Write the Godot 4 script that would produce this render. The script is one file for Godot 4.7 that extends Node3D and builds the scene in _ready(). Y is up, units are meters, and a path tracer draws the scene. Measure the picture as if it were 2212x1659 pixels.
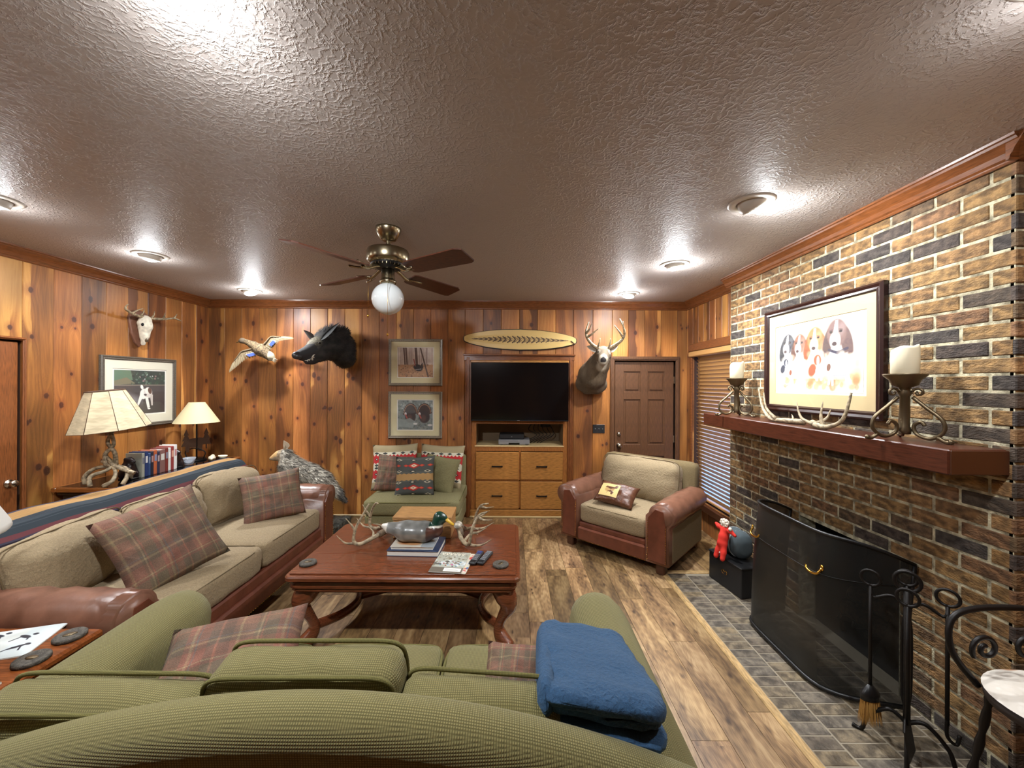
extends Node3D
# A wood-panelled hunting den. Units are metres; the camera stands at x = z = 0 and looks along -z.

const CEIL := 2.732
const ZB := -4.958      # back wall
const XL := -3.872      # left wall
const XR := 2.24        # right wall
const ZF := 1.7         # wall behind the camera
const BX := 2.117       # face of the brick chimney breast
const BZ0 := -3.768
const BZ1 := -1.633

var M := {}
var T := {}
var used := {}
var rng := RandomNumberGenerator.new()
var nz := FastNoiseLite.new()


func _ready() -> void:
	rng.seed = 7
	nz.seed = 3
	nz.noise_type = FastNoiseLite.TYPE_SIMPLEX_SMOOTH
	nz.frequency = 1.0
	nz.fractal_type = FastNoiseLite.FRACTAL_NONE
	setup_view()
	make_textures()
	make_materials()
	build_room()
	build_lights()
	build_back_wall_things()
	build_left_side()
	build_middle()
	build_fire_side()
	build_sofa_green()


func setup_view() -> void:
	var cam := Camera3D.new()
	cam.name = "camera"
	cam.fov = 89.28
	cam.near = 0.05
	cam.far = 60.0
	cam.position = Vector3(0, 1.69, 0)
	cam.rotation_degrees = Vector3(0, 0, 0.3)
	add_child(cam)
	var env := Environment.new()
	env.background_mode = Environment.BG_SKY
	var sky := Sky.new()
	var ps := ProceduralSkyMaterial.new()
	ps.sky_top_color = Color(0.40, 0.55, 0.85)
	ps.sky_horizon_color = Color(0.66, 0.78, 0.95)
	ps.ground_horizon_color = Color(0.55, 0.66, 0.82)
	ps.ground_bottom_color = Color(0.30, 0.36, 0.46)
	ps.sun_angle_max = 0.0
	sky.sky_material = ps
	env.sky = sky
	env.background_energy_multiplier = 7.0
	env.tonemap_mode = Environment.TONE_MAPPER_LINEAR
	env.tonemap_exposure = 1.12
	env.sdfgi_enabled = true
	env.ssao_enabled = true
	env.ssil_enabled = true
	var we := WorldEnvironment.new()
	we.name = "environment"
	we.environment = env
	add_child(we)


# ---------------------------------------------------------------- nodes

func numbered(called: String) -> String:
	if not used.has(called):
		used[called] = 0
		return called
	used[called] += 1
	return "%s_%03d" % [called, used[called]]


func tag(o: Node, label := "", category := "", group := "") -> Node:
	if label: o.set_meta("label", label)
	if category: o.set_meta("category", category)
	if group: o.set_meta("group", group)
	return o


func thing(called: String, label: String, category: String, at := Vector3.ZERO, turn := 0.0, group := "") -> Node3D:
	var o := Node3D.new()
	o.name = numbered(called)
	add_child(o)
	o.position = at
	o.rotation_degrees.y = turn
	tag(o, label, category, group)
	return o


func setting(called: String, label: String) -> Node3D:
	var o := Node3D.new()
	o.name = called
	add_child(o)
	o.set_meta("kind", "structure")
	o.set_meta("label", label)
	o.set_meta("category", called.split("_")[0])
	return o


func part(mb, called: String, mat: Material, parent: Node, label := "") -> MeshInstance3D:
	var o := MeshInstance3D.new()
	o.name = called
	o.mesh = mb.done() if mb is MB else mb
	o.material_override = null
	for i in o.mesh.get_surface_count():
		o.set_surface_override_material(i, mat)
	parent.add_child(o, true)
	if label: o.set_meta("label", label)
	return o


func one(mb, called: String, mat: Material, label: String, category: String, at := Vector3.ZERO, turn := 0.0, group := "") -> MeshInstance3D:
	var o := MeshInstance3D.new()
	o.name = numbered(called)
	o.mesh = mb.done() if mb is MB else mb
	for i in o.mesh.get_surface_count():
		o.set_surface_override_material(i, mat)
	add_child(o)
	o.position = at
	o.rotation_degrees.y = turn
	tag(o, label, category, group)
	return o


# ---------------------------------------------------------------- mesh builder

class MB:
	var st := SurfaceTool.new()
	var x := Transform3D.IDENTITY
	var n := 0

	func _init() -> void:
		st.begin(Mesh.PRIMITIVE_TRIANGLES)
		st.set_smooth_group(-1)
		st.set_color(Color.WHITE)
		st.set_uv(Vector2.ZERO)

	func smooth(on: bool, g := 0) -> MB:
		st.set_smooth_group(g if on else -1)
		return self

	func col(c: Color) -> MB:
		st.set_color(c)
		return self

	func at(p: Vector3, rot := Vector3.ZERO, s := Vector3.ONE) -> MB:
		x = Transform3D(Basis.from_euler(rot * PI / 180.0).scaled_local(s), p)
		return self

	func done() -> ArrayMesh:
		if n == 0:
			tri(Vector3.ZERO, Vector3.ZERO, Vector3.ZERO)
		st.generate_normals()
		return st.commit()

	# corners run counterclockwise seen from outside
	func tri(a: Vector3, b: Vector3, c: Vector3, ua := Vector2.ZERO, ub := Vector2.ZERO, uc := Vector2.ZERO) -> void:
		n += 1
		st.set_uv(ua); st.add_vertex(x * a)
		st.set_uv(uc); st.add_vertex(x * c)
		st.set_uv(ub); st.add_vertex(x * b)

	func quad(a: Vector3, b: Vector3, c: Vector3, d: Vector3, ua := Vector2(0, 1), ub := Vector2(1, 1), uc := Vector2(1, 0), ud := Vector2(0, 0)) -> void:
		tri(a, b, c, ua, ub, uc)
		tri(a, c, d, ua, uc, ud)

	# a box with chamfered edges
	func box(c: Vector3, s: Vector3, bev := 0.0) -> MB:
		var h := s * 0.5
		bev = minf(bev, minf(h.x, minf(h.y, h.z)) * 0.9)
		var i := h - Vector3.ONE * bev
		for ax in 3:
			var a1 := (ax + 1) % 3
			var a2 := (ax + 2) % 3
			for sg in [-1.0, 1.0]:
				var p := []
				for k in [[-1.0, -1.0], [1.0, -1.0], [1.0, 1.0], [-1.0, 1.0]]:
					var v := Vector3.ZERO
					v[ax] = sg * h[ax]
					v[a1] = k[0] * i[a1]
					v[a2] = k[1] * i[a2]
					p.append(c + v)
				if sg > 0: quad(p[0], p[1], p[2], p[3])
				else: quad(p[3], p[2], p[1], p[0])
		if bev <= 0.0:
			return self
		for ax in 3:   # edges parallel to ax
			var a1 := (ax + 1) % 3
			var a2 := (ax + 2) % 3
			for s1 in [-1.0, 1.0]:
				for s2 in [-1.0, 1.0]:
					var p := []
					for k in [[-1.0, 0], [1.0, 0], [1.0, 1], [-1.0, 1]]:
						var v := Vector3.ZERO
						v[ax] = k[0] * i[ax]
						v[a1] = s1 * (h[a1] if k[1] == 0 else i[a1])
						v[a2] = s2 * (i[a2] if k[1] == 0 else h[a2])
						p.append(c + v)
					if s1 * s2 > 0: quad(p[0], p[1], p[2], p[3])
					else: quad(p[3], p[2], p[1], p[0])
		for sx in [-1.0, 1.0]:
			for sy in [-1.0, 1.0]:
				for sz in [-1.0, 1.0]:
					var a := c + Vector3(sx * h.x, sy * i.y, sz * i.z)
					var b := c + Vector3(sx * i.x, sy * h.y, sz * i.z)
					var d := c + Vector3(sx * i.x, sy * i.y, sz * h.z)
					if sx * sy * sz > 0: tri(a, b, d)
					else: tri(a, d, b)
		return self

	# box by its corners
	func span(a: Vector3, b: Vector3, bev := 0.0) -> MB:
		return box((a + b) * 0.5, (b - a).abs(), bev)

	# rows of points; outside lies to the left of u x v
	func surf(rows: Array, close_v := false, us := 1.0, vs := 1.0, flip := false) -> MB:
		var nr := rows.size()
		for i in nr - 1:
			var r0: PackedVector3Array = rows[i]
			var r1: PackedVector3Array = rows[i + 1]
			var m := r0.size()
			for j in (m if close_v else m - 1):
				var k := (j + 1) % m
				var u0 := us * i / (nr - 1.0)
				var u1 := us * (i + 1) / (nr - 1.0)
				var v0 := vs * j / (m - (0.0 if close_v else 1.0))
				var v1 := vs * (j + 1) / (m - (0.0 if close_v else 1.0))
				if flip:
					quad(r0[j], r0[k], r1[k], r1[j], Vector2(u0, v0), Vector2(u0, v1), Vector2(u1, v1), Vector2(u1, v0))
				else:
					quad(r0[j], r1[j], r1[k], r0[k], Vector2(u0, v0), Vector2(u1, v0), Vector2(u1, v1), Vector2(u0, v1))
		return self

	func cap(r: PackedVector3Array, flip := false) -> MB:
		var c := Vector3.ZERO
		for p in r: c += p
		c /= r.size()
		for j in r.size():
			var k := (j + 1) % r.size()
			if flip: tri(c, r[k], r[j])
			else: tri(c, r[j], r[k])
		return self

	# a tube along points; rad is a number or one radius per point
	func tube(pts, rad, sides := 8, flat := 1.0, caps := true) -> MB:
		var rows := []
		var up := Vector3.UP
		var m: int = pts.size()
		for i in m:
			var t: Vector3 = (pts[mini(i + 1, m - 1)] - pts[maxi(i - 1, 0)]).normalized()
			if i == 0:
				up = Vector3.UP if absf(t.y) < 0.9 else Vector3.RIGHT
			var b := t.cross(up).normalized()
			up = b.cross(t).normalized()
			var r: float = rad if rad is float else rad[i]
			var row := PackedVector3Array()
			for k in sides:
				var a := TAU * k / sides
				row.append(pts[i] + (b * cos(a) + up * sin(a) * flat) * r)
			rows.append(row)
		surf(rows, true, 1.0, 1.0, false)
		if caps:
			cap(rows[0], false)
			cap(rows[m - 1], true)
		return self

	# profile [[radius, height], ...] from bottom to top
	func lathe(prof: Array, seg := 20, sx := 1.0, sz := 1.0) -> MB:
		var rows := []
		for p in prof:
			var row := PackedVector3Array()
			for k in seg:
				var a := TAU * k / seg
				row.append(Vector3(cos(a) * p[0] * sx, p[1], sin(a) * p[0] * sz))
			rows.append(row)
		surf(rows, true, 1.0, 1.0, false)
		return self

	func ball(c: Vector3, r: Vector3, seg := 12) -> MB:
		var rows := []
		var nr := maxi(4, seg / 2)
		for i in nr + 1:
			var a := PI * (float(i) / nr - 0.5)
			var row := PackedVector3Array()
			for k in seg:
				var b := TAU * k / seg
				row.append(c + Vector3(cos(b) * cos(a) * r.x, sin(a) * r.y, sin(b) * cos(a) * r.z))
			rows.append(row)
		return surf(rows, true)

	# an outline in x, y pushed along z from -d/2 to d/2, its front edge chamfered
	func prism(poly: PackedVector2Array, d: float, bev := 0.0, uvs := 1.0) -> MB:
		var p := poly.duplicate()
		var area := 0.0
		for i in p.size():
			area += p[i].cross(p[(i + 1) % p.size()])
		if area < 0: p.reverse()
		var inner := p
		if bev > 0:
			var off := Geometry2D.offset_polygon(p, -bev)
			if off.size() == 1 and off[0].size() == p.size():
				inner = off[0]
				# match the start
				var best := 0
				for k in p.size():
					if inner[k].distance_to(p[0]) < inner[best].distance_to(p[0]): best = k
				var re := PackedVector2Array()
				for k in p.size(): re.append(inner[(best + k) % p.size()])
				inner = re
			else:
				bev = 0.0
		var h := d * 0.5
		var ixs := Geometry2D.triangulate_polygon(inner)
		for i in range(0, ixs.size(), 3):
			var a := inner[ixs[i]]
			var b := inner[ixs[i + 1]]
			var c := inner[ixs[i + 2]]
			if (b - a).cross(c - a) < 0:
				var sw := b
				b = c
				c = sw
			tri(Vector3(a.x, a.y, h), Vector3(b.x, b.y, h), Vector3(c.x, c.y, h), a * uvs, b * uvs, c * uvs)
		ixs = Geometry2D.triangulate_polygon(p)
		for i in range(0, ixs.size(), 3):
			var a := p[ixs[i]]
			var b := p[ixs[i + 1]]
			var c := p[ixs[i + 2]]
			if (b - a).cross(c - a) < 0:
				var sw := b
				b = c
				c = sw
			tri(Vector3(a.x, a.y, -h), Vector3(c.x, c.y, -h), Vector3(b.x, b.y, -h), a * uvs, c * uvs, b * uvs)
		for i in p.size():
			var k := (i + 1) % p.size()
			quad(Vector3(p[i].x, p[i].y, -h), Vector3(p[k].x, p[k].y, -h), Vector3(p[k].x, p[k].y, h - bev), Vector3(p[i].x, p[i].y, h - bev))
			if bev > 0:
				quad(Vector3(p[i].x, p[i].y, h - bev), Vector3(p[k].x, p[k].y, h - bev), Vector3(inner[k].x, inner[k].y, h), Vector3(inner[i].x, inner[i].y, h))
		return self

	# a stuffed box: rounded by r, swollen by puff (per axis), wrinkled by a noise
	func cushion(s: Vector3, r: float, puff := Vector3.ZERO, seg := 10, wr := 0.0, noise: FastNoiseLite = null, seed_at := 0.0) -> MB:
		var h := s * 0.5
		r = minf(r, minf(h.x, minf(h.y, h.z)))
		var inn := h - Vector3.ONE * r
		var ws := []
		for k in seg + 1:
			var w := 2.0 * k / seg - 1.0
			ws.append(sin(w * PI * 0.5) * 0.55 + w * 0.45)
		for ax in 3:
			var a1 := (ax + 1) % 3
			var a2 := (ax + 2) % 3
			for sg in [-1.0, 1.0]:
				var rows := []
				for i in seg + 1:
					var row := PackedVector3Array()
					for j in seg + 1:
						var p := Vector3.ZERO
						p[ax] = sg * h[ax]
						p[a1] = ws[i] * h[a1]
						p[a2] = ws[j] * h[a2]
						var q := p.clamp(-inn, inn)
						var dd := p - q
						if dd.length() > 1e-6:
							q += dd.normalized() * r
						var un := q / h
						var f := Vector3((1 - un.y * un.y) * (1 - un.z * un.z), (1 - un.x * un.x) * (1 - un.z * un.z), (1 - un.x * un.x) * (1 - un.y * un.y))
						q += Vector3(un.x, un.y, un.z) * f * puff
						if wr > 0.0:
							var nn := noise.get_noise_3d(q.x * 6.0 + seed_at, q.y * 9.0, q.z * 6.0) + 0.6 * noise.get_noise_3d(q.x * 17.0, q.y * 20.0 + seed_at, q.z * 17.0)
							q += un.normalized() * nn * wr
						row.append(q)
					rows.append(row)
				surf(rows, false, s[a1], s[a2], sg < 0)
		return self

	# piping round a cushion in the plane across y at height y
	func piping(hx: float, hz: float, r: float, y: float, rad: float, bulge := Vector2.ZERO) -> MB:
		var pts := []
		for k in 41:
			var a := TAU * k / 40.0
			var c := Vector2(cos(a), sin(a))
			var e := Vector2(signf(c.x) * pow(absf(c.x), 0.22) * hx, signf(c.y) * pow(absf(c.y), 0.22) * hz)
			pts.append(Vector3(e.x, y, e.y))
		return tube(pts, rad, 6, 1.0, false)

	# a throw pillow in x, y, thick along z; corners drawn out
	func pillow(w: float, hh: float, t: float, seg := 14, wr := 0.004, noise: FastNoiseLite = null, sd := 0.0) -> MB:
		for sg in [1.0, -1.0]:
			var rows := []
			for i in seg + 1:
				var row := PackedVector3Array()
				for j in seg + 1:
					var u := 2.0 * i / seg - 1.0
					var v := 2.0 * j / seg - 1.0
					var z := pow(maxf(0.0, (1 - u * u) * (1 - v * v)), 0.42) * t * 0.5
					var p := Vector3(u * w * 0.5 * (1.0 - 0.07 * (1 - v * v)), v * hh * 0.5 * (1.0 - 0.07 * (1 - u * u)), sg * z)
					if noise:
						var e := (1 - u * u) * (1 - v * v)
						p.z += wr * e * (noise.get_noise_2d(u * 2.2 + sd, v * 2.2 + sg) + 0.5 * noise.get_noise_2d(u * 6.0, v * 5.0 + sd)) * 2.0
					row.append(p)
				rows.append(row)
			surf(rows, false, 1.0, 1.0, sg < 0)
		return self


# ---------------------------------------------------------------- soft bodies

class Blob:
	var bones := []

	func bone(a: Vector3, b: Vector3, ra: float, rb: float, sq := Vector3.ONE) -> Blob:
		bones.append([a, b, ra, rb, sq])
		return self

	func chain(pts: Array, rad: Array, sq := Vector3.ONE) -> Blob:
		for i in pts.size() - 1:
			bone(pts[i], pts[i + 1], rad[i], rad[i + 1], sq)
		return self

	# -> [points, normals]; writes triangles into mb, coloured by paint(p, normal)
	func net(mb: MB, cell: float, k: float, paint = null) -> Array:
		var lo := Vector3.ONE * 1e9
		var hi := -lo
		for b in bones:
			var m := maxf(b[2], b[3]) * 1.25 + cell * 3
			lo = lo.min(b[0] - Vector3.ONE * m).min(b[1] - Vector3.ONE * m)
			hi = hi.max(b[0] + Vector3.ONE * m).max(b[1] + Vector3.ONE * m)
		var dim := Vector3i(((hi - lo) / cell).ceil()) + Vector3i.ONE
		var nx := dim.x
		var nxy := dim.x * dim.y
		var f := PackedFloat32Array()
		f.resize(nxy * dim.z)
		for b in bones:
			var a0: Vector3 = b[0]
			var ab: Vector3 = b[1] - a0
			var sq: Vector3 = b[4]
			var l2 := maxf(ab.length_squared(), 1e-9)
			var m := maxf(b[2], b[3]) * 1.3 + 3.0 / k
			var mm := Vector3(m, m, m) / sq
			var i0 := Vector3i(((a0.min(b[1]) - mm - lo) / cell).floor()).clamp(Vector3i.ZERO, dim - Vector3i.ONE)
			var i1 := Vector3i(((a0.max(b[1]) + mm - lo) / cell).ceil()).clamp(Vector3i.ZERO, dim - Vector3i.ONE)
			for z in range(i0.z, i1.z + 1):
				for y in range(i0.y, i1.y + 1):
					var at := z * nxy + y * nx
					for xx in range(i0.x, i1.x + 1):
						var p := lo + Vector3(xx, y, z) * cell - a0
						var t := clampf(p.dot(ab) / l2, 0.0, 1.0)
						var d := ((p - ab * t) * sq).length() - lerpf(b[2], b[3], t)
						if d * k < 9.0:
							f[at + xx] += exp(-k * maxf(d, -6.0 / k))
		var ids := {}
		var pts := PackedVector3Array()
		var off := [0, 1, nx, nx + 1, nxy, nxy + 1, nxy + nx, nxy + nx + 1]
		var cor := [Vector3(0, 0, 0), Vector3(1, 0, 0), Vector3(0, 1, 0), Vector3(1, 1, 0), Vector3(0, 0, 1), Vector3(1, 0, 1), Vector3(0, 1, 1), Vector3(1, 1, 1)]
		var edges := [[0, 1], [2, 3], [4, 5], [6, 7], [0, 2], [1, 3], [4, 6], [5, 7], [0, 4], [1, 5], [2, 6], [3, 7]]
		for z in dim.z - 1:
			for y in dim.y - 1:
				for xx in dim.x - 1:
					var at := z * nxy + y * nx + xx
					var c := 0
					for q in 8:
						if f[at + off[q]] > 1.0: c += 1
					if c == 0 or c == 8: continue
					var s := Vector3.ZERO
					var m := 0
					for e in edges:
						var va := f[at + off[e[0]]]
						var vb := f[at + off[e[1]]]
						if (va > 1.0) != (vb > 1.0):
							var la := -log(maxf(va, 1e-6))
							var lb := -log(maxf(vb, 1e-6))
							var t := la / (la - lb)
							s += (cor[e[0]] as Vector3).lerp(cor[e[1]], t)
							m += 1
					ids[at] = pts.size()
					pts.append(lo + (Vector3(xx, y, z) + s / m) * cell)
		var quads := []
		for at in ids:
			for ax in 3:
				var st: int = [1, nx, nxy][ax]
				var s1: int = [nx, nxy, 1][ax]
				var s2: int = [nxy, 1, nx][ax]
				var a: bool = f[at] > 1.0
				var b2: bool = f[at + st] > 1.0
				if a == b2: continue
				var c0 = ids.get(at)
				var c1 = ids.get(at - s1)
				var c2 = ids.get(at - s1 - s2)
				var c3 = ids.get(at - s2)
				if c0 == null or c1 == null or c2 == null or c3 == null: continue
				quads.append([c0, c1, c2, c3] if a else [c0, c3, c2, c1])
		var nor := PackedVector3Array()
		nor.resize(pts.size())
		for q in quads:
			var nn: Vector3 = (pts[q[2]] - pts[q[0]]).cross(pts[q[3]] - pts[q[1]])
			for i in q: nor[i] += nn
		mb.smooth(true)
		var cols := []
		for i in pts.size():
			nor[i] = nor[i].normalized()
			cols.append(paint.call(pts[i], nor[i]) if paint != null else Color.WHITE)
		for q in quads:
			for t in [[0, 2, 1], [0, 3, 2]]:
				for i in t:
					mb.st.set_color(cols[q[i]])
					mb.st.set_uv(Vector2.ZERO)
					mb.st.add_vertex(mb.x * pts[q[i]])
			mb.n += 2
		return [pts, nor]


# short tapered hairs standing on a body
func hairs(mb: MB, body: Array, count: int, length: float, width: float, lie: Callable, paint: Callable) -> void:
	var pts: PackedVector3Array = body[0]
	var nor: PackedVector3Array = body[1]
	mb.smooth(false)
	for i in count:
		var k := rng.randi_range(0, pts.size() - 1)
		var p := pts[k] + Vector3(rng.randfn(), rng.randfn(), rng.randfn()) * 0.004
		var d: Vector3 = lie.call(p, nor[k])
		if d.length() < 0.01: continue
		var l := length * d.length() * rng.randf_range(0.6, 1.3)
		d = (d.normalized() + Vector3(rng.randfn(), rng.randfn(), rng.randfn()) * 0.16).normalized()
		var side := d.cross(nor[k]).normalized() * width * rng.randf_range(0.6, 1.3)
		mb.col(paint.call(p, nor[k]))
		var mid := p + d * l * 0.5 + nor[k] * l * 0.10
		var tip := p + d * l + nor[k] * l * 0.05
		mb.tri(p - side, p + side, mid + side * 0.8)
		mb.tri(p - side, mid + side * 0.8, mid - side * 0.8)
		mb.tri(mid - side * 0.8, mid + side * 0.8, tip)


func curve(pts: Array, steps := 6) -> Array:
	var out := []
	var m := pts.size()
	for i in m - 1:
		var p0: Vector3 = pts[maxi(i - 1, 0)]
		var p3: Vector3 = pts[mini(i + 2, m - 1)]
		for k in steps:
			out.append((pts[i] as Vector3).cubic_interpolate(pts[i + 1], p0, p3, float(k) / steps))
	out.append(pts[m - 1])
	return out


func taper(n: int, a: float, b: float, e := 1.0) -> Array:
	var out := []
	for i in n: out.append(lerpf(a, b, pow(float(i) / (n - 1), e)))
	return out


func v3(a: Array) -> Vector3:
	return Vector3(a[0], a[1], a[2])


func lin(r: float, g: float, b: float) -> Color:
	return Color(r / 255.0, g / 255.0, b / 255.0).srgb_to_linear()


func C(r: float, g: float, b: float) -> Color:
	return Color(r / 255.0, g / 255.0, b / 255.0)


# ---------------------------------------------------------------- textures

func paint_tex(w: int, h: int, fn: Callable, mips := false) -> ImageTexture:
	var bands := 8
	var got := []
	got.resize(bands)
	var work := func(b: int) -> void:
		var y0 := b * h / bands
		var y1 := (b + 1) * h / bands
		var by := PackedByteArray()
		by.resize((y1 - y0) * w * 3)
		var k := 0
		for y in range(y0, y1):
			for x in w:
				var c: Color = fn.call(x, y)
				by[k] = clampi(int(c.r * 255.0), 0, 255)
				by[k + 1] = clampi(int(c.g * 255.0), 0, 255)
				by[k + 2] = clampi(int(c.b * 255.0), 0, 255)
				k += 3
		got[b] = by
	var id := WorkerThreadPool.add_group_task(work, bands)
	WorkerThreadPool.wait_for_group_task_completion(id)
	var all := PackedByteArray()
	for b in got: all.append_array(b)
	return ImageTexture.create_from_image(Image.create_from_data(w, h, false, Image.FORMAT_RGB8, all))


func noise_tex(freq: float, w: int, h: int, cols: Array, sd := 1, oct := 4, kind := FastNoiseLite.TYPE_SIMPLEX_SMOOTH, frac := FastNoiseLite.FRACTAL_FBM, warp := 0.0) -> NoiseTexture2D:
	var n := FastNoiseLite.new()
	n.noise_type = kind
	n.frequency = freq
	n.seed = sd
	n.fractal_type = frac
	n.fractal_octaves = oct
	if warp > 0:
		n.domain_warp_enabled = true
		n.domain_warp_amplitude = warp
		n.domain_warp_frequency = freq * 1.5
	var t := NoiseTexture2D.new()
	t.width = w
	t.height = h
	t.seamless = true
	t.seamless_blend_skirt = 0.3
	t.noise = n
	if cols.size():
		var g := Gradient.new()
		g.offsets = PackedFloat32Array()
		g.colors = PackedColorArray()
		var offs := PackedFloat32Array()
		var cc := PackedColorArray()
		for e in cols:
			offs.append(e[0])
			cc.append(e[1])
		g.offsets = offs
		g.colors = cc
		t.color_ramp = g
	return t


class Pic:
	var im: Image
	var w: int
	var h: int

	func _init(ww: int, hh: int, c: Color) -> void:
		w = ww
		h = hh
		im = Image.create(w, h, false, Image.FORMAT_RGB8)
		im.fill(c)

	func put(x: int, y: int, c: Color, a: float) -> void:
		if x >= 0 and y >= 0 and x < w and y < h and a > 0.0:
			im.set_pixel(x, y, im.get_pixel(x, y).lerp(c, minf(a, 1.0)))

	# coordinates in 0..1 of the width and of the height; radii in widths
	func oval(cx: float, cy: float, rx: float, ry: float, c: Color, rot := 0.0, soft := 0.12, al := 1.0) -> Pic:
		var px := cx * w
		var py := cy * h
		var r := maxf(rx, ry) * w + 2
		var ca := cos(deg_to_rad(rot))
		var sa := sin(deg_to_rad(rot))
		for y in range(int(py - r), int(py + r) + 1):
			for x in range(int(px - r), int(px + r) + 1):
				var dx := (x - px) / w
				var dy := (y - py) / w
				var e := Vector2((dx * ca + dy * sa) / rx, (-dx * sa + dy * ca) / ry).length()
				put(x, y, c, al * clampf((1.0 - e) / soft + 0.5, 0.0, 1.0))
		return self

	func rect(x0: float, y0: float, x1: float, y1: float, c: Color, al := 1.0) -> Pic:
		for y in range(int(y0 * h), int(y1 * h)):
			for x in range(int(x0 * w), int(x1 * w)):
				put(x, y, c, al)
		return self

	func poly(pts: Array, c: Color, al := 1.0) -> Pic:
		var pp := PackedVector2Array()
		var lo := Vector2(1e9, 1e9)
		var hi := -lo
		for i in range(0, pts.size(), 2):
			var q := Vector2(pts[i] * w, pts[i + 1] * h)
			pp.append(q)
			lo = lo.min(q)
			hi = hi.max(q)
		for y in range(int(lo.y), int(hi.y) + 1):
			for x in range(int(lo.x), int(hi.x) + 1):
				if Geometry2D.is_point_in_polygon(Vector2(x + 0.5, y + 0.5), pp):
					put(x, y, c, al)
		return self

	func line(pts: Array, r: float, c: Color, al := 1.0) -> Pic:
		for i in range(0, pts.size() - 2, 2):
			var a := Vector2(pts[i] * w, pts[i + 1] * h)
			var b := Vector2(pts[i + 2] * w, pts[i + 3] * h)
			var m := r * w + 1
			for y in range(int(minf(a.y, b.y) - m), int(maxf(a.y, b.y) + m) + 1):
				for x in range(int(minf(a.x, b.x) - m), int(maxf(a.x, b.x) + m) + 1):
					var q := Geometry2D.get_closest_point_to_segment(Vector2(x, y), a, b)
					put(x, y, c, al * clampf(r * w - q.distance_to(Vector2(x, y)) + 0.5, 0.0, 1.0))
		return self

	func speckle(rg: RandomNumberGenerator, n: int, x0: float, y0: float, x1: float, y1: float, r0: float, r1: float, cols: Array, al := 0.8) -> Pic:
		for i in n:
			var r := rg.randf_range(r0, r1)
			oval(rg.randf_range(x0, x1), rg.randf_range(y0, y1), r, r * rg.randf_range(0.4, 1.0), cols[rg.randi() % cols.size()], rg.randf() * 180, 0.5, al)
		return self

	func tex() -> ImageTexture:
		return ImageTexture.create_from_image(im)


# eight boards side by side, each with its own knots and streaks; grain runs down the picture
func wall_wood() -> ImageTexture:
	var knots := []
	var tone := []
	var r := RandomNumberGenerator.new()
	r.seed = 21
	for b in 8:
		var ks := []
		for k in r.randi_range(4, 8):
			ks.append([r.randf_range(0.03, 0.19), r.randf() * 2.73, r.randf_range(0.009, 0.027), r.randf_range(0.45, 1.2)])
		knots.append(ks)
		tone.append([r.randf_range(-0.1, 0.35), r.randf_range(0, 50), r.randf_range(-0.35, 0.3)])
	var c_lo := C(108, 66, 36)
	var c_mid := C(163, 105, 53)
	var c_hi := C(200, 144, 78)
	var c_kn := C(66, 38, 30)
	var c_halo := C(116, 58, 38)
	return paint_tex(1024, 1024, func(x: int, y: int) -> Color:
		var b := x / 128
		var u := (x % 128) / 128.0 * 0.215
		var v := y / 1024.0 * 2.73
		var tn: Array = tone[b]
		var bend := nz.get_noise_2d(u * 4.0 + tn[1], v * 0.7 + b * 7.0) * 0.018
		var dark := 0.0
		var halo := 0.0
		for k in knots[b]:
			var dy: float = (v - k[1]) * 0.5
			if absf(dy) < 0.09:
				var dx: float = u - k[0]
				var d := sqrt(dx * dx + dy * dy)
				bend += signf(dx) * k[2] * 1.2 * exp(-d * d / (k[2] * k[2] * 7.0))
				var dd: float = sqrt(dx * dx + dy * dy * 2.6 * k[3]) / k[2]
				dd += 0.15 * nz.get_noise_2d(u * 120.0, v * 90.0)
				if dd < 1.0: dark = maxf(dark, clampf((1.0 - dd) * 3.0, 0.0, 1.0) * (0.86 + 0.14 * sin(dd * 18.0)))
				if dd < 2.6: halo = maxf(halo, (2.6 - dd) / 2.6)
		var g := 0.5 + 0.5 * sin((u + bend) * 190.0 + 6.0 * nz.get_noise_2d((u + bend) * 9.0 + tn[1], v * 0.5))
		var fine := nz.get_noise_2d((u + bend) * 420.0, v * 5.0 + tn[1])
		var sap := nz.get_noise_2d((u + bend * 1.6) * 6.0 + tn[1] * 3.0, v * 0.35 + b)
		var k2: float = 0.5 + tn[2] + 0.13 * (g - 0.5) + 0.15 * fine + tn[0] * 0.8 * signf(sap) * clampf(absf(sap) * 9.0, 0.0, 1.0) + 0.22 * sap
		var c := c_lo.lerp(c_mid, clampf(k2 * 2.0, 0.0, 1.0)).lerp(c_hi, clampf(k2 * 2.0 - 1.0, 0.0, 1.0))
		c = c.lerp(c_halo, halo * 0.5)
		c = c.lerp(c_kn, dark * 0.92)
		var patch := nz.get_noise_2d(u * 3.0 + 40.0, v * 1.7 + b * 3.0)
		return c * (1.0 + 0.16 * patch))


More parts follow.
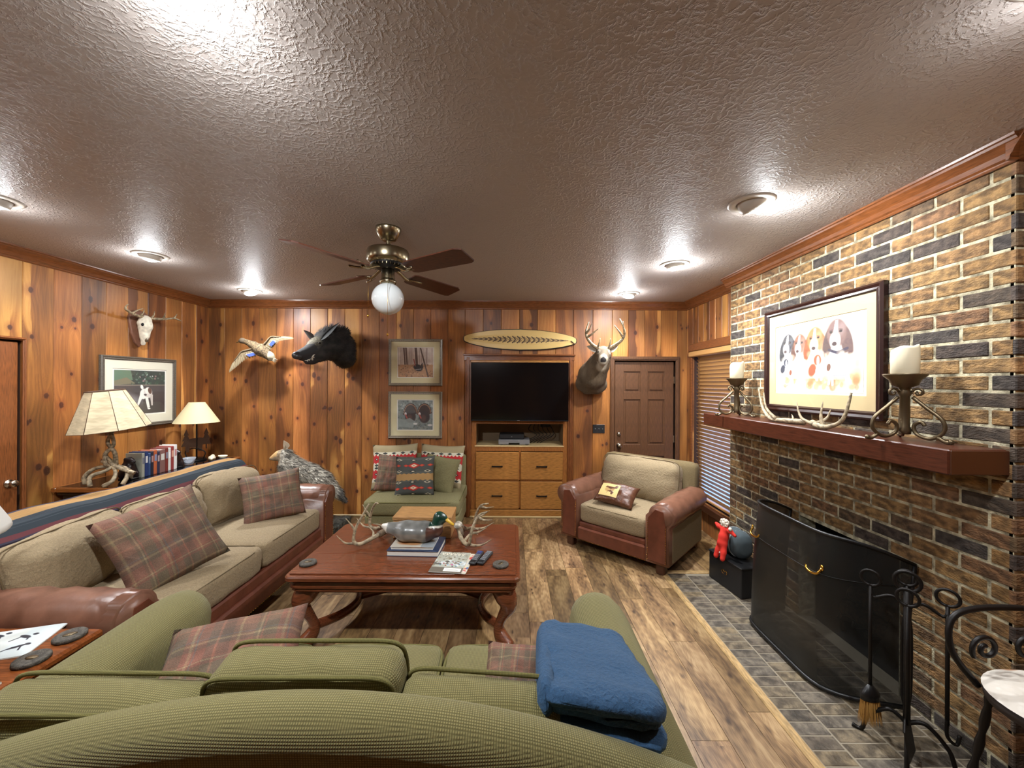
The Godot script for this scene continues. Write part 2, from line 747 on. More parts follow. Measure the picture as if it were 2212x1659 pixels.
# four floor boards side by side; grain runs down
func floor_wood() -> ImageTexture:
	var knots := []
	var r := RandomNumberGenerator.new()
	r.seed = 5
	for b in 4:
		var ks := []
		for k in 4: ks.append([r.randf_range(0.02, 0.16), r.randf() * 1.25, r.randf_range(0.006, 0.014)])
		knots.append(ks)
	var cs := [C(66, 49, 36), C(116, 90, 62), C(154, 123, 86), C(186, 156, 114)]
	return paint_tex(512, 1024, func(x: int, y: int) -> Color:
		var b := x / 128
		var u := (x % 128) / 128.0 * 0.18
		var v := y / 1024.0 * 1.25
		var bend := nz.get_noise_2d(u * 6.0 + b * 11.0, v * 2.0) * 0.022
		var dark := 0.0
		for k in knots[b]:
			var dy: float = (v - k[1]) * 0.45
			if absf(dy) < 0.06:
				var dx: float = u - k[0]
				var d := sqrt(dx * dx + dy * dy)
				bend += signf(dx) * k[2] * exp(-d * d / (k[2] * k[2] * 6.0))
				dark = maxf(dark, clampf(1.3 - d / k[2], 0.0, 1.0))
		var g := 0.5 + 0.5 * sin((u + bend) * 130.0 + b * 2.0)
		var fine := nz.get_noise_2d((u + bend) * 360.0, v * 9.0 + b * 5.0)
		var big := nz.get_noise_2d((u + bend * 2.0) * 10.0 + b * 9.0, v * 1.6)
		var k2 := clampf(1.8 + 0.28 * (g - 0.5) + 0.62 * fine + 1.0 * big + 0.5 * nz.get_noise_2d(u * 40.0 + b * 3.0, v * 14.0) - 1.3 * dark, 0.0, 2.99)
		var i := int(k2)
		return (cs[i] as Color).lerp(cs[i + 1], k2 - i))


func plaid(sd: int) -> ImageTexture:
	var base := [C(118, 88, 72), C(100, 88, 70), C(124, 84, 70), C(96, 80, 68)]
	var lines := [[0.08, 0.014, C(150, 132, 96)], [0.30, 0.010, C(156, 138, 104)], [0.34, 0.010, C(140, 90, 74)], [0.58, 0.016, C(146, 128, 96)], [0.63, 0.008, C(90, 94, 96)], [0.86, 0.012, C(150, 100, 80)]]
	return paint_tex(256, 256, func(x: int, y: int) -> Color:
		var p := [fmod(x / 256.0 * 1.5 + sd * 0.13, 1.0), fmod(y / 256.0 * 1.5 + sd * 0.27, 1.0)]
		var cc := []
		for a in 2:
			var q: float = p[a]
			var c: Color = base[int(q * 4.0 + a) % 4]
			for l in lines:
				c = c.lerp(l[2], 0.85 * clampf(1.6 - absf(q - l[0]) / l[1], 0.0, 1.0))
			cc.append(c)
		var k := 0.5 + (0.18 if (x + y) % 4 < 2 else -0.18)
		var c2: Color = (cc[0] as Color).lerp(cc[1], k)
		return c2 * (1.0 + 0.12 * nz.get_noise_2d(x * 0.3, y * 0.3) + 0.10 * nz.get_noise_2d(x * 0.02, y * 0.02 + sd)))


func kilim(ground: Color, dark: bool) -> ImageTexture:
	var cream := C(206, 196, 170)
	var red := C(172, 38, 40)
	var blk := C(40, 42, 42)
	var tan := C(168, 132, 84)
	var p := Pic.new(320, 320, ground)
	if dark:
		for b in [0.19, 0.77]:
			p.rect(0, b - 0.16, 1, b + 0.16, C(74, 76, 72))
			for k in 5:
				var x := 0.5 + (k - 2) * 0.21
				var s := 0.13 if k == 2 else 0.055
				p.poly([x - s * 1.4, b, x, b - s * 0.62, x + s * 1.4, b, x, b + s * 0.62], red)
				p.poly([x - s, b, x, b - s * 0.42, x + s, b, x, b + s * 0.42], C(196, 84, 56))
			p.poly([0.41, b, 0.5, b - 0.042, 0.59, b, 0.5, b + 0.042], cream)
			p.poly([0.475, b, 0.5, b - 0.015, 0.525, b, 0.5, b + 0.015], red)
			for e in [-0.15, 0.15]:
				for k in 3:
					var x := 0.1 + k * 0.38
					p.poly([x - 0.09, b + e, x, b + e - 0.03, x + 0.09, b + e, x, b + e + 0.03], cream if k != 1 else blk)
					p.poly([x - 0.05, b + e, x, b + e - 0.018, x + 0.05, b + e, x, b + e + 0.018], blk if k != 1 else cream)
		p.rect(0, 0.40, 1, 0.545, tan)
		for k in 9:
			p.poly([k * 0.125 - 0.06, 0.40, k * 0.125, 0.375, k * 0.125 + 0.06, 0.40], tan)
			p.poly([k * 0.125 - 0.06, 0.545, k * 0.125, 0.57, k * 0.125 + 0.06, 0.545], tan)
	else:
		p.rect(0, 0, 1, 0.17, C(150, 136, 104))
		p.rect(0, 0.83, 1, 1, C(150, 136, 104))
		for b in [0.335, 0.665]:
			for k in 13:
				var x := k / 12.0
				p.poly([x - 0.045, b - 0.06, x, b - 0.11, x + 0.045, b - 0.06], red)
				p.poly([x - 0.045, b + 0.06, x, b + 0.11, x + 0.045, b + 0.06], red)
			p.rect(0, b - 0.075, 1, b + 0.075, red)
			for k in 5:
				var x := 0.1 + k * 0.2
				p.poly([x - 0.04, b, x, b - 0.03, x + 0.04, b, x, b + 0.03], blk)
				p.poly([x - 0.018, b, x, b - 0.013, x + 0.018, b, x, b + 0.013], cream)
				for e in [-0.135, 0.135]:
					p.poly([x - 0.055, b + e, x, b + e - 0.028, x + 0.055, b + e, x, b + e + 0.028], blk)
					p.poly([x - 0.05, b + e + 0.012, x, b + e + 0.004, x + 0.05, b + e + 0.012], C(120, 128, 118))
	return p.tex()


func pic_pup() -> ImageTexture:   # a white pup standing on a dark path, shrubs behind
	var p := Pic.new(320, 260, C(58, 50, 48))
	p.rect(0, 0, 1, 0.36, C(44, 56, 48))
	p.poly([0, 0, 0.30, 0, 0.34, 0.22, 0, 0.28], C(84, 112, 88))
	p.poly([0, 0.24, 0.22, 0.16, 0.40, 0.30, 0, 0.33], C(112, 106, 82))
	p.speckle(rng, 90, 0.3, 0.02, 1.0, 0.32, 0.008, 0.03, [C(40, 66, 48), C(60, 84, 62), C(30, 40, 36), C(96, 118, 100)], 0.8)
	p.speckle(rng, 12, 0.46, 0.08, 0.8, 0.26, 0.01, 0.022, [C(190, 196, 190), C(150, 110, 110)], 0.8)
	p.rect(0, 0.325, 1, 0.35, C(120, 110, 96))
	p.rect(0, 0.35, 1, 0.50, C(66, 60, 58))
	p.oval(0.2, 0.62, 0.34, 0.10, C(150, 148, 150), 16, 0.9, 0.7)
	p.oval(0.72, 0.9, 0.4, 0.14, C(44, 34, 36), -10, 0.9, 0.8)
	var w := C(232, 226, 216)
	p.oval(0.55, 0.54, 0.075, 0.10, w, 8, 0.2)
	p.oval(0.64, 0.52, 0.085, 0.10, C(206, 198, 190), -10, 0.25)
	p.poly([0.48, 0.55, 0.54, 0.60, 0.445, 0.83, 0.415, 0.82], w)
	p.poly([0.58, 0.62, 0.64, 0.62, 0.68, 0.86, 0.63, 0.88], w)
	p.poly([0.68, 0.58, 0.74, 0.56, 0.74, 0.82, 0.71, 0.82], C(190, 180, 172))
	p.oval(0.66, 0.89, 0.03, 0.014, w)
	p.oval(0.63, 0.46, 0.055, 0.06, w, 10, 0.2)
	p.oval(0.675, 0.47, 0.035, 0.06, C(88, 60, 46), -18, 0.2)
	p.oval(0.585, 0.56, 0.03, 0.018, C(60, 48, 46), 10, 0.3)
	p.oval(0.515, 0.38, 0.028, 0.045, w, -20, 0.3)
	return p.tex()


func pic_woods(display: bool) -> ImageTexture:   # wild turkeys in the woods
	var p := Pic.new(220, 180, C(206, 192, 182) if not display else C(120, 130, 128))
	if not display:
		p.speckle(rng, 60, 0, 0, 1, 0.6, 0.02, 0.06, [C(222, 206, 196), C(188, 172, 164), C(214, 190, 178)], 0.5)
		for k in 22:
			var x := rng.randf()
			p.line([x, 0, x + rng.randf_range(-0.03, 0.03), 0.58], rng.randf_range(0.004, 0.012), C(150, 128, 122), 0.6)
		for x in [0.16, 0.22, 0.50]:
			p.line([x, 0, x + 0.04, 0.64], 0.022 if x < 0.4 else 0.035, C(96, 74, 66))
		p.rect(0, 0.58, 1, 1, C(178, 138, 104))
		p.speckle(rng, 160, 0, 0.56, 1, 1, 0.008, 0.03, [C(140, 100, 76), C(206, 166, 130), C(196, 140, 100), C(120, 92, 78)], 0.7)
		p.line([0.64, 0.02, 0.86, 0.98], 0.02, C(92, 74, 64))
		p.oval(0.57, 0.68, 0.13, 0.09, C(40, 34, 36), 20, 0.2)
		p.poly([0.62, 0.66, 0.70, 0.5, 0.72, 0.70], C(56, 44, 42))
		p.line([0.49, 0.62, 0.46, 0.46, 0.45, 0.40], 0.014, C(150, 70, 66))
		p.line([0.5, 0.74, 0.66, 0.72], 0.008, C(180, 176, 170))
	else:
		p.speckle(rng, 130, 0, 0, 1, 0.5, 0.01, 0.04, [C(178, 184, 180), C(70, 78, 76), C(98, 106, 100), C(150, 150, 142)], 0.7)
		p.rect(0, 0.62, 1, 1, C(112, 120, 118))
		p.speckle(rng, 120, 0, 0.58, 1, 1, 0.01, 0.045, [C(150, 156, 150), C(84, 90, 86), C(128, 132, 120)], 0.7)
		for x in [0.36, 0.76]:
			for a in 13:
				var t := deg_to_rad(-10 - a * 14.0)
				p.line([x, 0.48, x + cos(t) * 0.19, 0.48 + sin(t) * 0.36], 0.026, C(52, 34, 30))
			for a in 25:
				var t := deg_to_rad(-10 - a * 7.0)
				p.oval(x + cos(t) * 0.185, 0.48 + sin(t) * 0.34, 0.016, 0.012, C(150, 112, 84), 0, 0.3)
			p.oval(x, 0.56, 0.15, 0.17, C(44, 32, 32), 0, 0.2)
			p.oval(x - 0.03, 0.60, 0.08, 0.10, C(76, 50, 44), 0, 0.5)
			p.oval(x - 0.14, 0.46, 0.032, 0.045, C(206, 196, 196), 0, 0.3)
			p.line([x - 0.14, 0.5, x - 0.1, 0.6], 0.02, C(160, 72, 64))
		p.poly([0, 0.62, 0.2, 0.66, 0.34, 0.60, 0.5, 0.72, 0.44, 0.94, 0, 0.9], C(140, 150, 146), 0.85)
		p.oval(0.5, 0.8, 0.06, 0.03, C(206, 204, 198), 0, 0.4)
		p.oval(0.92, 0.84, 0.07, 0.03, C(196, 190, 184), 0, 0.4)
	return p.tex()


func hound(p: Pic, x: float, y: float, s: float, coat: Color, ear: Color, look: float) -> void:
	var w := C(240, 232, 220)
	p.oval(x - 0.01 * s, y + 0.27 * s, 0.13 * s, 0.16 * s, w, 0, 0.7, 0.85)
	p.oval(x + 0.085 * s, y + 0.115 * s, 0.046 * s, 0.125 * s, ear, -12, 0.2)
	p.oval(x - 0.078 * s, y + 0.105 * s, 0.040 * s, 0.115 * s, ear.lerp(Color.BLACK, 0.15), 12, 0.2)
	p.oval(x, y + 0.005 * s, 0.083 * s, 0.105 * s, coat, 5 * look, 0.18)
	p.oval(x + 0.04 * s, y - 0.03 * s, 0.03 * s, 0.05 * s, coat.lerp(Color.WHITE, 0.22), 20, 0.8, 0.7)
	var l := -0.016 * s * look
	p.poly([x - 0.010 * s, y - 0.135 * s, x + 0.014 * s, y - 0.135 * s, x + 0.026 * s + l, y + 0.11 * s, x - 0.030 * s + l, y + 0.11 * s], w)
	p.oval(x + l, y + 0.085 * s, 0.046 * s, 0.064 * s, w, 0, 0.3)
	p.oval(x - 0.02 * s + l, y + 0.10 * s, 0.018 * s, 0.03 * s, coat.lerp(w, 0.6), 0, 0.9, 0.7)
	p.oval(x + l * 1.4, y + 0.120 * s, 0.020 * s, 0.015 * s, C(66, 48, 48), 0, 0.35)
	p.line([x - 0.035 * s + l, y + 0.20 * s, x + l, y + 0.212 * s, x + 0.035 * s + l, y + 0.20 * s], 0.004 * s, C(120, 92, 82), 0.8)
	for e in [-0.042, 0.040]:
		p.oval(x + e * s + l * 0.4, y - 0.012 * s, 0.013 * s, 0.009 * s, C(38, 26, 22), 0, 0.4)
		p.oval(x + e * s + l * 0.4, y - 0.030 * s, 0.018 * s, 0.006 * s, coat.lerp(Color.BLACK, 0.3), e * 300.0, 0.7, 0.7)


func small_dog(p: Pic, x: float, y: float, s: float, pose: int, spot: Color) -> void:
	var w := C(244, 242, 238)
	if pose == 0:   # standing on point
		p.oval(x, y, 0.085 * s, 0.036 * s, w, 3, 0.2)
		for l in [[-0.07, -0.085, 0.11], [-0.055, -0.05, 0.115], [0.06, 0.075, 0.11], [0.075, 0.098, 0.10]]:
			p.line([x + l[0] * s, y + 0.02 * s, x + l[1] * s, y + l[2] * s * 1.3], 0.011 * s, w)
		p.oval(x - 0.095 * s, y - 0.04 * s, 0.034 * s, 0.026 * s, w, -25, 0.2)
		p.oval(x - 0.085 * s, y - 0.045 * s, 0.018 * s, 0.028 * s, spot, 10, 0.2)
		p.line([x + 0.08 * s, y - 0.02 * s, x + 0.13 * s, y - 0.05 * s], 0.006 * s, w)
		p.line([x - 0.06 * s, y + 0.045 * s, x + 0.06 * s, y + 0.045 * s], 0.006 * s, C(150, 156, 170), 0.7)
	else:           # sitting
		p.oval(x, y + 0.04 * s, 0.045 * s, 0.075 * s, w, 0, 0.2)
		p.oval(x - 0.04 * s, y + 0.05 * s, 0.035 * s, 0.05 * s, spot, 20, 0.3)
		p.line([x + 0.005 * s, y + 0.05 * s, x + 0.005 * s, y + 0.16 * s], 0.013 * s, w)
		p.line([x + 0.04 * s, y + 0.05 * s, x + 0.045 * s, y + 0.155 * s], 0.013 * s, w)
		p.oval(x + 0.01 * s, y - 0.06 * s, 0.034 * s, 0.04 * s, spot, 0, 0.2)
		p.oval(x + 0.015 * s, y - 0.045 * s, 0.014 * s, 0.04 * s, w, 0, 0.3)


func pic_hounds() -> ImageTexture:   # four hound portraits over four small gun dogs
	var p := Pic.new(640, 430, C(228, 228, 214))
	p.speckle(rng, 40, 0, 0, 1, 0.5, 0.06, 0.14, [C(224, 226, 214), C(214, 212, 200), C(206, 196, 184)], 0.35)
	p.speckle(rng, 40, 0.3, 0.1, 0.8, 0.35, 0.04, 0.08, [C(206, 170, 150), C(212, 190, 166)], 0.3)
	p.speckle(rng, 70, 0.08, 0.5, 0.95, 0.85, 0.03, 0.1, [C(214, 186, 130), C(222, 200, 154), C(196, 150, 100), C(232, 218, 186)], 0.4)
	p.speckle(rng, 60, 0.1, 0.78, 0.95, 0.93, 0.02, 0.05, [C(190, 126, 78), C(206, 150, 100), C(220, 196, 160)], 0.45)
	hound(p, 0.15, 0.26, 0.98, C(48, 50, 58), C(36, 36, 44), 1.6)
	hound(p, 0.31, 0.28, 0.92, C(132, 84, 64), C(108, 66, 52), 1.4)
	p.oval(0.62, 0.42, 0.09, 0.10, C(164, 84, 60), 20, 0.4, 0.8)
	hound(p, 0.50, 0.24, 1.10, C(196, 122, 70), C(178, 98, 54), 0.6)
	hound(p, 0.74, 0.20, 1.22, C(124, 96, 90), C(104, 80, 76), 0.8)
	p.line([0.66, 0.42, 0.75, 0.47, 0.85, 0.42], 0.012, C(56, 50, 70))
	p.speckle(rng, 60, 0.1, 0.46, 0.95, 0.58, 0.02, 0.05, [C(236, 230, 214), C(228, 214, 186)], 0.45)
	small_dog(p, 0.115, 0.60, 0.9, 1, C(40, 44, 60))
	small_dog(p, 0.27, 0.75, 0.95, 0, C(140, 80, 56))
	small_dog(p, 0.52, 0.62, 1.25, 1, C(164, 88, 54))
	small_dog(p, 0.76, 0.71, 1.2, 0, C(120, 84, 66))
	p.line([0.05, 0.915, 0.08, 0.90, 0.11, 0.92, 0.15, 0.905], 0.002, C(130, 120, 110))
	return p.tex()


func pic_snake() -> ImageTexture:   # the skin on the board, nose to rattle along x
	var p := Pic.new(640, 128, C(206, 174, 108))
	p.speckle(rng, 200, 0, 0, 1, 1, 0.01, 0.04, [C(210, 180, 116), C(200, 168, 102)], 0.4)
	var n := 0
	for i in 1500:
		var x := rng.randf_range(0.04, 0.96)
		var t := sin(clampf((x - 0.03) / 0.94, 0, 1) * PI)
		var hw := 0.10 + 0.20 * pow(t, 0.8)
		var d := rng.randf_range(-1, 1)
		p.oval(x, 0.5 + d * hw, 0.003, 0.003, C(92, 70, 48) if absf(d) < 0.6 else C(140, 110, 72), 0, 0.5, 0.7)
	for k in 19:
		var x := 0.07 + k * 0.046
		var t := sin((x - 0.03) / 0.94 * PI)
		var hw := 0.07 + 0.24 * pow(t, 0.8)
		p.line([x - 0.012, 0.5 - hw, x + 0.008, 0.5 - hw * 0.35, x + 0.016, 0.5, x + 0.008, 0.5 + hw * 0.35, x - 0.012, 0.5 + hw], 0.0065, C(58, 42, 32), 0.9)
		p.line([x + 0.006, 0.5 - hw * 0.8, x + 0.026, 0.5 - hw * 0.3], 0.004, C(74, 54, 38), 0.8)
		p.line([x + 0.006, 0.5 + hw * 0.8, x + 0.026, 0.5 + hw * 0.3], 0.004, C(74, 54, 38), 0.8)
	p.line([0.03, 0.5, 0.97, 0.5], 0.004, C(110, 84, 56), 0.6)
	p.rect(0.88, 0.44, 0.955, 0.56, C(66, 52, 42), 0.7)
	return p.tex()


func pic_cover(kind: int) -> ImageTexture:
	var p: Pic
	if kind == 0:     # a snowy hunting scene with a white title and a mailing label
		p = Pic.new(200, 260, C(176, 178, 164))
		p.speckle(rng, 120, 0, 0, 1, 0.4, 0.01, 0.05, [C(108, 96, 72), C(150, 142, 118), C(206, 206, 196)], 0.7)
		p.speckle(rng, 60, 0, 0.45, 1, 0.7, 0.02, 0.07, [C(216, 224, 224), C(190, 204, 210), C(120, 104, 84), C(88, 84, 76)], 0.8)
		p.speckle(rng, 16, 0.1, 0.5, 0.9, 0.72, 0.02, 0.04, [C(60, 70, 80), C(196, 70, 140), C(80, 140, 170), C(150, 60, 50)], 0.8)
		for k in 6: p.line([0.1 + k * 0.13, 0.07, 0.13 + k * 0.13, 0.17, 0.18 + k * 0.13, 0.07], 0.018, C(236, 232, 214))
		p.rect(0, 0.78, 1, 1, C(112, 104, 92))
		p.rect(0.42, 0.80, 0.95, 0.96, C(232, 230, 226))
		p.line([0.47, 0.85, 0.8, 0.85], 0.004, C(120, 120, 120))
		p.line([0.47, 0.90, 0.86, 0.90], 0.004, C(120, 120, 120))
	elif kind == 1:   # black drawings on a pale page
		p = Pic.new(220, 170, C(206, 212, 208))
		p.rect(0.62, 0, 1, 1, C(196, 210, 216), 0.5)
		for k in 5:
			var x := rng.randf_range(0.15, 0.8)
			var y := 0.15 + 0.17 * k
			p.oval(x, y, 0.09, 0.03, C(36, 40, 52), rng.randf_range(-40, 40), 0.3)
			p.oval(x + 0.09, y - 0.05, 0.04, 0.025, C(44, 48, 60), 30, 0.3)
			p.line([x - 0.05, y, x - 0.12, y + 0.10], 0.012, C(40, 44, 56))
			p.line([x + 0.04, y, x + 0.07, y + 0.12], 0.010, C(40, 44, 56))
	elif kind == 2:   # fallow camouflage
		p = Pic.new(160, 160, C(96, 78, 56))
		p.speckle(rng, 120, 0, 0, 1, 1, 0.02, 0.09, [C(64, 52, 40), C(128, 106, 76), C(84, 70, 50), C(150, 130, 100)], 0.8)
	elif kind == 3:   # fox-coloured dogs on a book with a white sticker
		p = Pic.new(220, 170, C(206, 200, 186))
		p.rect(0, 0, 1, 0.3, C(150, 156, 160))
		p.oval(0.55, 0.62, 0.26, 0.2, C(190, 124, 74), 10, 0.5)
		p.oval(0.34, 0.5, 0.13, 0.14, C(170, 104, 60), -10, 0.4)
		p.oval(0.72, 0.5, 0.12, 0.13, C(206, 150, 100), 10, 0.4)
		p.rect(0.02, 0.5, 0.22, 0.95, C(226, 226, 222))
	else:             # a bright catalogue
		p = Pic.new(160, 200, C(214, 206, 186))
		p.speckle(rng, 40, 0, 0, 1, 1, 0.03, 0.1, [C(206, 120, 60), C(60, 110, 160), C(200, 60, 60), C(230, 210, 120), C(220, 220, 216)], 0.9)
	return p.tex()


func pic_hide() -> ImageTexture:
	var p := Pic.new(256, 256, C(196, 188, 176))
	p.speckle(rng, 400, 0, 0, 1, 1, 0.01, 0.03, [C(206, 198, 188), C(182, 174, 162), C(212, 206, 198)], 0.4)
	for k in 26: p.oval(0.62 + rng.randfn() * 0.06, 0.45 + rng.randfn() * 0.05, 0.035, 0.03, C(96, 62, 44), 0, 0.8, 0.7)
	for k in 40: p.oval(0.7 + rng.randfn() * 0.10, 0.06 + rng.randfn() * 0.05, 0.05, 0.03, C(132, 78, 44), 0, 0.8, 0.7)
	return p.tex()


func make_textures() -> void:
	T.wall = wall_wood()
	T.floor = floor_wood()
	for k in 3: T["plaid%d" % k] = plaid(k)
	T.kilim_red = kilim(C(196, 190, 168), false)
	T.kilim_grey = kilim(C(84, 86, 80), true)
	T.pup = pic_pup()
	T.turkey = pic_woods(false)
	T.turkeys = pic_woods(true)
	T.hounds = pic_hounds()
	T.snake = pic_snake()
	for k in 5: T["cover%d" % k] = pic_cover(k)
	T.hide = pic_hide()
	# brushed ceiling plaster: short raised strokes that cross
	var ridge := FastNoiseLite.new()
	ridge.noise_type = FastNoiseLite.TYPE_SIMPLEX_SMOOTH
	ridge.frequency = 0.020
	ridge.fractal_type = FastNoiseLite.FRACTAL_RIDGED
	ridge.fractal_octaves = 3
	ridge.domain_warp_enabled = true
	ridge.domain_warp_amplitude = 34.0
	ridge.domain_warp_frequency = 0.018
	var ri := ridge.get_seamless_image(1024, 1024)
	var soft := FastNoiseLite.new()
	soft.frequency = 0.008
	soft.seed = 9
	var si := soft.get_seamless_image(1024, 1024)
	var rb := ri.get_data()
	var sb := si.get_data()
	for i in rb.size():
		var k := clampf((rb[i] - 118) / 100.0, 0.0, 1.0)
		rb[i] = int(255.0 * pow(k, 1.6) * (0.35 + 0.65 * clampf((sb[i] - 70) / 90.0, 0.0, 1.0)))
	T.plaster = ImageTexture.create_from_image(Image.create_from_data(1024, 1024, false, Image.FORMAT_L8, rb))
	# a coarse check weave, colour and height
	T.check = paint_tex(64, 64, func(x: int, y: int) -> Color:
		var a := (x % 16) / 16.0
		var b := (y % 16) / 16.0
		var ga := 0.5 - 0.5 * cos(a * TAU)
		var gb := 0.5 - 0.5 * cos(b * TAU)
		var k := 0.30 + 0.70 * pow(ga * gb, 0.6)
		return C(80, 74, 46).lerp(C(164, 154, 112), k) * (1.0 + 0.1 * nz.get_noise_2d(x * 0.7, y * 0.7)))
	T.check_h = paint_tex(64, 64, func(x: int, y: int) -> Color:
		var k := pow((0.5 - 0.5 * cos((x % 16) / 16.0 * TAU)) * (0.5 - 0.5 * cos((y % 16) / 16.0 * TAU)), 0.5)
		return Color(k, k, k))
	# slubby cloth
	T.cloth = paint_tex(256, 256, func(x: int, y: int) -> Color:
		var k := 0.80 + 0.10 * nz.get_noise_2d(x * 0.9, y * 0.06) + 0.10 * nz.get_noise_2d(x * 0.05 + 90.0, y * 0.9) + (0.035 if (x + y) % 2 == 0 else -0.035)
		return Color(k, k, k * 0.985))
	T.grain = noise_tex(0.02, 512, 512, [[0.0, C(150, 150, 150)], [0.5, C(215, 215, 215)], [1.0, C(255, 255, 255)]], 4, 5)
	T.mottle = noise_tex(0.012, 256, 256, [[0.2, C(150, 146, 142)], [0.5, C(206, 204, 202)], [0.8, C(255, 253, 250)]], 8, 4)
	T.soft = noise_tex(0.008, 256, 256, [[0.2, C(214, 210, 206)], [0.5, C(236, 234, 232)], [0.8, C(255, 253, 250)]], 31, 4)
	T.rough = noise_tex(0.05, 256, 256, [], 12, 4)
	T.cells = noise_tex(0.06, 256, 256, [], 14, 2, FastNoiseLite.TYPE_CELLULAR)
	T.crease = noise_tex(0.010, 512, 512, [], 17, 4, FastNoiseLite.TYPE_SIMPLEX_SMOOTH, FastNoiseLite.FRACTAL_RIDGED, 40.0)


# ---------------------------------------------------------------- materials

func mat(c: Color, rough := 0.6, metal := 0.0) -> StandardMaterial3D:
	var m := StandardMaterial3D.new()
	m.albedo_color = c
	m.roughness = rough
	m.metallic = metal
	m.vertex_color_use_as_albedo = false
	return m


# one texture laid on from three sides, sized in repeats per metre
func tri_mat(c: Color, tex: Texture2D, rep: Vector3, rough := 0.6, bump: Texture2D = null, depth := 0.1) -> StandardMaterial3D:
	var m := mat(c, rough)
	m.albedo_texture = tex
	m.uv1_triplanar = true
	m.uv1_triplanar_sharpness = 4.0
	m.uv1_scale = rep
	if bump:
		m.heightmap_enabled = true
		m.heightmap_texture = bump
		m.heightmap_scale = depth
	return m


func uv_mat(tex: Texture2D, rough := 0.6, c := Color.WHITE) -> StandardMaterial3D:
	var m := mat(c, rough)
	m.albedo_texture = tex
	return m


func make_materials() -> void:
	M.wall = uv_mat(T.wall, 0.42)
	M.wall.vertex_color_use_as_albedo = true
	M.floor = uv_mat(T.floor, 0.38)
	M.floor.vertex_color_use_as_albedo = true
	M.backing = mat(C(58, 34, 20), 0.8)
	M.ceiling = tri_mat(C(174, 165, 159), null, Vector3(1.3, 1.3, 1.3), 0.5, T.plaster, 0.26)
	M.ceiling.uv1_world_triplanar = true
	M.crown = tri_mat(C(134, 78, 40), T.grain, Vector3(1.2, 14, 1.2), 0.3)
	M.crown_z = M.crown
	M.door = tri_mat(C(108, 72, 47), T.grain, Vector3(16, 1.0, 16), 0.38)
	M.door_dark = tri_mat(C(142, 82, 40), T.grain, Vector3(16, 1.0, 16), 0.4)
	M.pine = tri_mat(C(196, 134, 66), T.grain, Vector3(1.1, 12, 12), 0.36)
	M.pine_v = tri_mat(C(178, 112, 52), T.grain, Vector3(12, 1.1, 12), 0.4)
	M.mahogany = tri_mat(C(128, 70, 42), T.grain, Vector3(0.9, 10, 10), 0.22)
	M.mahogany.clearcoat_enabled = true
	M.mahogany.clearcoat = 0.5
	M.mahogany.clearcoat_roughness = 0.15
	M.mantel = tri_mat(C(88, 44, 28), T.grain, Vector3(10, 10, 0.9), 0.3)
	M.walnut = tri_mat(C(54, 36, 24), T.grain, Vector3(8, 1.5, 8), 0.5)
	M.edge_wood = tri_mat(C(150, 88, 38), T.grain, Vector3(10, 10, 1.0), 0.3)
	M.side_table = tri_mat(C(146, 78, 34), T.grain, Vector3(1.0, 10, 8), 0.25)
	M.box_wood = tri_mat(C(200, 150, 94), T.grain, Vector3(1.0, 8, 12), 0.4)
	M.strip = tri_mat(C(208, 172, 118), T.grain, Vector3(6, 6, 1.2), 0.4)
	M.strip_x = tri_mat(C(208, 172, 118), T.grain, Vector3(1.2, 6, 6), 0.4)
	M.trim_pale = mat(C(206, 180, 130), 0.5)
	M.leather = tri_mat(C(128, 88, 70), T.soft, Vector3(3, 3, 3), 0.33, T.cells, 0.06)
	M.leather_dark = tri_mat(C(110, 60, 42), T.soft, Vector3(3, 3, 3), 0.36, T.cells, 0.06)
	M.leather_pad = tri_mat(C(98, 62, 44), T.soft, Vector3(5, 5, 5), 0.25, T.crease, 0.25)
	M.tan_cloth = tri_mat(C(174, 152, 118), T.cloth, Vector3(4, 4, 4), 0.9, T.crease, 0.35)
	M.tan_cloth.rim_enabled = true
	M.tan_cloth.rim = 0.3
	M.tan_seam = mat(C(96, 80, 54), 0.9)
	M.side_cloth = tri_mat(C(138, 118, 82), T.cloth, Vector3(4, 4, 4), 0.95)
	M.green = tri_mat(C(232, 232, 205), T.check, Vector3(42, 42, 42), 0.95, T.check_h, 0.15)
	M.green.rim_enabled = true
	M.green.rim = 0.25
	M.green_seam = tri_mat(C(200, 202, 160), T.check, Vector3(60, 60, 60), 0.95)
	M.olive = tri_mat(C(150, 142, 100), T.cloth, Vector3(4, 4, 4), 0.92, T.crease, 0.2)
	for k in 3:
		M["plaid%d" % k] = uv_mat(T["plaid%d" % k], 0.95)
		M["plaid%d" % k].heightmap_enabled = true
		M["plaid%d" % k].heightmap_texture = T.crease
		M["plaid%d" % k].heightmap_scale = 0.3
	M.kilim_red = uv_mat(T.kilim_red, 0.95)
	M.kilim_grey = uv_mat(T.kilim_grey, 0.95)
	M.blue = tri_mat(C(50, 92, 134), T.cloth, Vector3(5, 5, 5), 0.9, T.crease, 0.5)
	M.blue.rim_enabled = true
	M.blue.rim = 0.4
	M.mortar = tri_mat(C(200, 192, 162), T.mottle, Vector3(5, 5, 5), 0.95, T.rough, 0.3)
	M.brick = tri_mat(Color.WHITE, T.mottle, Vector3(4, 7, 4), 0.85, T.rough, 0.35)
	M.brick.uv1_world_triplanar = true
	M.brick.vertex_color_use_as_albedo = true
	M.soot = mat(C(26, 24, 22), 0.95)
	M.black = mat(C(16, 16, 17), 0.4)
	M.black_gloss = mat(C(8, 8, 9), 0.12)
	M.plastic = mat(C(26, 26, 28), 0.45)
	M.silver = mat(C(170, 172, 176), 0.35, 0.6)
	M.iron = mat(C(30, 27, 25), 0.45, 0.6)
	M.bronze = mat(C(104, 90, 68), 0.38, 0.8)
	M.brass = mat(C(206, 160, 70), 0.22, 1.0)
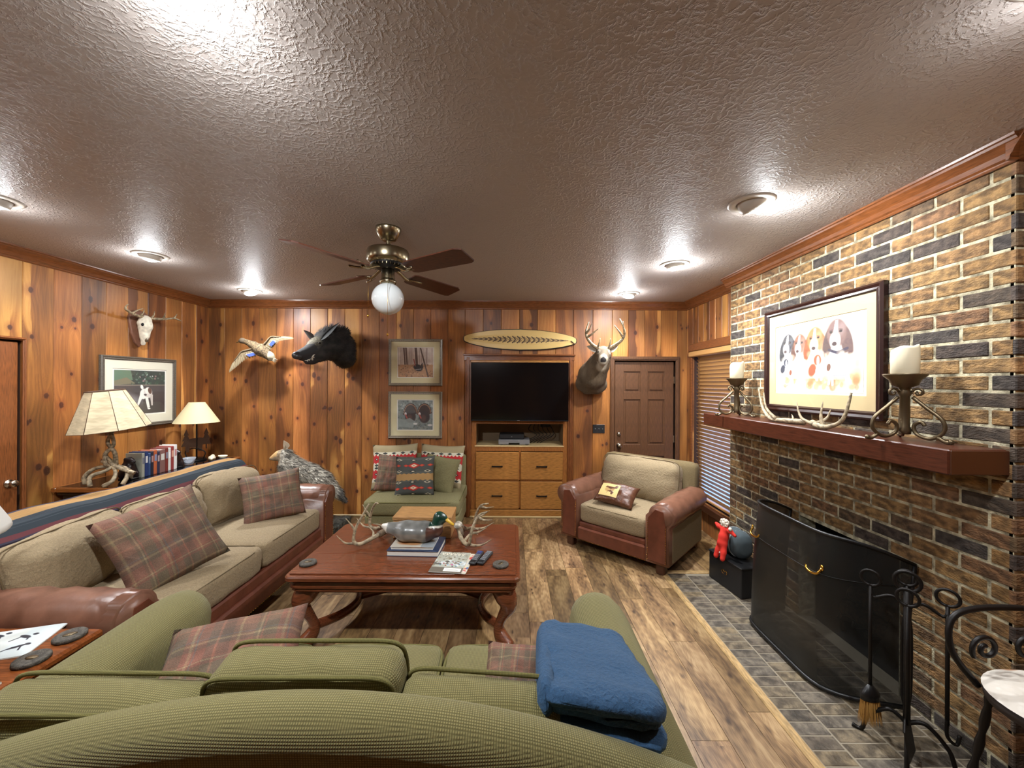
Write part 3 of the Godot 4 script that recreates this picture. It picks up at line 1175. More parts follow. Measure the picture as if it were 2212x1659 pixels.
	M.fan_metal = mat(C(150, 138, 112), 0.26, 1.0)
	M.fan_blade = tri_mat(C(92, 50, 34), T.grain, Vector3(2, 8, 8), 0.35)
	M.nickel = mat(C(190, 180, 164), 0.25, 1.0)
	M.milk = mat(C(214, 218, 218), 0.12)
	M.wax = mat(C(236, 226, 196), 0.5)
	M.shade = tri_mat(C(214, 200, 166), T.soft, Vector3(3, 12, 3), 0.8)
	M.shade.backlight_enabled = true
	M.shade.backlight = Color(0.5, 0.47, 0.38)
	M.shade2 = mat(C(216, 202, 158), 0.7)
	M.shade2.backlight_enabled = true
	M.shade2.backlight = Color(0.5, 0.47, 0.38)
	M.shade3 = mat(C(216, 214, 206), 0.7)
	M.lace = mat(C(84, 58, 40), 0.8)
	M.antler = tri_mat(C(186, 168, 136), T.mottle, Vector3(9, 9, 9), 0.55, T.rough, 0.15)
	M.antler_dark = tri_mat(C(118, 96, 70), T.mottle, Vector3(9, 9, 9), 0.6, T.rough, 0.25)
	M.bone = tri_mat(C(222, 214, 196), T.mottle, Vector3(8, 8, 8), 0.6)
	M.fur = mat(Color.WHITE, 0.85)
	M.fur.vertex_color_use_as_albedo = true
	M.gloss_paint = mat(Color.WHITE, 0.28)
	M.gloss_paint.vertex_color_use_as_albedo = true
	M.rock = tri_mat(C(128, 132, 126), T.mottle, Vector3(5, 5, 5), 0.9, T.rough, 0.8)
	M.slate = tri_mat(C(92, 86, 76), T.mottle, Vector3(14, 14, 14), 0.7, T.rough, 0.2)
	M.paper = mat(C(226, 222, 212), 0.8)
	M.mat_board = mat(C(206, 196, 158), 0.85)
	M.mat_cream = mat(C(214, 208, 188), 0.85)
	M.mat_tan = mat(C(204, 182, 136), 0.85)
	M.frame_grey = tri_mat(C(150, 138, 120), T.grain, Vector3(8, 8, 8), 0.4)
	M.frame_pup = tri_mat(C(104, 95, 84), T.grain, Vector3(8, 8, 8), 0.35)
	M.cutout = mat(C(74, 50, 34), 0.5, 0.4)
	M.frame_dark = mat(C(44, 24, 20), 0.25)
	M.glass = mat(Color(1, 1, 1, 0.02), 0.03)
	M.glass.transparency = BaseMaterial3D.TRANSPARENCY_ALPHA
	M.mesh_screen = mat(Color(0.10, 0.105, 0.10, 0.86), 0.38)
	M.mesh_screen.transparency = BaseMaterial3D.TRANSPARENCY_ALPHA
	M.slat = mat(C(184, 138, 84), 0.3)
	M.sill = mat(C(70, 38, 20), 0.4)
	M.patio = mat(C(188, 190, 194), 0.9)
	M.white_trim = mat(C(206, 200, 190), 0.4)
	M.bulb = mat(C(250, 250, 250), 0.4)
	M.bulb.emission_enabled = true
	M.bulb.emission = Color(1.0, 0.97, 0.9)
	M.bulb.emission_energy_multiplier = 14.0
	for k in ["turkey", "turkeys", "pup", "hounds", "snake", "hide"]:
		M["pic_" + k] = uv_mat(T[k], 0.6)
	for k in 5: M["cover%d" % k] = uv_mat(T["cover%d" % k], 0.35)


# ---------------------------------------------------------------- the room

func plank_mesh(w: float, y0: float, y1: float, t: float, b: int, v0: float, tint: Color, bev := 0.004) -> MB:
	var mb := MB.new()
	mb.col(tint)
	var h := w * 0.5
	var f := func(x: float, y: float) -> Vector2:
		var u := (x + h) / w
		var v := y / 2.74
		return Vector2((b + 0.02 + 0.96 * (u if v0 < 0.5 else 1.0 - u)) / 8.0, v if fmod(v0, 0.5) < 0.25 else 1.0 - v)
	var i := h - bev
	var a := Vector3(-i, y0, t)
	var c := Vector3(i, y1, t)
	mb.quad(a, Vector3(i, y0, t), c, Vector3(-i, y1, t), f.call(-i, y0), f.call(i, y0), f.call(i, y1), f.call(-i, y1))
	for s in [-1.0, 1.0]:
		var p := [Vector3(s * i, y0, t), Vector3(s * h, y0, t - bev * 1.3), Vector3(s * h, y1, t - bev * 1.3), Vector3(s * i, y1, t)]
		var q := [Vector3(s * h, y0, t - bev * 1.3), Vector3(s * h, y0, 0), Vector3(s * h, y1, 0), Vector3(s * h, y1, t - bev * 1.3)]
		for e in [p, q]:
			var u0: Vector2 = f.call(s * i, y0)
			var u1: Vector2 = f.call(s * i, y1)
			if s > 0: mb.quad(e[0], e[1], e[2], e[3], u0, u0, u1, u1)
			else: mb.quad(e[3], e[2], e[1], e[0], u1, u1, u0, u0)
	for yy in [y0, y1]:
		var e := [Vector3(-h, yy, 0), Vector3(h, yy, 0), Vector3(i, yy, t), Vector3(-i, yy, t)]
		if yy == y0: mb.quad(e[0], e[1], e[2], e[3], f.call(0.0, yy), f.call(0.0, yy), f.call(0.0, yy), f.call(0.0, yy))
		else: mb.quad(e[3], e[2], e[1], e[0], f.call(0.0, yy), f.call(0.0, yy), f.call(0.0, yy), f.call(0.0, yy))
	return mb


func plank_run(wall: Node3D, x0: float, x1: float, y0: float, y1: float, w := 0.222) -> void:
	var k := maxi(1, roundi((x1 - x0) / w))
	var pw := (x1 - x0) / k
	for i in k:
		var l := rng.randf_range(0.72, 1.12) * (0.72 if rng.randf() < 0.15 else 1.0)
		var tint := Color(l, l * rng.randf_range(0.90, 1.02), l * rng.randf_range(0.84, 1.04))
		var o := part(plank_mesh(pw - 0.0015, y0, y1, 0.018, rng.randi() % 8, rng.randf(), tint), "plank", M.wall, wall)
		o.position = Vector3(x0 + pw * (i + 0.5), 0, 0)


func wall_node(called: String, label: String, at: Vector3, turn: float) -> Node3D:
	var w := setting(called, label)
	w.position = at
	w.rotation_degrees.y = turn
	return w


func crown(called: String, a: Vector3, b: Vector3, out: Vector3, label: String, cap0 := false, cap1 := false) -> void:
	# profile: [out, up] from the wall to the ceiling
	var pr := [[0.0, -0.098], [0.010, -0.098], [0.014, -0.090], [0.014, -0.084], [0.022, -0.076], [0.030, -0.056], [0.046, -0.034], [0.056, -0.024], [0.060, -0.014], [0.068, -0.010], [0.070, 0.0], [0.0, 0.0]]
	var mb := MB.new()
	var rows := []
	var d := (b - a).normalized()
	var m := d.cross(Vector3.UP)
	for e in 2:
		var row := PackedVector3Array()
		for p in pr:
			row.append((a if e == 0 else b) + out * p[0] + Vector3.UP * p[1])
		rows.append(row)
	mb.surf(rows, true, 1.0, 1.0, m.dot(out) > 0)
	mb.cap(rows[0], m.dot(out) > 0)
	mb.cap(rows[1], m.dot(out) < 0)
	var o := part(mb, called, M.crown, self, label)
	o.set_meta("kind", "structure")
	o.set_meta("category", "trim")


func floor_plank(fl: Node3D, x: float, xe: float, za: float, zb: float, w: float, b: int, v0: float, tint: Color) -> void:
	var mb := MB.new()
	mb.col(tint)
	var g := 0.0012
	var p := [Vector3(x + g, 0, za - g), Vector3(xe - g, 0, za - g), Vector3(xe - g, 0, zb + g), Vector3(x + g, 0, zb + g)]
	var ue := (xe - x) / w
	var len := (za - zb) / 1.25
	mb.quad(p[0], p[1], p[2], p[3], Vector2((b + 0.01) / 4.0, v0), Vector2((b + 0.99 * ue) / 4.0, v0), Vector2((b + 0.99 * ue) / 4.0, v0 + len), Vector2((b + 0.01) / 4.0, v0 + len))
	for e in 4:
		var q: Vector3 = p[e]
		var r: Vector3 = p[(e + 1) % 4]
		var u := Vector2((b + 0.5) / 4.0, v0)
		mb.quad(q - Vector3(0, 0.012, 0), r - Vector3(0, 0.012, 0), r, q, u, u, u, u)
	part(mb, "floor_plank", M.floor, fl)


func build_room() -> void:
	# floor
	var fl := setting("floor", "wood-look plank floor in mixed brown and tan tones")
	part(MB.new().span(Vector3(XL - 0.2, -0.12, ZB - 0.6), Vector3(XR + 0.6, -0.014, ZF + 0.2)), "subfloor", M.backing, fl)
	var w := 0.182
	var cols := int(ceil((XR - XL) / w))
	for c in cols:
		var x := XL + w * c
		var z := ZF + rng.randf_range(0.0, 1.2)
		while z > ZB:
			var za := minf(z, ZF)
			var zb := maxf(z - 1.22, ZB)
			z -= 1.22
			if za - zb < 0.03: continue
			var xe := minf(x + w, XR)
			var segs := [[za, zb, xe]]
			if x + w > 1.345 and za > -3.48:
				segs = []
				if x < 1.335: segs.append([za, maxf(zb, -3.48), minf(xe, 1.345)])
				if zb < -3.49: segs.append([-3.48, zb, xe])
			var l := rng.randf_range(0.62, 1.15)
			if rng.randf() < 0.28 and za - zb > 0.7: l *= 0.55
			var tint := Color(l, l * rng.randf_range(0.93, 1.0), l * rng.randf_range(0.84, 1.0))
			var b := rng.randi() % 4
			var v0 := rng.randf()
			for sg in segs:
				floor_plank(fl, x, sg[2], sg[0], sg[1], w, b, v0, tint)
	var st := MB.new().span(Vector3(1.345, -0.01, 1.7), Vector3(1.395, 0.010, -3.53), 0.008)
	part(st, "threshold_strip", M.strip, fl, "pale wooden strip between planks and hearth bricks")
	st = MB.new().span(Vector3(1.395, -0.01, -3.48), Vector3(1.80, 0.010, -3.53), 0.008)
	part(st, "threshold_strip", M.strip_x, fl, "pale wooden strip between planks and hearth bricks")

	# back wall
	var wb := wall_node("wall_back", "knotty pine plank wall behind the television", Vector3(0, 0, ZB), 0)
	var bk := MB.new()
	for s in [[XL - 0.15, -0.60, 0.0, CEIL], [-0.60, 0.78, 2.02, CEIL], [0.78, 1.27, 0.0, CEIL], [1.27, 2.10, 2.02, CEIL], [2.10, XR + 0.15, 0.0, CEIL]]:
		bk.span(Vector3(s[0], s[2], -0.10), Vector3(s[1], s[3], 0.0))
	part(bk, "wall_core", M.backing, wb)
	plank_run(wb, XL, -0.60, 0, CEIL)
	plank_run(wb, -0.60, 0.78, 2.02, CEIL)
	plank_run(wb, 0.78, 1.27, 0, CEIL)
	plank_run(wb, 1.27, 2.10, 2.02, CEIL, 0.19)
	plank_run(wb, 2.10, XR, 0, CEIL)
	# left wall: local x is the distance in front of the camera
	var wl := wall_node("wall_left", "knotty pine plank wall behind the console table", Vector3(XL, 0, 0), 90)
	bk = MB.new()
	for s in [[-ZF - 0.15, 2.24, 0.0, CEIL], [2.24, 3.06, 2.03, CEIL], [3.06, -ZB + 0.1, 0.0, CEIL]]:
		bk.span(Vector3(s[0], s[2], -0.10), Vector3(s[1], s[3], 0.0))
	part(bk, "wall_core", M.backing, wl)
	plank_run(wl, -ZF, 2.24, 0, CEIL)
	plank_run(wl, 2.24, 3.06, 2.03, CEIL)
	plank_run(wl, 3.06, -ZB, 0, CEIL)
	# right wall: local x is minus the distance in front of the camera
	var wr := wall_node("wall_right", "knotty pine plank wall around the window", Vector3(XR, 0, 0), -90)
	bk = MB.new()
	for s in [[ZB - 0.1, -4.78, 0.0, CEIL], [-4.78, -3.86, 2.10, CEIL], [-4.78, -3.86, 0.0, 0.33], [-3.86, -3.0, 0.0, CEIL], [-3.0, -2.1, 1.2, CEIL], [-2.1, ZF + 0.15, 0.0, CEIL]]:
		bk.span(Vector3(s[0], s[2], -0.10), Vector3(s[1], s[3], 0.0))
	part(bk, "wall_core", M.backing, wr)
	plank_run(wr, ZB, -4.78, 0, CEIL)
	plank_run(wr, -4.78, -3.86, 2.10, CEIL, 0.13)
	plank_run(wr, -4.78, -3.86, 0, 0.33, 0.13)
	plank_run(wr, -3.86, BZ0, 0, CEIL)
	plank_run(wr, BZ1, ZF, 0, CEIL)
	# wall behind the camera
	var wf := wall_node("wall_front", "knotty pine plank wall opposite the television", Vector3(0, 0, ZF), 180)
	part(MB.new().span(Vector3(-XR - 0.15, 0, -0.1), Vector3(-XL + 0.15, CEIL, 0)), "wall_core", M.backing, wf)
	plank_run(wf, -XR, -XL, 0, CEIL, 0.3)
	# ceiling
	var ce := setting("ceiling", "taupe ceiling of rough brushed plaster")
	part(MB.new().span(Vector3(XL - 0.2, CEIL, ZB - 0.2), Vector3(XR + 0.2, CEIL + 0.12, ZF + 0.2)), "plaster", M.ceiling, ce)
	# crown mouldings and the pale bead at the foot of the back wall
	var c := CEIL
	crown("trim_1", Vector3(XL, c, ZB + 0.018), Vector3(XR, c, ZB + 0.018), Vector3(0, 0, 1), "stained wooden crown moulding above the back wall")
	crown("trim_2", Vector3(XL + 0.018, c, ZF), Vector3(XL + 0.018, c, ZB), Vector3(1, 0, 0), "stained wooden crown moulding above the left wall")
	crown("trim_3", Vector3(XR - 0.018, c, ZB), Vector3(XR - 0.018, c, BZ0), Vector3(-1, 0, 0), "short stained crown moulding above the window")
	crown("trim_4", Vector3(BX - 0.008, c, BZ0 - 0.05), Vector3(BX - 0.008, c, BZ1 + 0.05), Vector3(-1, 0, 0), "stained wooden crown moulding above the brick chimney")
	crown("trim_5", Vector3(BX - 0.06, c, BZ1 + 0.008), Vector3(XR, c, BZ1 + 0.008), Vector3(0, 0, 1), "short stained crown moulding returning round the brick chimney")
	crown("trim_6", Vector3(XR - 0.018, c, BZ1), Vector3(XR - 0.018, c, ZF), Vector3(-1, 0, 0), "stained crown moulding between brick chimney and rear wall")
	var bb := MB.new()
	for s in [[XL + 0.02, -0.62], [0.80, 1.20], [2.14, XR - 0.02]]:
		bb.span(Vector3(s[0], 0.0, ZB + 0.018), Vector3(s[1], 0.028, ZB + 0.040), 0.008)
	var bo := part(bb, "baseboard_back", M.trim_pale, self, "thin pale bead along the foot of the plank wall")
	bo.set_meta("kind", "structure")
	bo.set_meta("category", "baseboard")

	build_doors()
	build_window()
	build_chimney()


func panel_door(parent: Node3D, x0: float, x1: float, h: float, z: float, m: Material) -> void:
	var w := x1 - x0
	var sw := 0.115
	var slab := MB.new().span(Vector3(x0, 0.01, z - 0.03), Vector3(x1, h, z), 0.002)
	var sl := part(slab, "door_slab", m, parent)
	var mid := (x0 + x1) * 0.5
	# stiles and rails stand proud of the slab
	var fr := MB.new()
	for s in [[x0, x0 + sw], [mid - 0.05, mid + 0.05], [x1 - sw, x1]]:
		fr.span(Vector3(s[0], 0.012, z), Vector3(s[1], h - 0.002, z + 0.014), 0.004)
	for y in [[0.012, 0.20], [0.78, 0.93], [1.50, 1.60], [h - 0.13, h - 0.002]]:
		for e in [[x0 + sw, mid - 0.05], [mid + 0.05, x1 - sw]]:
			fr.span(Vector3(e[0] - 0.004, y[0], z), Vector3(e[1] + 0.004, y[1], z + 0.0135), 0.004)
	part(fr, "stiles", m, sl)
	for y in [[0.20, 0.78], [0.93, 1.50], [1.60, h - 0.13]]:
		for e in [[x0 + sw, mid - 0.05], [mid + 0.05, x1 - sw]]:
			var pn := MB.new().span(Vector3(e[0] + 0.022, y[0] + 0.022, z), Vector3(e[1] - 0.022, y[1] - 0.022, z + 0.011), 0.009)
			part(pn, "panel", m, sl)


func knob(parent: Node, at: Vector3, dirz: float, r := 0.028) -> void:
	var mb := MB.new().smooth(true)
	mb.at(at, Vector3(90, 0, 0))
	mb.lathe([[0.0, 0.0], [r * 1.1, 0.0], [r * 1.1, 0.008], [r * 0.42, 0.012], [r * 0.40, 0.026], [r * 0.9, 0.034], [r, 0.046], [r * 0.85, 0.058], [r * 0.3, 0.062], [0.0, 0.062]], 18)
	part(mb, "door_knob", M.nickel, parent, "round satin nickel knob")


func casing(parent: Node, x0: float, x1: float, h: float, z: float, w: float, m: Material) -> void:
	for s in [[x0 - w, x0], [x1, x1 + w]]:
		var mb := MB.new().span(Vector3(s[0], 0, z), Vector3(s[1], h + w, z + 0.022), 0.006)
		mb.span(Vector3(s[0] + w * 0.3, 0, z + 0.02), Vector3(s[0] + w * 0.75, h + w * 0.7, z + 0.028), 0.005)
		part(mb, "door_casing", m, parent)
	var t := MB.new().span(Vector3(x0 - w, h, z), Vector3(x1 + w, h + w, z + 0.023), 0.006)
	t.span(Vector3(x0 - w * 0.7, h + w * 0.3, z + 0.02), Vector3(x1 + w * 0.7, h + w * 0.72, z + 0.029), 0.005)
	part(t, "door_casing", m, parent)


func build_doors() -> void:
	var d := wall_node("door_1", "brown six-panel door between deer head and window", Vector3(0, 0, ZB), 0)
	part(MB.new().span(Vector3(1.24, 0, -0.14), Vector3(2.12, 2.05, -0.10)), "door_backing", M.backing, d)
	panel_door(d, 1.312, 2.060, 1.985, -0.012, M.door)
	casing(d, 1.30, 2.072, 1.992, 0.018, 0.055, M.door)
	knob(d, Vector3(1.365, 0.915, 0.002), 1.0)
	var db := MB.new().smooth(true).at(Vector3(1.365, 1.06, 0.002), Vector3(90, 0, 0))
	db.lathe([[0.0, 0.0], [0.026, 0.0], [0.026, 0.012], [0.020, 0.022], [0.0, 0.024]], 16)
	part(db, "deadbolt", M.nickel, d)
	for y in [0.25, 1.0, 1.75]:
		part(MB.new().span(Vector3(2.058, y - 0.045, 0.0), Vector3(2.070, y + 0.045, 0.012), 0.003), "hinge", M.nickel, d)
	d = wall_node("door_2", "stained wooden door at the near end of the left wall", Vector3(XL, 0, 0), 90)
	part(MB.new().span(Vector3(2.2, 0, -0.14), Vector3(3.1, 2.05, -0.10)), "door_backing", M.backing, d)
	panel_door(d, 2.262, 3.040, 2.00, -0.004, M.door_dark)
	casing(d, 2.25, 3.052, 2.01, 0.016, 0.025, M.door_dark)
	knob(d, Vector3(2.985, 0.905, 0.010), 1.0)


func build_window() -> void:
	var w := wall_node("window_1", "tall window behind brown slatted blinds beside the brick chimney", Vector3(XR, 0, 0), -90)
	var x0 := -4.78
	var x1 := -3.86
	part(MB.new().span(Vector3(x0, 0.34, -0.085), Vector3(x1, 2.10, -0.081)), "pane", M.glass, w)
	var sash := MB.new()
	for s in [[x0, 0.33, x0 + 0.05, 2.1], [x1 - 0.05, 0.33, x1, 2.1], [x0, 0.33, x1, 0.39], [x0, 2.04, x1, 2.1], [x0, 1.19, x1, 1.24]]:
		sash.span(Vector3(s[0], s[1], -0.098), Vector3(s[2], s[3], -0.068), 0.004)
	part(sash, "sash", M.white_trim, w)
	part(MB.new().span(Vector3(x0 - 0.06, 2.10, 0.016), Vector3(x1 + 0.06, 2.19, 0.05), 0.008), "window_head", M.crown, w)
	part(MB.new().span(Vector3(x0 - 0.05, 2.03, 0.012), Vector3(x1 + 0.05, 2.095, 0.055), 0.012), "blind_valance", M.slat, w, "pale wooden valance over the blinds")
	part(MB.new().span(Vector3(x0 - 0.05, 0.33, 0.014), Vector3(x0, 2.10, 0.036), 0.006), "window_casing", M.crown, w)
	part(MB.new().span(Vector3(x1, 0.33, 0.014), Vector3(x1 + 0.05, 2.10, 0.036), 0.006), "window_casing", M.crown, w)
	part(MB.new().span(Vector3(x0 - 0.06, 0.255, 0.014), Vector3(x1 + 0.06, 0.33, 0.065), 0.006), "sill", M.sill, w)
	# blinds hang in the opening
	var bl := thing("window_blinds", "brown slatted blinds hanging in the window by the brick chimney", "blinds", Vector3(XR, 0, 0), -90)
	var slat := MB.new()
	var rows := []
	for i in 5:
		var t := i / 4.0 - 0.5
		rows.append(PackedVector3Array([Vector3(x1 - 0.025, 0.004 * (1 - 4 * t * t), t * 0.05), Vector3(x0 + 0.025, 0.004 * (1 - 4 * t * t), t * 0.05)]))
	var low := []
	for r in rows: low.append(PackedVector3Array([r[0] - Vector3(0, 0.003, 0), r[1] - Vector3(0, 0.003, 0)]))
	slat.surf(rows, false, 1, 1, true)
	slat.surf(low, false, 1, 1, false)
	for e in [0, 4]:
		slat.quad(rows[e][0], rows[e][1], low[e][1], low[e][0])
	var sm := slat.done()
	var y := 2.02
	while y > 0.38:
		var o := part(sm, "slat", M.slat, bl)
		o.position = Vector3(0, y, -0.032)
		o.rotation_degrees.x = -57.0
		y -= 0.0435
	part(MB.new().span(Vector3(x0 + 0.02, 0.345, -0.058), Vector3(x1 - 0.02, 0.372, -0.008), 0.006), "bottom_rail", M.slat, bl)
	for xx in [x0 + 0.12, x1 - 0.12]:
		part(MB.new().tube([Vector3(xx, 0.37, -0.004), Vector3(xx, 2.04, -0.004)], 0.0022, 5), "ladder_cord", M.lace, bl)
	var pa := setting("ground", "grey paved ground outside the window")
	part(MB.new().span(Vector3(XR + 0.3, -0.3, -9), Vector3(XR + 9, -0.2, 4)), "paving", M.patio, pa)


func build_chimney() -> void:
	var wc := setting("wall_chimney", "brick chimney breast of tan and brown bricks with pale mortar")
	var oz0 := -2.86   # firebox opening
	var oz1 := -2.12
	var oh := 0.74
	var core := MB.new()
	var x0 := BX
	core.span(Vector3(x0, 0, BZ0 + 0.008), Vector3(x0 + 0.12, CEIL, oz0))
	core.span(Vector3(x0, 0, oz1), Vector3(x0 + 0.12, CEIL, BZ1 - 0.008))
	core.span(Vector3(x0, oh, oz0), Vector3(x0 + 0.12, CEIL, oz1))
	part(core, "mortar", M.mortar, wc)
	var fb := MB.new()
	fb.span(Vector3(x0 + 0.10, -0.02, oz0 - 0.05), Vector3(x0 + 0.55, 0.0, oz1 + 0.05))
	fb.span(Vector3(x0 + 0.12, oh, oz0 - 0.05), Vector3(x0 + 0.55, oh + 0.06, oz1 + 0.05))
	fb.span(Vector3(x0 + 0.50, 0, oz0 - 0.05), Vector3(x0 + 0.55, oh, oz1 + 0.05))
	fb.span(Vector3(x0 + 0.02, 0, oz0 - 0.06), Vector3(x0 + 0.55, oh + 0.06, oz0 - 0.002))
	fb.span(Vector3(x0 + 0.02, 0, oz1 + 0.002), Vector3(x0 + 0.55, oh + 0.06, oz1 + 0.06))
	part(fb, "firebox", M.soot, wc)
	var tones := [C(158, 124, 78), C(146, 112, 68), C(132, 100, 64), C(152, 116, 74), C(112, 90, 66), C(88, 75, 62), C(76, 68, 62), C(82, 70, 62), C(138, 102, 70)]
	var bm := []
	for t in tones:
		var m: StandardMaterial3D = M.brick.duplicate()
		m.albedo_color = t
		m.vertex_color_use_as_albedo = false
		bm.append(m)
	var ch := 0.0758
	var bl := 0.2275
	var jt := 0.0115
	var full := MB.new().box(Vector3.ZERO, Vector3(0.024, ch - jt, bl - jt), 0.004).done()
	var half := MB.new().box(Vector3.ZERO, Vector3(0.024, ch - jt, bl * 0.5 - jt), 0.004).done()
	var list := []
	var r := 0
	var y := ch * 0.5
	while y < CEIL - 0.06:
		var z := BZ0 if r % 2 == 0 else BZ0 - bl * 0.5
		while z < BZ1 - 0.02:
			var za := maxf(z, BZ0)
			var zb := minf(z + bl, BZ1)
			z += bl
			if zb - za < 0.05: continue
			if y < oh and zb > oz0 + 0.02 and za < oz1 - 0.02:
				if za < oz0 and oz0 - za > 0.05: zb = oz0
				elif zb > oz1 and zb - oz1 > 0.05: za = oz1
				else: continue
			var hidden := (y > 1.30 and y < 1.41) or (y > 1.55 and y < 2.2 and za > -3.15 and zb < -2.25)
			list.append([za, zb, y, hidden, Vector3(BX, y - 1.69, (za + zb) * 0.5).length()])
		y += ch
		r += 1
	list.sort_custom(func(a, b): return a[4] < b[4] if a[3] == b[3] else not a[3])
	var rest := MB.new()
	for i in list.size():
		var b: Array = list[i]
		var L: float = b[1] - b[0]
		var at := Vector3(BX + 0.0085 + rng.randf_range(-0.001, 0.0015), b[2], (b[0] + b[1]) * 0.5)
		var tone: int = [0, 0, 1, 1, 2, 3, 3, 4, 5, 6, 7, 8][rng.randi() % 12]
		if i < 296:
			var mesh: Mesh = full if absf(L - bl) < 0.01 else half if absf(L - bl * 0.5) < 0.01 else MB.new().box(Vector3.ZERO, Vector3(0.024, ch - jt, L - jt), 0.004).done()
			var o := part(mesh, "brick", bm[tone], wc)
			o.position = at
			o.rotation_degrees = Vector3(rng.randf_range(-0.4, 0.4), 0, 0)
		else:
			rest.col((tones[tone] as Color).srgb_to_linear())
			rest.box(at, Vector3(0.024, ch - jt, L - jt), 0.004)
	var ro := part(rest, "bricks", M.brick, wc)
	ro.set_meta("kind", "stuff")
	# the near return of the breast
	var rb := MB.new()
	var rr := 0
	y = ch * 0.5
	while y < CEIL - 0.06:
		rb.col((tones[rng.randi() % 9] as Color).srgb_to_linear())
		rb.span(Vector3(BX - 0.0035, y - (ch - jt) * 0.5, BZ1 - 0.02), Vector3(XR, y + (ch - jt) * 0.5, BZ1 + 0.004), 0.004)
		y += ch
	part(rb, "return_bricks", M.brick, wc)
	part(MB.new().span(Vector3(BX, 0, BZ1 - 0.02), Vector3(XR, CEIL, BZ1 - 0.004)), "mortar", M.mortar, wc)
	part(MB.new().span(Vector3(BX, 0, BZ0), Vector3(XR, CEIL, BZ0 + 0.012)), "mortar", M.mortar, wc)
	# hearth floor of bricks set flush
	var he := setting("floor_hearth", "flush brick hearth in front of the fire screen")
	part(MB.new().span(Vector3(1.39, -0.10, -3.49), Vector3(BX + 0.12, -0.002, 1.7)), "mortar", mat(C(140, 130, 112), 0.95), he)
	var hm := []
	for t in [C(124, 110, 88), C(112, 100, 84), C(102, 92, 78), C(130, 114, 88), C(116, 106, 92)]:
		var m: StandardMaterial3D = M.brick.duplicate()
		m.albedo_color = t
		m.vertex_color_use_as_albedo = false
		m.roughness = 0.7
		hm.append(m)
	var row := 0
	for xs in [[1.397, 1.56], [1.56, 1.79], [1.79, 2.02], [2.02, 2.117]]:
		var z := -3.485 + (0.038 if row % 2 else 0.0)
		while z < 0.3:
			var ze := z + 0.0765
			var mesh := MB.new().span(Vector3(xs[0] + 0.005, -0.02, z + 0.003), Vector3(xs[1] - 0.004, 0.0, ze - 0.003), 0.002)
			part(mesh, "hearth_brick", hm[rng.randi() % 5], he)
			z += 0.0765
		row += 1


# ---------------------------------------------------------------- lamps in the ceiling

func eyeball(at: Vector3, aim: Vector3, label: String, energy: float) -> void:
	var t := thing("recessed_light", label, "light", at, 0, "eyeball lights set into the ceiling")
	var ring := MB.new().smooth(true)
	ring.lathe([[0.077, 0.010], [0.077, -0.004], [0.085, -0.010], [0.110, -0.009], [0.121, -0.003], [0.121, 0.004]], 28)
	part(ring, "trim_ring", M.white_trim, t)
	var d := aim.normalized()
	var bs := Basis(Quaternion(Vector3.DOWN, d))
	var cup := MB.new().smooth(true)
	cup.x = Transform3D(bs, Vector3(0, 0.012, 0))
	cup.lathe([[0.0, 0.066], [0.040, 0.055], [0.068, 0.018], [0.076, -0.010], [0.072, -0.032], [0.066, -0.048], [0.060, -0.046], [0.058, -0.030], [0.0, -0.030]], 24)
	part(cup, "eyeball", M.white_trim, t)
	var lens := MB.new().smooth(true)
	lens.x = Transform3D(bs, Vector3(0, 0.012, 0))
	lens.lathe([[0.0, -0.066], [0.034, -0.060], [0.055, -0.046], [0.057, -0.036], [0.0, -0.034]], 20)
	part(lens, "bulb", M.bulb, t)
	var l := SpotLight3D.new()
	l.name = "beam"
	l.light_color = Color(0.97, 0.985, 1.0)
	l.light_energy = energy
	l.light_size = 0.04
	l.spot_range = 14.0
	l.spot_angle = 88.0
	l.spot_angle_attenuation = 1.0
	l.spot_attenuation = 2.0
	l.shadow_enabled = true
	t.add_child(l)
	l.position = Vector3(0, 0.012, 0) + d * 0.075
	var sp := OmniLight3D.new()
	sp.name = "spill"
	sp.light_color = l.light_color
	sp.light_energy = energy * 0.08
	sp.light_size = 0.05
	sp.omni_range = 12.0
	sp.omni_attenuation = 2.0
	sp.shadow_enabled = true
	t.add_child(sp)
	sp.position = Vector3(0, 0.012, 0) + d * 0.088
	var up := Vector3.FORWARD if absf(d.y) > 0.9 else Vector3.UP
	l.basis = Basis.looking_at(d, up)


func build_lights() -> void:
	var e := 4.8
	var y := CEIL
	eyeball(Vector3(-2.97, y, -4.40), Vector3(0.30, -1, 0.10), "white eyeball light aimed past the flying duck", e * 0.8)
	eyeball(Vector3(-2.97, y, -3.19), Vector3(-0.20, -1, -0.05), "white eyeball light over the console table", e * 0.5)
	eyeball(Vector3(-2.97, y, -2.22), Vector3(-0.20, -1, 0.0), "white eyeball light over the left sofa", e * 0.5)
	eyeball(Vector3(1.33, y, -4.45), Vector3(-0.20, -1, 0.15), "white eyeball light near the deer head", e * 0.8)
	eyeball(Vector3(1.40, y, -3.36), Vector3(0.15, -1, 0.0), "white eyeball light over the leather armchair", e)
	eyeball(Vector3(1.36, y, -2.22), Vector3(0.62, -0.8, -0.10), "white eyeball light tilted towards the brick chimney", e * 0.40)
	eyeball(Vector3(1.36, y, -0.93), Vector3(0.40, -1, 0.0), "white eyeball light over the hearth corner", e * 0.4)
	eyeball(Vector3(-0.86, y, -0.92), Vector3(-0.10, -1, -0.55), "white eyeball light over the green sofa", e * 0.8)
	eyeball(Vector3(-2.97, y, -0.98), Vector3(-0.30, -1, 0.0), "white eyeball light over the corner side table", e * 0.5)


# ---------------------------------------------------------------- back wall

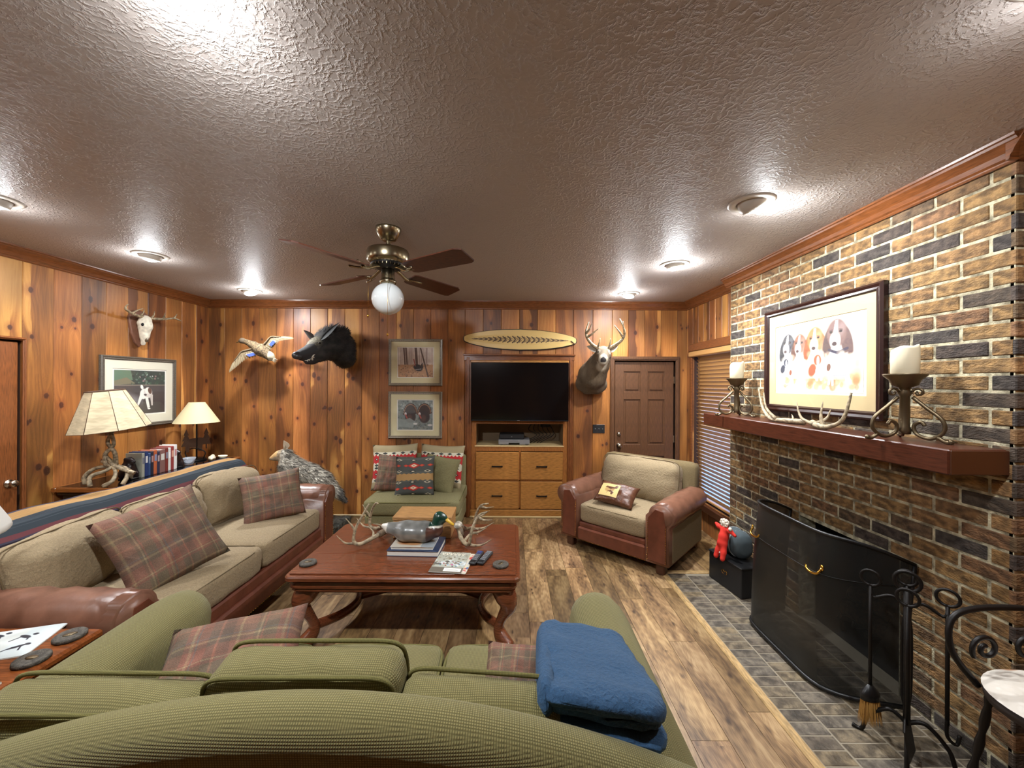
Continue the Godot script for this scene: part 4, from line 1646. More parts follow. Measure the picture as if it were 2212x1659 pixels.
# a picture hanging on a wall: sizes of frame, opening in the mat and print
func framed(called: String, at: Vector3, turn: float, w: float, h: float, fw: float, pw: float, ph: float, fm: Material, mm: Material, pm: Material, label: String, group := "", fd := 0.03) -> void:
	var t := thing(called, label, "picture", at, turn, group)
	for e in 4:
		var L := w if e < 2 else h
		var S := h if e < 2 else w
		var mb := MB.new().at(Vector3.ZERO, Vector3(0, 0, [0.0, 180.0, 90.0, -90.0][e]))
		# one mitred stick along the lower edge, turned into place
		var pr := [[0.0, 0.0], [0.0, fd * 0.7], [fw * 0.25, fd], [fw * 0.55, fd * 0.8], [fw * 0.8, fd * 0.85], [fw, fd * 0.45], [fw, 0.0]]
		var rows := []
		for s in [-1.0, 1.0]:
			var row := PackedVector3Array()
			for p in pr:
				row.append(Vector3(s * (L * 0.5 - p[0]), -S * 0.5 + p[0], p[1]))
			rows.append(row)
		mb.surf(rows, true, 1.0, 1.0, false)
		part(mb, "frame_side", fm, t)
	var ow := w * 0.5 - fw * 0.9
	var oh := h * 0.5 - fw * 0.9
	var mt := MB.new()
	var z := fd * 0.42
	var a := [Vector3(-ow, -oh, z), Vector3(ow, -oh, z), Vector3(ow, oh, z), Vector3(-ow, oh, z)]
	var px := pw * 0.5
	var py := ph * 0.5
	var b := [Vector3(-px, -py, z), Vector3(px, -py, z), Vector3(px, py, z), Vector3(-px, py, z)]
	for k in 4:
		var j := (k + 1) % 4
		mt.quad(a[k], a[j], b[j], b[k])
		mt.quad(b[k], b[j], b[j] * Vector3(0.99, 0.99, 1) - Vector3(0, 0, 0.004), b[k] * Vector3(0.99, 0.99, 1) - Vector3(0, 0, 0.004))
	mt.span(Vector3(-ow, -oh, 0.001), Vector3(ow, oh, 0.004))
	part(mt, "mat_board", mm, t)
	var brd := MB.new()
	brd.quad(Vector3(-px, -py, z - 0.005), Vector3(px, -py, z - 0.005), Vector3(px, py, z - 0.005), Vector3(-px, py, z - 0.005))
	part(brd, "paper_border", M.paper, t)
	var k2 := 0.94
	var pr2 := MB.new()
	pr2.quad(Vector3(-px * k2, -py * k2, z - 0.004), Vector3(px * k2, -py * k2, z - 0.004), Vector3(px * k2, py * k2, z - 0.004), Vector3(-px * k2, py * k2, z - 0.004))
	part(pr2, "print", pm, t)
	var gl := MB.new()
	gl.quad(Vector3(-ow, -oh, z + 0.003), Vector3(ow, -oh, z + 0.003), Vector3(ow, oh, z + 0.003), Vector3(-ow, oh, z + 0.003))
	part(gl, "glazing", M.glass, t)


func rack(mb: MB, beam: Array, r0: float, r1: float, tines: Array) -> void:
	mb.smooth(true)
	var c := curve(beam, 5)
	mb.tube(c, taper(c.size(), r0, r1, 1.3), 8)
	for t in tines:
		var tc := curve(t, 4)
		mb.tube(tc, taper(tc.size(), r0 * 0.72, r0 * 0.12, 1.0), 7)


func ear(mb: MB, base: Vector3, tip: Vector3, wide: Vector3, cupd: Vector3, col_in: Color, col_out: Color) -> void:
	# a leaf-shaped cupped shell with thickness
	mb.smooth(true)
	for s in 2:
		var rows := []
		for i in 7:
			var t := i / 6.0
			var w := sin(PI * pow(t, 0.75) * 0.93 + 0.18) * (1.0 - t * 0.12)
			var row := PackedVector3Array()
			for j in 5:
				var u := j / 2.0 - 1.0
				row.append(base.lerp(tip, t) + wide * u * w + cupd * (u * u * w * 0.8) - cupd * 0.18 * s)
			rows.append(row)
		mb.col(col_in if s == 0 else col_out)
		mb.surf(rows, false, 1, 1, s == 1)


func throw_pillow(called: String, m: Material, at: Vector3, rot: Vector3, w: float, h: float, t: float, label: String, group := "", sd := 0.0) -> MeshInstance3D:
	var o := one(MB.new().smooth(true).pillow(w, h, t, 16, 0.006, nz, sd), called, m, label, "pillow", at, 0, group)
	o.rotation_degrees = rot
	return o


func build_back_wall_things() -> void:
	build_cabinet()
	# pictures of turkeys
	framed("framed_print", Vector3(-1.224, 1.957, ZB + 0.02), 0, 0.680, 0.592, 0.034, 0.47, 0.395, M.frame_grey, M.mat_board, M.pic_turkey, "grey framed print of one turkey in pale woods, upper of two", "turkey prints on the back wall")
	framed("framed_print", Vector3(-1.224, 1.291, ZB + 0.02), 0, 0.680, 0.592, 0.034, 0.47, 0.395, M.frame_grey, M.mat_board, M.pic_turkeys, "grey framed print of two displaying turkeys, lower of two", "turkey prints on the back wall")
	# snake skin on its board
	var sb := thing("snakeskin_board", "long pale board with mounted rattlesnake skin above the television", "plaque", Vector3(0.10, 2.25, ZB + 0.020), 0)
	sb.rotation_degrees.z = -0.9
	var ol := PackedVector2Array()
	for k in 48:
		var a := TAU * k / 48.0
		var cx := signf(cos(a)) * pow(absf(cos(a)), 0.62)
		var x := cx * 0.72
		var hh := 0.068 + 0.068 * (1.0 - x * x / 0.52)
		ol.append(Vector2(x, signf(sin(a)) * pow(absf(sin(a)), 0.5) * hh))
	part(MB.new().at(Vector3(0, 0, 0.009)).prism(ol, 0.018, 0.004), "backing_board", M.black, sb)
	var il := PackedVector2Array()
	for p in ol: il.append(p * Vector2(0.985, 0.93))
	part(MB.new().at(Vector3(0, 0.002, 0.021)).prism(il, 0.006, 0.002), "board", mat(C(206, 174, 108), 0.4), sb, "cream board")
	var sk := MB.new().smooth(true)
	var rows := []
	for i in 41:
		var t := i / 40.0
		var hw := 0.006 + 0.062 * pow(sin(PI * clampf(t * 0.93 + 0.05, 0, 1)), 0.8)
		var row := PackedVector3Array()
		for j in 7:
			var u := j / 3.0 - 1.0
			row.append(Vector3(-0.66 + 1.32 * t, u * hw, 0.0245 + 0.002 * (1 - u * u)))
		rows.append(row)
	sk.surf(rows)
	part(sk, "snake_skin", M.pic_snake, sb)
	var ra := MB.new().smooth(true)
	for k in 7: ra.ball(Vector3(0.645 + k * 0.008, -0.006 - k * 0.006, 0.03), Vector3(0.006, 0.008, 0.006), 8)
	part(ra, "rattle", M.antler_dark, sb)
	# switch plate
	var sw := thing("switch_plate", "dark triple light switch plate between cabinet and door", "switch", Vector3(1.104, 1.126, ZB + 0.018), 0)
	part(MB.new().span(Vector3(-0.076, -0.054, 0), Vector3(0.076, 0.054, 0.007), 0.004), "plate", M.plastic, sw)
	for k in 3:
		part(MB.new().at(Vector3((k - 1) * 0.046, 0, 0.007), Vector3(-20, 0, 0)).box(Vector3(0, 0, 0.004), Vector3(0.009, 0.020, 0.012), 0.002), "toggle", M.black, sw)
	build_deer()
	build_boar()
	build_duck()
	build_slipper_chair()
	build_coyote()


func build_cabinet() -> void:
	var c := thing("built_in_cabinet", "golden wooden built-in cabinet with four drawers under the television", "cabinet", Vector3(0.09, 0, ZB))
	var b := MB.new()
	b.span(Vector3(-0.70, 0, -0.46), Vector3(0.70, 2.05, -0.44))
	b.span(Vector3(-0.70, 0, -0.44), Vector3(-0.545, 2.05, 0.0))
	b.span(Vector3(0.565, 0, -0.44), Vector3(0.70, 2.05, 0.0))
	b.span(Vector3(-0.545, 0, -0.44), Vector3(0.565, 0.895, 0.0))
	b.span(Vector3(-0.545, 1.20, -0.44), Vector3(0.565, 2.05, 0.0))
	part(b, "carcass", mat(C(120, 98, 72), 0.7), c)
	var fr := MB.new()
	for s in [[-0.60, -0.54, 0.10, 1.975], [0.56, 0.615, 0.10, 1.975], [-0.54, 0.56, 1.185, 1.24], [-0.54, 0.56, 0.835, 0.900], [-0.54, 0.56, 1.24, 1.975], [0.0, 0.025, 0.10, 0.835], [-0.54, 0.56, 0.10, 0.12], [-0.54, 0.56, 0.455, 0.475]]:
		fr.span(Vector3(s[0], s[2], 0.0), Vector3(s[1], s[3], 0.022), 0.002)
	part(fr, "face_frame", M.pine_v, c)
	for s in [[-0.686, -0.60, 0.0, 2.059], [0.615, 0.689, 0.0, 2.059]]:
		var mb := MB.new().span(Vector3(s[0], s[2], 0.016), Vector3(s[1], s[3], 0.038), 0.006)
		mb.span(Vector3(s[0] + 0.02, s[2], 0.03), Vector3(s[1] - 0.025, s[3] - 0.03, 0.048), 0.006)
		part(mb, "casing", M.door_dark, c)
	var top := MB.new().span(Vector3(-0.70, 1.985, 0.016), Vector3(0.70, 2.065, 0.044), 0.006)
	top.span(Vector3(-0.71, 2.045, 0.016), Vector3(0.71, 2.068, 0.06), 0.006)
	part(top, "casing", M.crown, c)
	part(MB.new().span(Vector3(-0.615, 1.955, 0.02), Vector3(0.63, 1.99, 0.046), 0.008), "inner_moulding", M.pine, c)
	part(MB.new().span(Vector3(-0.56, 0.893, -0.42), Vector3(0.575, 0.908, 0.030), 0.004), "shelf", M.trim_pale, c)
	part(MB.new().span(Vector3(-0.62, 0, 0.016), Vector3(0.63, 0.098, 0.040), 0.006), "plinth", M.pine, c)
	part(MB.new().span(Vector3(-0.62, 0, 0.04), Vector3(0.63, 0.022, 0.056), 0.006), "toe_bead", M.trim_pale, c)
	for ry in [[0.477, 0.828], [0.108, 0.455]]:
		for rx in [[-0.545, 0.002], [0.024, 0.560]]:
			var d := part(MB.new().span(Vector3(rx[0], ry[0], 0.020), Vector3(rx[1], ry[1], 0.042), 0.007), "drawer", M.pine, c)
			var m: float = (rx[0] + rx[1]) * 0.5
			var y: float = (ry[0] + ry[1]) * 0.5 - 0.004
			var h := MB.new().span(Vector3(m - 0.068, y - 0.008, 0.056), Vector3(m + 0.068, y + 0.008, 0.066), 0.003)
			for s in [-0.06, 0.06]: h.span(Vector3(m + s - 0.008, y - 0.008, 0.040), Vector3(m + s + 0.008, y + 0.008, 0.060), 0.002)
			part(h, "handle", M.iron, d)
	# television
	var tv := thing("television", "large flat black television mounted over the built-in cabinet", "television", Vector3(0.096, 1.592, -4.865), -1.6)
	part(MB.new().span(Vector3(-0.61, -0.366, -0.02), Vector3(0.61, 0.366, 0.012), 0.006), "bezel", M.black_gloss, tv)
	part(MB.new().span(Vector3(-0.602, -0.345, 0.011), Vector3(0.602, 0.358, 0.0135), 0.0), "screen", M.black_gloss, tv)
	part(MB.new().span(Vector3(-0.35, -0.25, -0.045), Vector3(0.35, 0.25, -0.018), 0.01), "rear_housing", M.plastic, tv)
	part(MB.new().span(Vector3(-0.609, -0.366, 0.010), Vector3(0.609, -0.350, 0.017), 0.003), "lower_trim", mat(C(40, 42, 46), 0.15, 0.5), tv)
	part(MB.new().span(Vector3(-0.030, -0.361, 0.0165), Vector3(0.002, -0.355, 0.0178), 0.0005), "logo", M.silver, tv)
	var mt := thing("wall_bracket", "dark metal bracket behind the television", "bracket", Vector3(0.096, 1.592, ZB + 0.03))
	part(MB.new().span(Vector3(-0.2, -0.12, -0.01), Vector3(0.2, 0.12, 0.045), 0.005), "bracket_plate", M.iron, mt)
	# on the shelf
	var rc := thing("video_recorder", "silver video recorder on the cabinet shelf", "recorder", Vector3(0.03, 0.908, ZB - 0.12))
	part(MB.new().span(Vector3(-0.20, 0.008, -0.13), Vector3(0.20, 0.072, 0.12), 0.005), "body", M.silver, rc)
	part(MB.new().span(Vector3(-0.07, 0.012, 0.118), Vector3(0.07, 0.032, 0.1235), 0.001), "display_panel", M.black_gloss, rc)
	part(MB.new().span(Vector3(-0.18, 0.050, 0.118), Vector3(0.05, 0.064, 0.1225), 0.001), "tape_door", mat(C(150, 152, 156), 0.4, 0.5), rc)
	for s in [-0.16, 0.16]: part(MB.new().span(Vector3(s - 0.015, 0, -0.1), Vector3(s + 0.015, 0.009, 0.1)), "foot", M.black, rc)
	for k in 3: part(MB.new().span(Vector3(0.145 + k * 0.015, 0.014, 0.118), Vector3(0.155 + k * 0.015, 0.020, 0.1235), 0.001), "button", M.black, rc)
	var cb := thing("cable_box", "black cable box stacked on the silver recorder", "receiver", Vector3(0.0, 0.980, ZB - 0.14))
	part(MB.new().span(Vector3(-0.16, 0.004, -0.11), Vector3(0.16, 0.066, 0.11), 0.008), "body", M.plastic, cb)
	part(MB.new().span(Vector3(-0.006, 0.030, 0.109), Vector3(0.006, 0.036, 0.112)), "power_button", M.silver, cb)
	part(MB.new().span(Vector3(-0.14, 0.0, -0.1), Vector3(0.14, 0.005, 0.1)), "foot_pad", M.black, cb)
	var pb := one(MB.new().box(Vector3(0, 0.0, 0), Vector3(0.13, 0.075, 0.05), 0.01), "power_adapter", M.black, "black power adapter on the back of the cabinet niche", "adapter", Vector3(0.46, 1.135, ZB - 0.412))
	var ca := MB.new().smooth(true)
	for k in 6:
		var x := 0.28 + k * 0.045
		ca.tube(curve([Vector3(x, 1.16, ZB - 0.39), Vector3(x - 0.05 + 0.02 * k, 1.07, ZB - 0.34), Vector3(x + 0.06, 1.0, ZB - 0.33), Vector3(x - 0.08, 0.93, ZB - 0.28), Vector3(x - 0.12, 0.914, ZB - 0.22)], 5), 0.005, 6)
	var co := one(ca, "cable_bundle", M.black, "tangle of black cables beside the recorder in the niche", "cables")
	co.set_meta("kind", "stuff")


func build_deer() -> void:
	var t := thing("deer_head_mount", "whitetail deer shoulder mount with antlers beside the brown door", "trophy", Vector3(1.0, 1.57, ZB))
	var o := Vector3(1.0, 1.57, ZB)
	var bl := Blob.new()
	var P := func(x: float, y: float, z: float) -> Vector3: return Vector3(x, y, z) - o
	bl.chain([P.call(0.975, 1.76, -4.785), P.call(0.975, 1.80, -4.72), P.call(1.03, 1.94, -4.60), P.call(1.062, 2.03, -4.54)], [0.150, 0.160, 0.118, 0.078])
	bl.bone(P.call(0.90, 1.70, -4.82), P.call(0.93, 1.66, -4.80), 0.11, 0.09)
	bl.bone(P.call(1.08, 1.69, -4.83), P.call(1.05, 1.66, -4.80), 0.10, 0.09)
	bl.chain([P.call(1.060, 2.055, -4.525), P.call(1.045, 2.03, -4.46), P.call(1.022, 1.975, -4.385), P.call(1.014, 1.955, -4.350)], [0.078, 0.066, 0.044, 0.036])
	bl.bone(P.call(1.05, 2.00, -4.50), P.call(1.016, 1.940, -4.375), 0.055, 0.030)
	var brown := lin(106, 90, 70)
	var pale := lin(170, 160, 142)
	var mb := MB.new()
	var paint := func(p: Vector3, n: Vector3) -> Color:
		var w := p + o
		var k := 0.85 + 0.25 * nz.get_noise_3d(p.x * 9, p.y * 9, p.z * 9)
		var c := brown * k
		var thr := clampf(1.0 - (w - Vector3(1.035, 1.895, -4.475)).length() / 0.075, 0, 1)
		c = c.lerp(pale, clampf(thr * 2.2, 0, 1))
		if w.z > -4.362: c = c.lerp(pale, 0.7)
		for ex in [0.985, 1.105]:
			if (w - Vector3(ex, 2.056, -4.426)).length() < 0.028: c = c.lerp(pale, 0.6)
		if n.y < -0.4 and w.z > -4.5 and w.y > 1.9: c = pale
		if (w - Vector3(1.012, 1.962, -4.325)).length() < 0.033: c = lin(24, 20, 20)
		if w.y < 1.70: c = c.lerp(lin(88, 74, 58), 0.5)
		return c
	var body := bl.net(mb, 0.0125, 55.0, paint)
	part(mb, "head_and_neck", M.fur, t)
	var hr := MB.new()
	hairs(hr, body, 3500, 0.020, 0.0016, func(p: Vector3, n: Vector3) -> Vector3:
		if (p + o).z > -4.47: return Vector3.ZERO
		return Vector3(0, -0.9, -0.4) - n * Vector3(0, -0.9, -0.4).dot(n) + n * 0.15, func(p: Vector3, n: Vector3) -> Color: return (paint.call(p, n) as Color) * rng.randf_range(0.7, 1.25))
	part(hr, "hair", M.fur, t).set_meta("kind", "stuff")
	var e1 := MB.new()
	ear(e1, P.call(1.002, 2.09, -4.53), P.call(0.868, 2.135, -4.53), Vector3(0.012, 0.042, 0.01), Vector3(0, 0, 0.03), lin(196, 186, 172), lin(110, 94, 76))
	part(e1, "ear", M.fur, t)
	e1 = MB.new()
	ear(e1, P.call(1.118, 2.09, -4.53), P.call(1.235, 2.14, -4.54), Vector3(0.012, -0.042, -0.01), Vector3(0, 0, 0.03), lin(196, 186, 172), lin(110, 94, 76))
	part(e1, "ear", M.fur, t)
	for s in [[0.988, 2.054, -4.430], [1.102, 2.054, -4.430]]:
		part(MB.new().smooth(true).ball(P.call(s[0], s[1], s[2]), Vector3(0.015, 0.014, 0.012), 10), "eye", M.black_gloss, t)
	for s in [0, 1]:
		var an := MB.new()
		if s == 0:
			rack(an, [P.call(1.025, 2.10, -4.51), P.call(0.94, 2.135, -4.48), P.call(0.865, 2.20, -4.43), P.call(0.835, 2.28, -4.41), P.call(0.868, 2.40, -4.42)], 0.023, 0.006, [
				[P.call(0.99, 2.12, -4.495), P.call(0.995, 2.16, -4.46), P.call(1.007, 2.218, -4.45)], [P.call(0.848, 2.225, -4.42), P.call(0.90, 2.26, -4.38), P.call(0.975, 2.325, -4.37)], [P.call(0.838, 2.27, -4.41), P.call(0.868, 2.31, -4.36), P.call(0.889, 2.375, -4.35)]])
		else:
			rack(an, [P.call(1.085, 2.10, -4.51), P.call(1.17, 2.135, -4.48), P.call(1.25, 2.20, -4.43), P.call(1.275, 2.29, -4.41), P.call(1.221, 2.437, -4.42)], 0.023, 0.006, [
				[P.call(1.12, 2.12, -4.495), P.call(1.122, 2.16, -4.46), P.call(1.125, 2.218, -4.45)], [P.call(1.262, 2.225, -4.42), P.call(1.21, 2.28, -4.38), P.call(1.146, 2.357, -4.37)], [P.call(1.272, 2.27, -4.41), P.call(1.25, 2.32, -4.36), P.call(1.237, 2.40, -4.35)]])
		part(an, "antler", M.antler, t)


func build_boar() -> void:
	var o := Vector3(-2.16, 2.12, ZB)
	var t := thing("boar_head_mount", "black wild boar shoulder mount with bared tusks", "trophy", o)
	var P := func(x: float, y: float, z: float) -> Vector3: return Vector3(x, y, z) - o
	var bl := Blob.new()
	bl.chain([P.call(-2.15, 2.13, -4.77), P.call(-2.185, 2.15, -4.64), P.call(-2.235, 2.085, -4.50), P.call(-2.285, 2.035, -4.40), P.call(-2.335, 2.006, -4.335), P.call(-2.352, 1.997, -4.315)], [0.165, 0.175, 0.128, 0.076, 0.052, 0.050])
	bl.bone(P.call(-2.08, 2.15, -4.80), P.call(-2.07, 2.00, -4.80), 0.135, 0.125)
	bl.bone(P.call(-2.12, 2.26, -4.76), P.call(-2.15, 2.27, -4.64), 0.12, 0.09)
	bl.chain([P.call(-2.205, 2.01, -4.47), P.call(-2.26, 1.945, -4.39), P.call(-2.292, 1.922, -4.345)], [0.075, 0.038, 0.024])
	var paint := func(p: Vector3, n: Vector3) -> Color:
		var w := p + o
		var k := 0.7 + 0.5 * nz.get_noise_3d(p.x * 14, p.y * 14, p.z * 14)
		var c := lin(44, 40, 37) * k
		var fh := clampf(1.0 - (w - Vector3(-2.27, 2.16, -4.38)).length() / 0.13, 0, 1)
		c = c.lerp(lin(126, 118, 96), clampf(fh * 2.2, 0, 0.95) * (0.6 + 0.5 * nz.get_noise_3d(p.x * 40, p.y * 40, p.z * 40)))
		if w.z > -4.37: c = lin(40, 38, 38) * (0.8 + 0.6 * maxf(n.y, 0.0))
		if w.y < 1.96 and w.z < -4.6: c = lin(52, 44, 34) * k
		return c
	var mb := MB.new()
	var body := bl.net(mb, 0.0125, 60.0, paint)
	part(mb, "head_and_shoulders", M.fur, t)
	var hr := MB.new()
	hairs(hr, body, 7000, 0.034, 0.0022, func(p: Vector3, n: Vector3) -> Vector3:
		var w := p + o
		if w.z > -4.40: return Vector3.ZERO
		var d := Vector3(0.35, -0.25, -0.8)
		d = d - n * d.dot(n) + n * 0.22
		if w.y > 2.28: d = d * 0.6 + Vector3(0.15, 0.9, -0.2)
		return d * (0.4 if w.z > -4.5 else 1.0), func(p: Vector3, n: Vector3) -> Color: return (paint.call(p, n) as Color) * rng.randf_range(0.5, 1.5))
	part(hr, "bristles", M.fur, t).set_meta("kind", "stuff")
	var e := MB.new()
	ear(e, P.call(-2.295, 2.185, -4.46), P.call(-2.385, 2.295, -4.45), Vector3(0.026, 0.026, 0.014), Vector3(0.02, 0.0, -0.03), lin(54, 50, 48), lin(64, 60, 58))
	part(e, "ear", M.fur, t)
	e = MB.new()
	ear(e, P.call(-2.165, 2.175, -4.40), P.call(-2.005, 2.40, -4.52), Vector3(0.040, -0.025, 0.045), Vector3(0.02, 0.0, 0.04), lin(26, 24, 24), lin(40, 37, 35))
	part(e, "ear", M.fur, t)
	part(MB.new().smooth(true).ball(P.call(-2.172, 2.140, -4.388), Vector3(0.014, 0.012, 0.012), 10), "eye", M.black_gloss, t)
	var nos := MB.new().smooth(true).at(P.call(-2.356, 1.990, -4.262), Vector3(80, 30, 0))
	nos.lathe([[0.0, -0.02], [0.050, -0.02], [0.054, 0.0], [0.050, 0.012], [0.0, 0.014]], 16, 1.0, 0.85)
	part(nos, "snout_disc", mat(C(40, 38, 38), 0.35), t)
	for s in [[-2.232, 1.948, -4.345, 0.060], [-2.218, 1.975, -4.345, 0.035], [-2.262, 1.935, -4.345, 0.026], [-2.280, 1.930, -4.335, 0.022]]:
		var tk := MB.new().smooth(true)
		var b: Vector3 = P.call(s[0], s[1], s[2])
		var cc := curve([b, b + Vector3(0.008, s[3] * 0.5, 0.018), b + Vector3(0.022, s[3], 0.012)], 4)
		tk.tube(cc, taper(cc.size(), 0.010, 0.002), 7)
		part(tk, "tusk", M.bone, t)
	part(MB.new().smooth(true).ball(P.call(-2.288, 1.938, -4.335), Vector3(0.026, 0.008, 0.026), 10), "lower_teeth", M.bone, t)


func build_duck() -> void:
	var o := Vector3(-3.07, 2.10, -4.76)
	var t := thing("flying_duck_mount", "mounted brown hen duck flying with blue wing patches", "trophy", o)
	var P := func(px: float, py: float, z := 0.0) -> Vector3:   # picture-plane sketch of the bird, 5.7 mm to the unit
		return Vector3((px - 566) * 0.0057, (755 - py) * 0.0057, z)
	var bl := Blob.new()
	bl.chain([P.call(594, 778, 0.0), P.call(586, 771, 0.01), P.call(567, 757, 0.02), P.call(551, 747, 0.02)], [0.020, 0.046, 0.070, 0.045])
	bl.chain([P.call(551, 747, 0.02), P.call(540, 741, 0.03), P.call(530, 737.5, 0.035)], [0.045, 0.026, 0.029])
	bl.bone(P.call(528, 738, 0.035), P.call(526, 738.5, 0.035), 0.027, 0.022)
	var paint := func(p: Vector3, n: Vector3) -> Color:
		var k := nz.get_noise_3d(p.x * 70, p.y * 70, p.z * 40)
		var c := lin(78, 62, 42).lerp(lin(118, 100, 72), clampf(0.4 + k * 1.6, 0, 1)).lerp(lin(58, 46, 34), clampf(-k * 2.0 - 0.2, 0, 1))
		if p.x > 0.115: c = lin(176, 166, 142)
		if p.x < -0.17: c = lin(96, 82, 64)
		return c
	var mb := MB.new()
	bl.net(mb, 0.008, 90.0, paint)
	part(mb, "body", M.fur, t)
	var bi := MB.new().smooth(true)
	bi.tube([P.call(525, 739, 0.035), P.call(521, 740.5, 0.037), P.call(517, 741.5, 0.037)], [0.014, 0.012, 0.008], 8, 0.5)
	part(bi, "bill", mat(C(80, 74, 50), 0.5), t)
	part(MB.new().smooth(true).ball(P.call(528, 735.5, 0.062), Vector3(0.004, 0.004, 0.003), 8), "eye", M.black_gloss, t)
	var tl := MB.new().smooth(true)
	for k in 5:
		var a := -0.5 + k * 0.25
		var d := Vector3(0.8, -0.55, 0).normalized().rotated(Vector3(0, 0, 1), a * 0.6)
		var b: Vector3 = P.call(588, 773, 0.012)
		tl.tube([b, b + d * 0.05, b + d * 0.085], [0.012, 0.017, 0.006], 6, 0.25)
	part(tl, "tail", mat(C(190, 180, 156), 0.8), t)
	# wings: rows of feathers from shoulder to tip
	for s in 2:
		var root: Vector3
		var wrist: Vector3
		var tip: Vector3
		var back: Vector3
		if s == 0:
			root = P.call(556, 753, 0.03); wrist = P.call(534, 762, 0.09); tip = P.call(516, 793, 0.14); back = P.call(573, 766, 0.01)
		else:
			root = P.call(573, 748, 0.03); wrist = P.call(590, 729, 0.03); tip = P.call(627, 729, 0.06); back = P.call(587, 759, 0.02)
		var w := MB.new()
		var pts := [root, root.lerp(wrist, 0.5), wrist, wrist.lerp(tip, 0.33), wrist.lerp(tip, 0.62)]
		w.smooth(true)
		w.col(lin(104, 88, 66))
		w.tube(curve(pts, 3), taper(13, 0.022, 0.008), 7, 0.6)
		w.smooth(false)
		# covert sheet
		var fold: Vector3 = (back - root)
		var rows := []
		for i in 9:
			var u := i / 8.0
			var a: Vector3 = root.lerp(wrist, u * 2.0) if u < 0.5 else wrist.lerp(tip, (u - 0.5) * 1.0)
			var dirb: Vector3 = fold.lerp((tip - wrist) * 0.45 + fold * 0.45, u)
			rows.append(PackedVector3Array([a, a + dirb * 0.35 + Vector3(0, 0, 0.006), a + dirb * 0.68]))
		w.col(lin(110, 94, 70))
		w.surf(rows, false, 1, 1, s == 0)
		part(w, "wing", M.fur, t)
		var fe := MB.new()
		var n := 15
		for i in n:
			var u := float(i) / (n - 1)
			var a: Vector3 = root.lerp(wrist, u * 2.0) if u < 0.5 else wrist.lerp(tip, (u - 0.5) * 1.1)
			var dirb: Vector3 = fold.lerp((tip - wrist) * 0.75 + fold * 0.35, pow(u, 1.3))
			var e := a + dirb
			var sd := dirb.cross(Vector3(0, 0, 1)).normalized() * 0.013
			var up := Vector3(0, 0, 0.0025 + 0.0012 * (i % 2))
			var shade := lin(134, 118, 90) if u > 0.45 else lin(98, 82, 60)
			fe.col(shade)
			var m1 := a + dirb * 0.25
			var m2 := a + dirb * 0.82
			fe.quad(m1 - sd + up, m1 + sd + up, m2 + sd + up, m2 - sd + up)
			fe.tri(m2 - sd + up, m2 + sd + up, e + up)
			fe.col(lin(178, 164, 134))
			fe.quad(m1 - sd * 0.15 + up * 1.8, m1 + sd * 0.15 + up * 1.8, m2 + sd * 0.15 + up * 1.8, m2 - sd * 0.15 + up * 1.8)
		part(fe, "flight_feathers", M.fur, t)
		var sp := MB.new()
		for q in [[0.0, lin(190, 186, 174), 0.0], [0.012, lin(52, 70, 150), 0.004]]:
			var b0: Vector3 = root.lerp(wrist, 0.38) + fold * (0.46 + q[0])
			var b1: Vector3 = root.lerp(wrist, 0.95) + fold * (0.46 + q[0])
			var m := b0.lerp(b1, 0.5) + fold * 0.2
			var kk: float = 1.0 - q[0] * 12.0
			sp.col(q[1])
			var cr := []
			for v in [b0, b1, b1 + fold * 0.42, b0 + fold * 0.42]: cr.append(m + (v - m) * kk + Vector3(0, 0, 0.016 + q[2]))
			if s == 0: sp.quad(cr[0], cr[3], cr[2], cr[1])
			else: sp.quad(cr[0], cr[1], cr[2], cr[3])
		part(sp, "wing_patch", M.fur, t, "blue wing patch edged in white")
	part(MB.new().tube([Vector3(0, 0, 0.0), Vector3(0, 0, -0.17)], 0.006, 6), "wall_wire", M.iron, t)


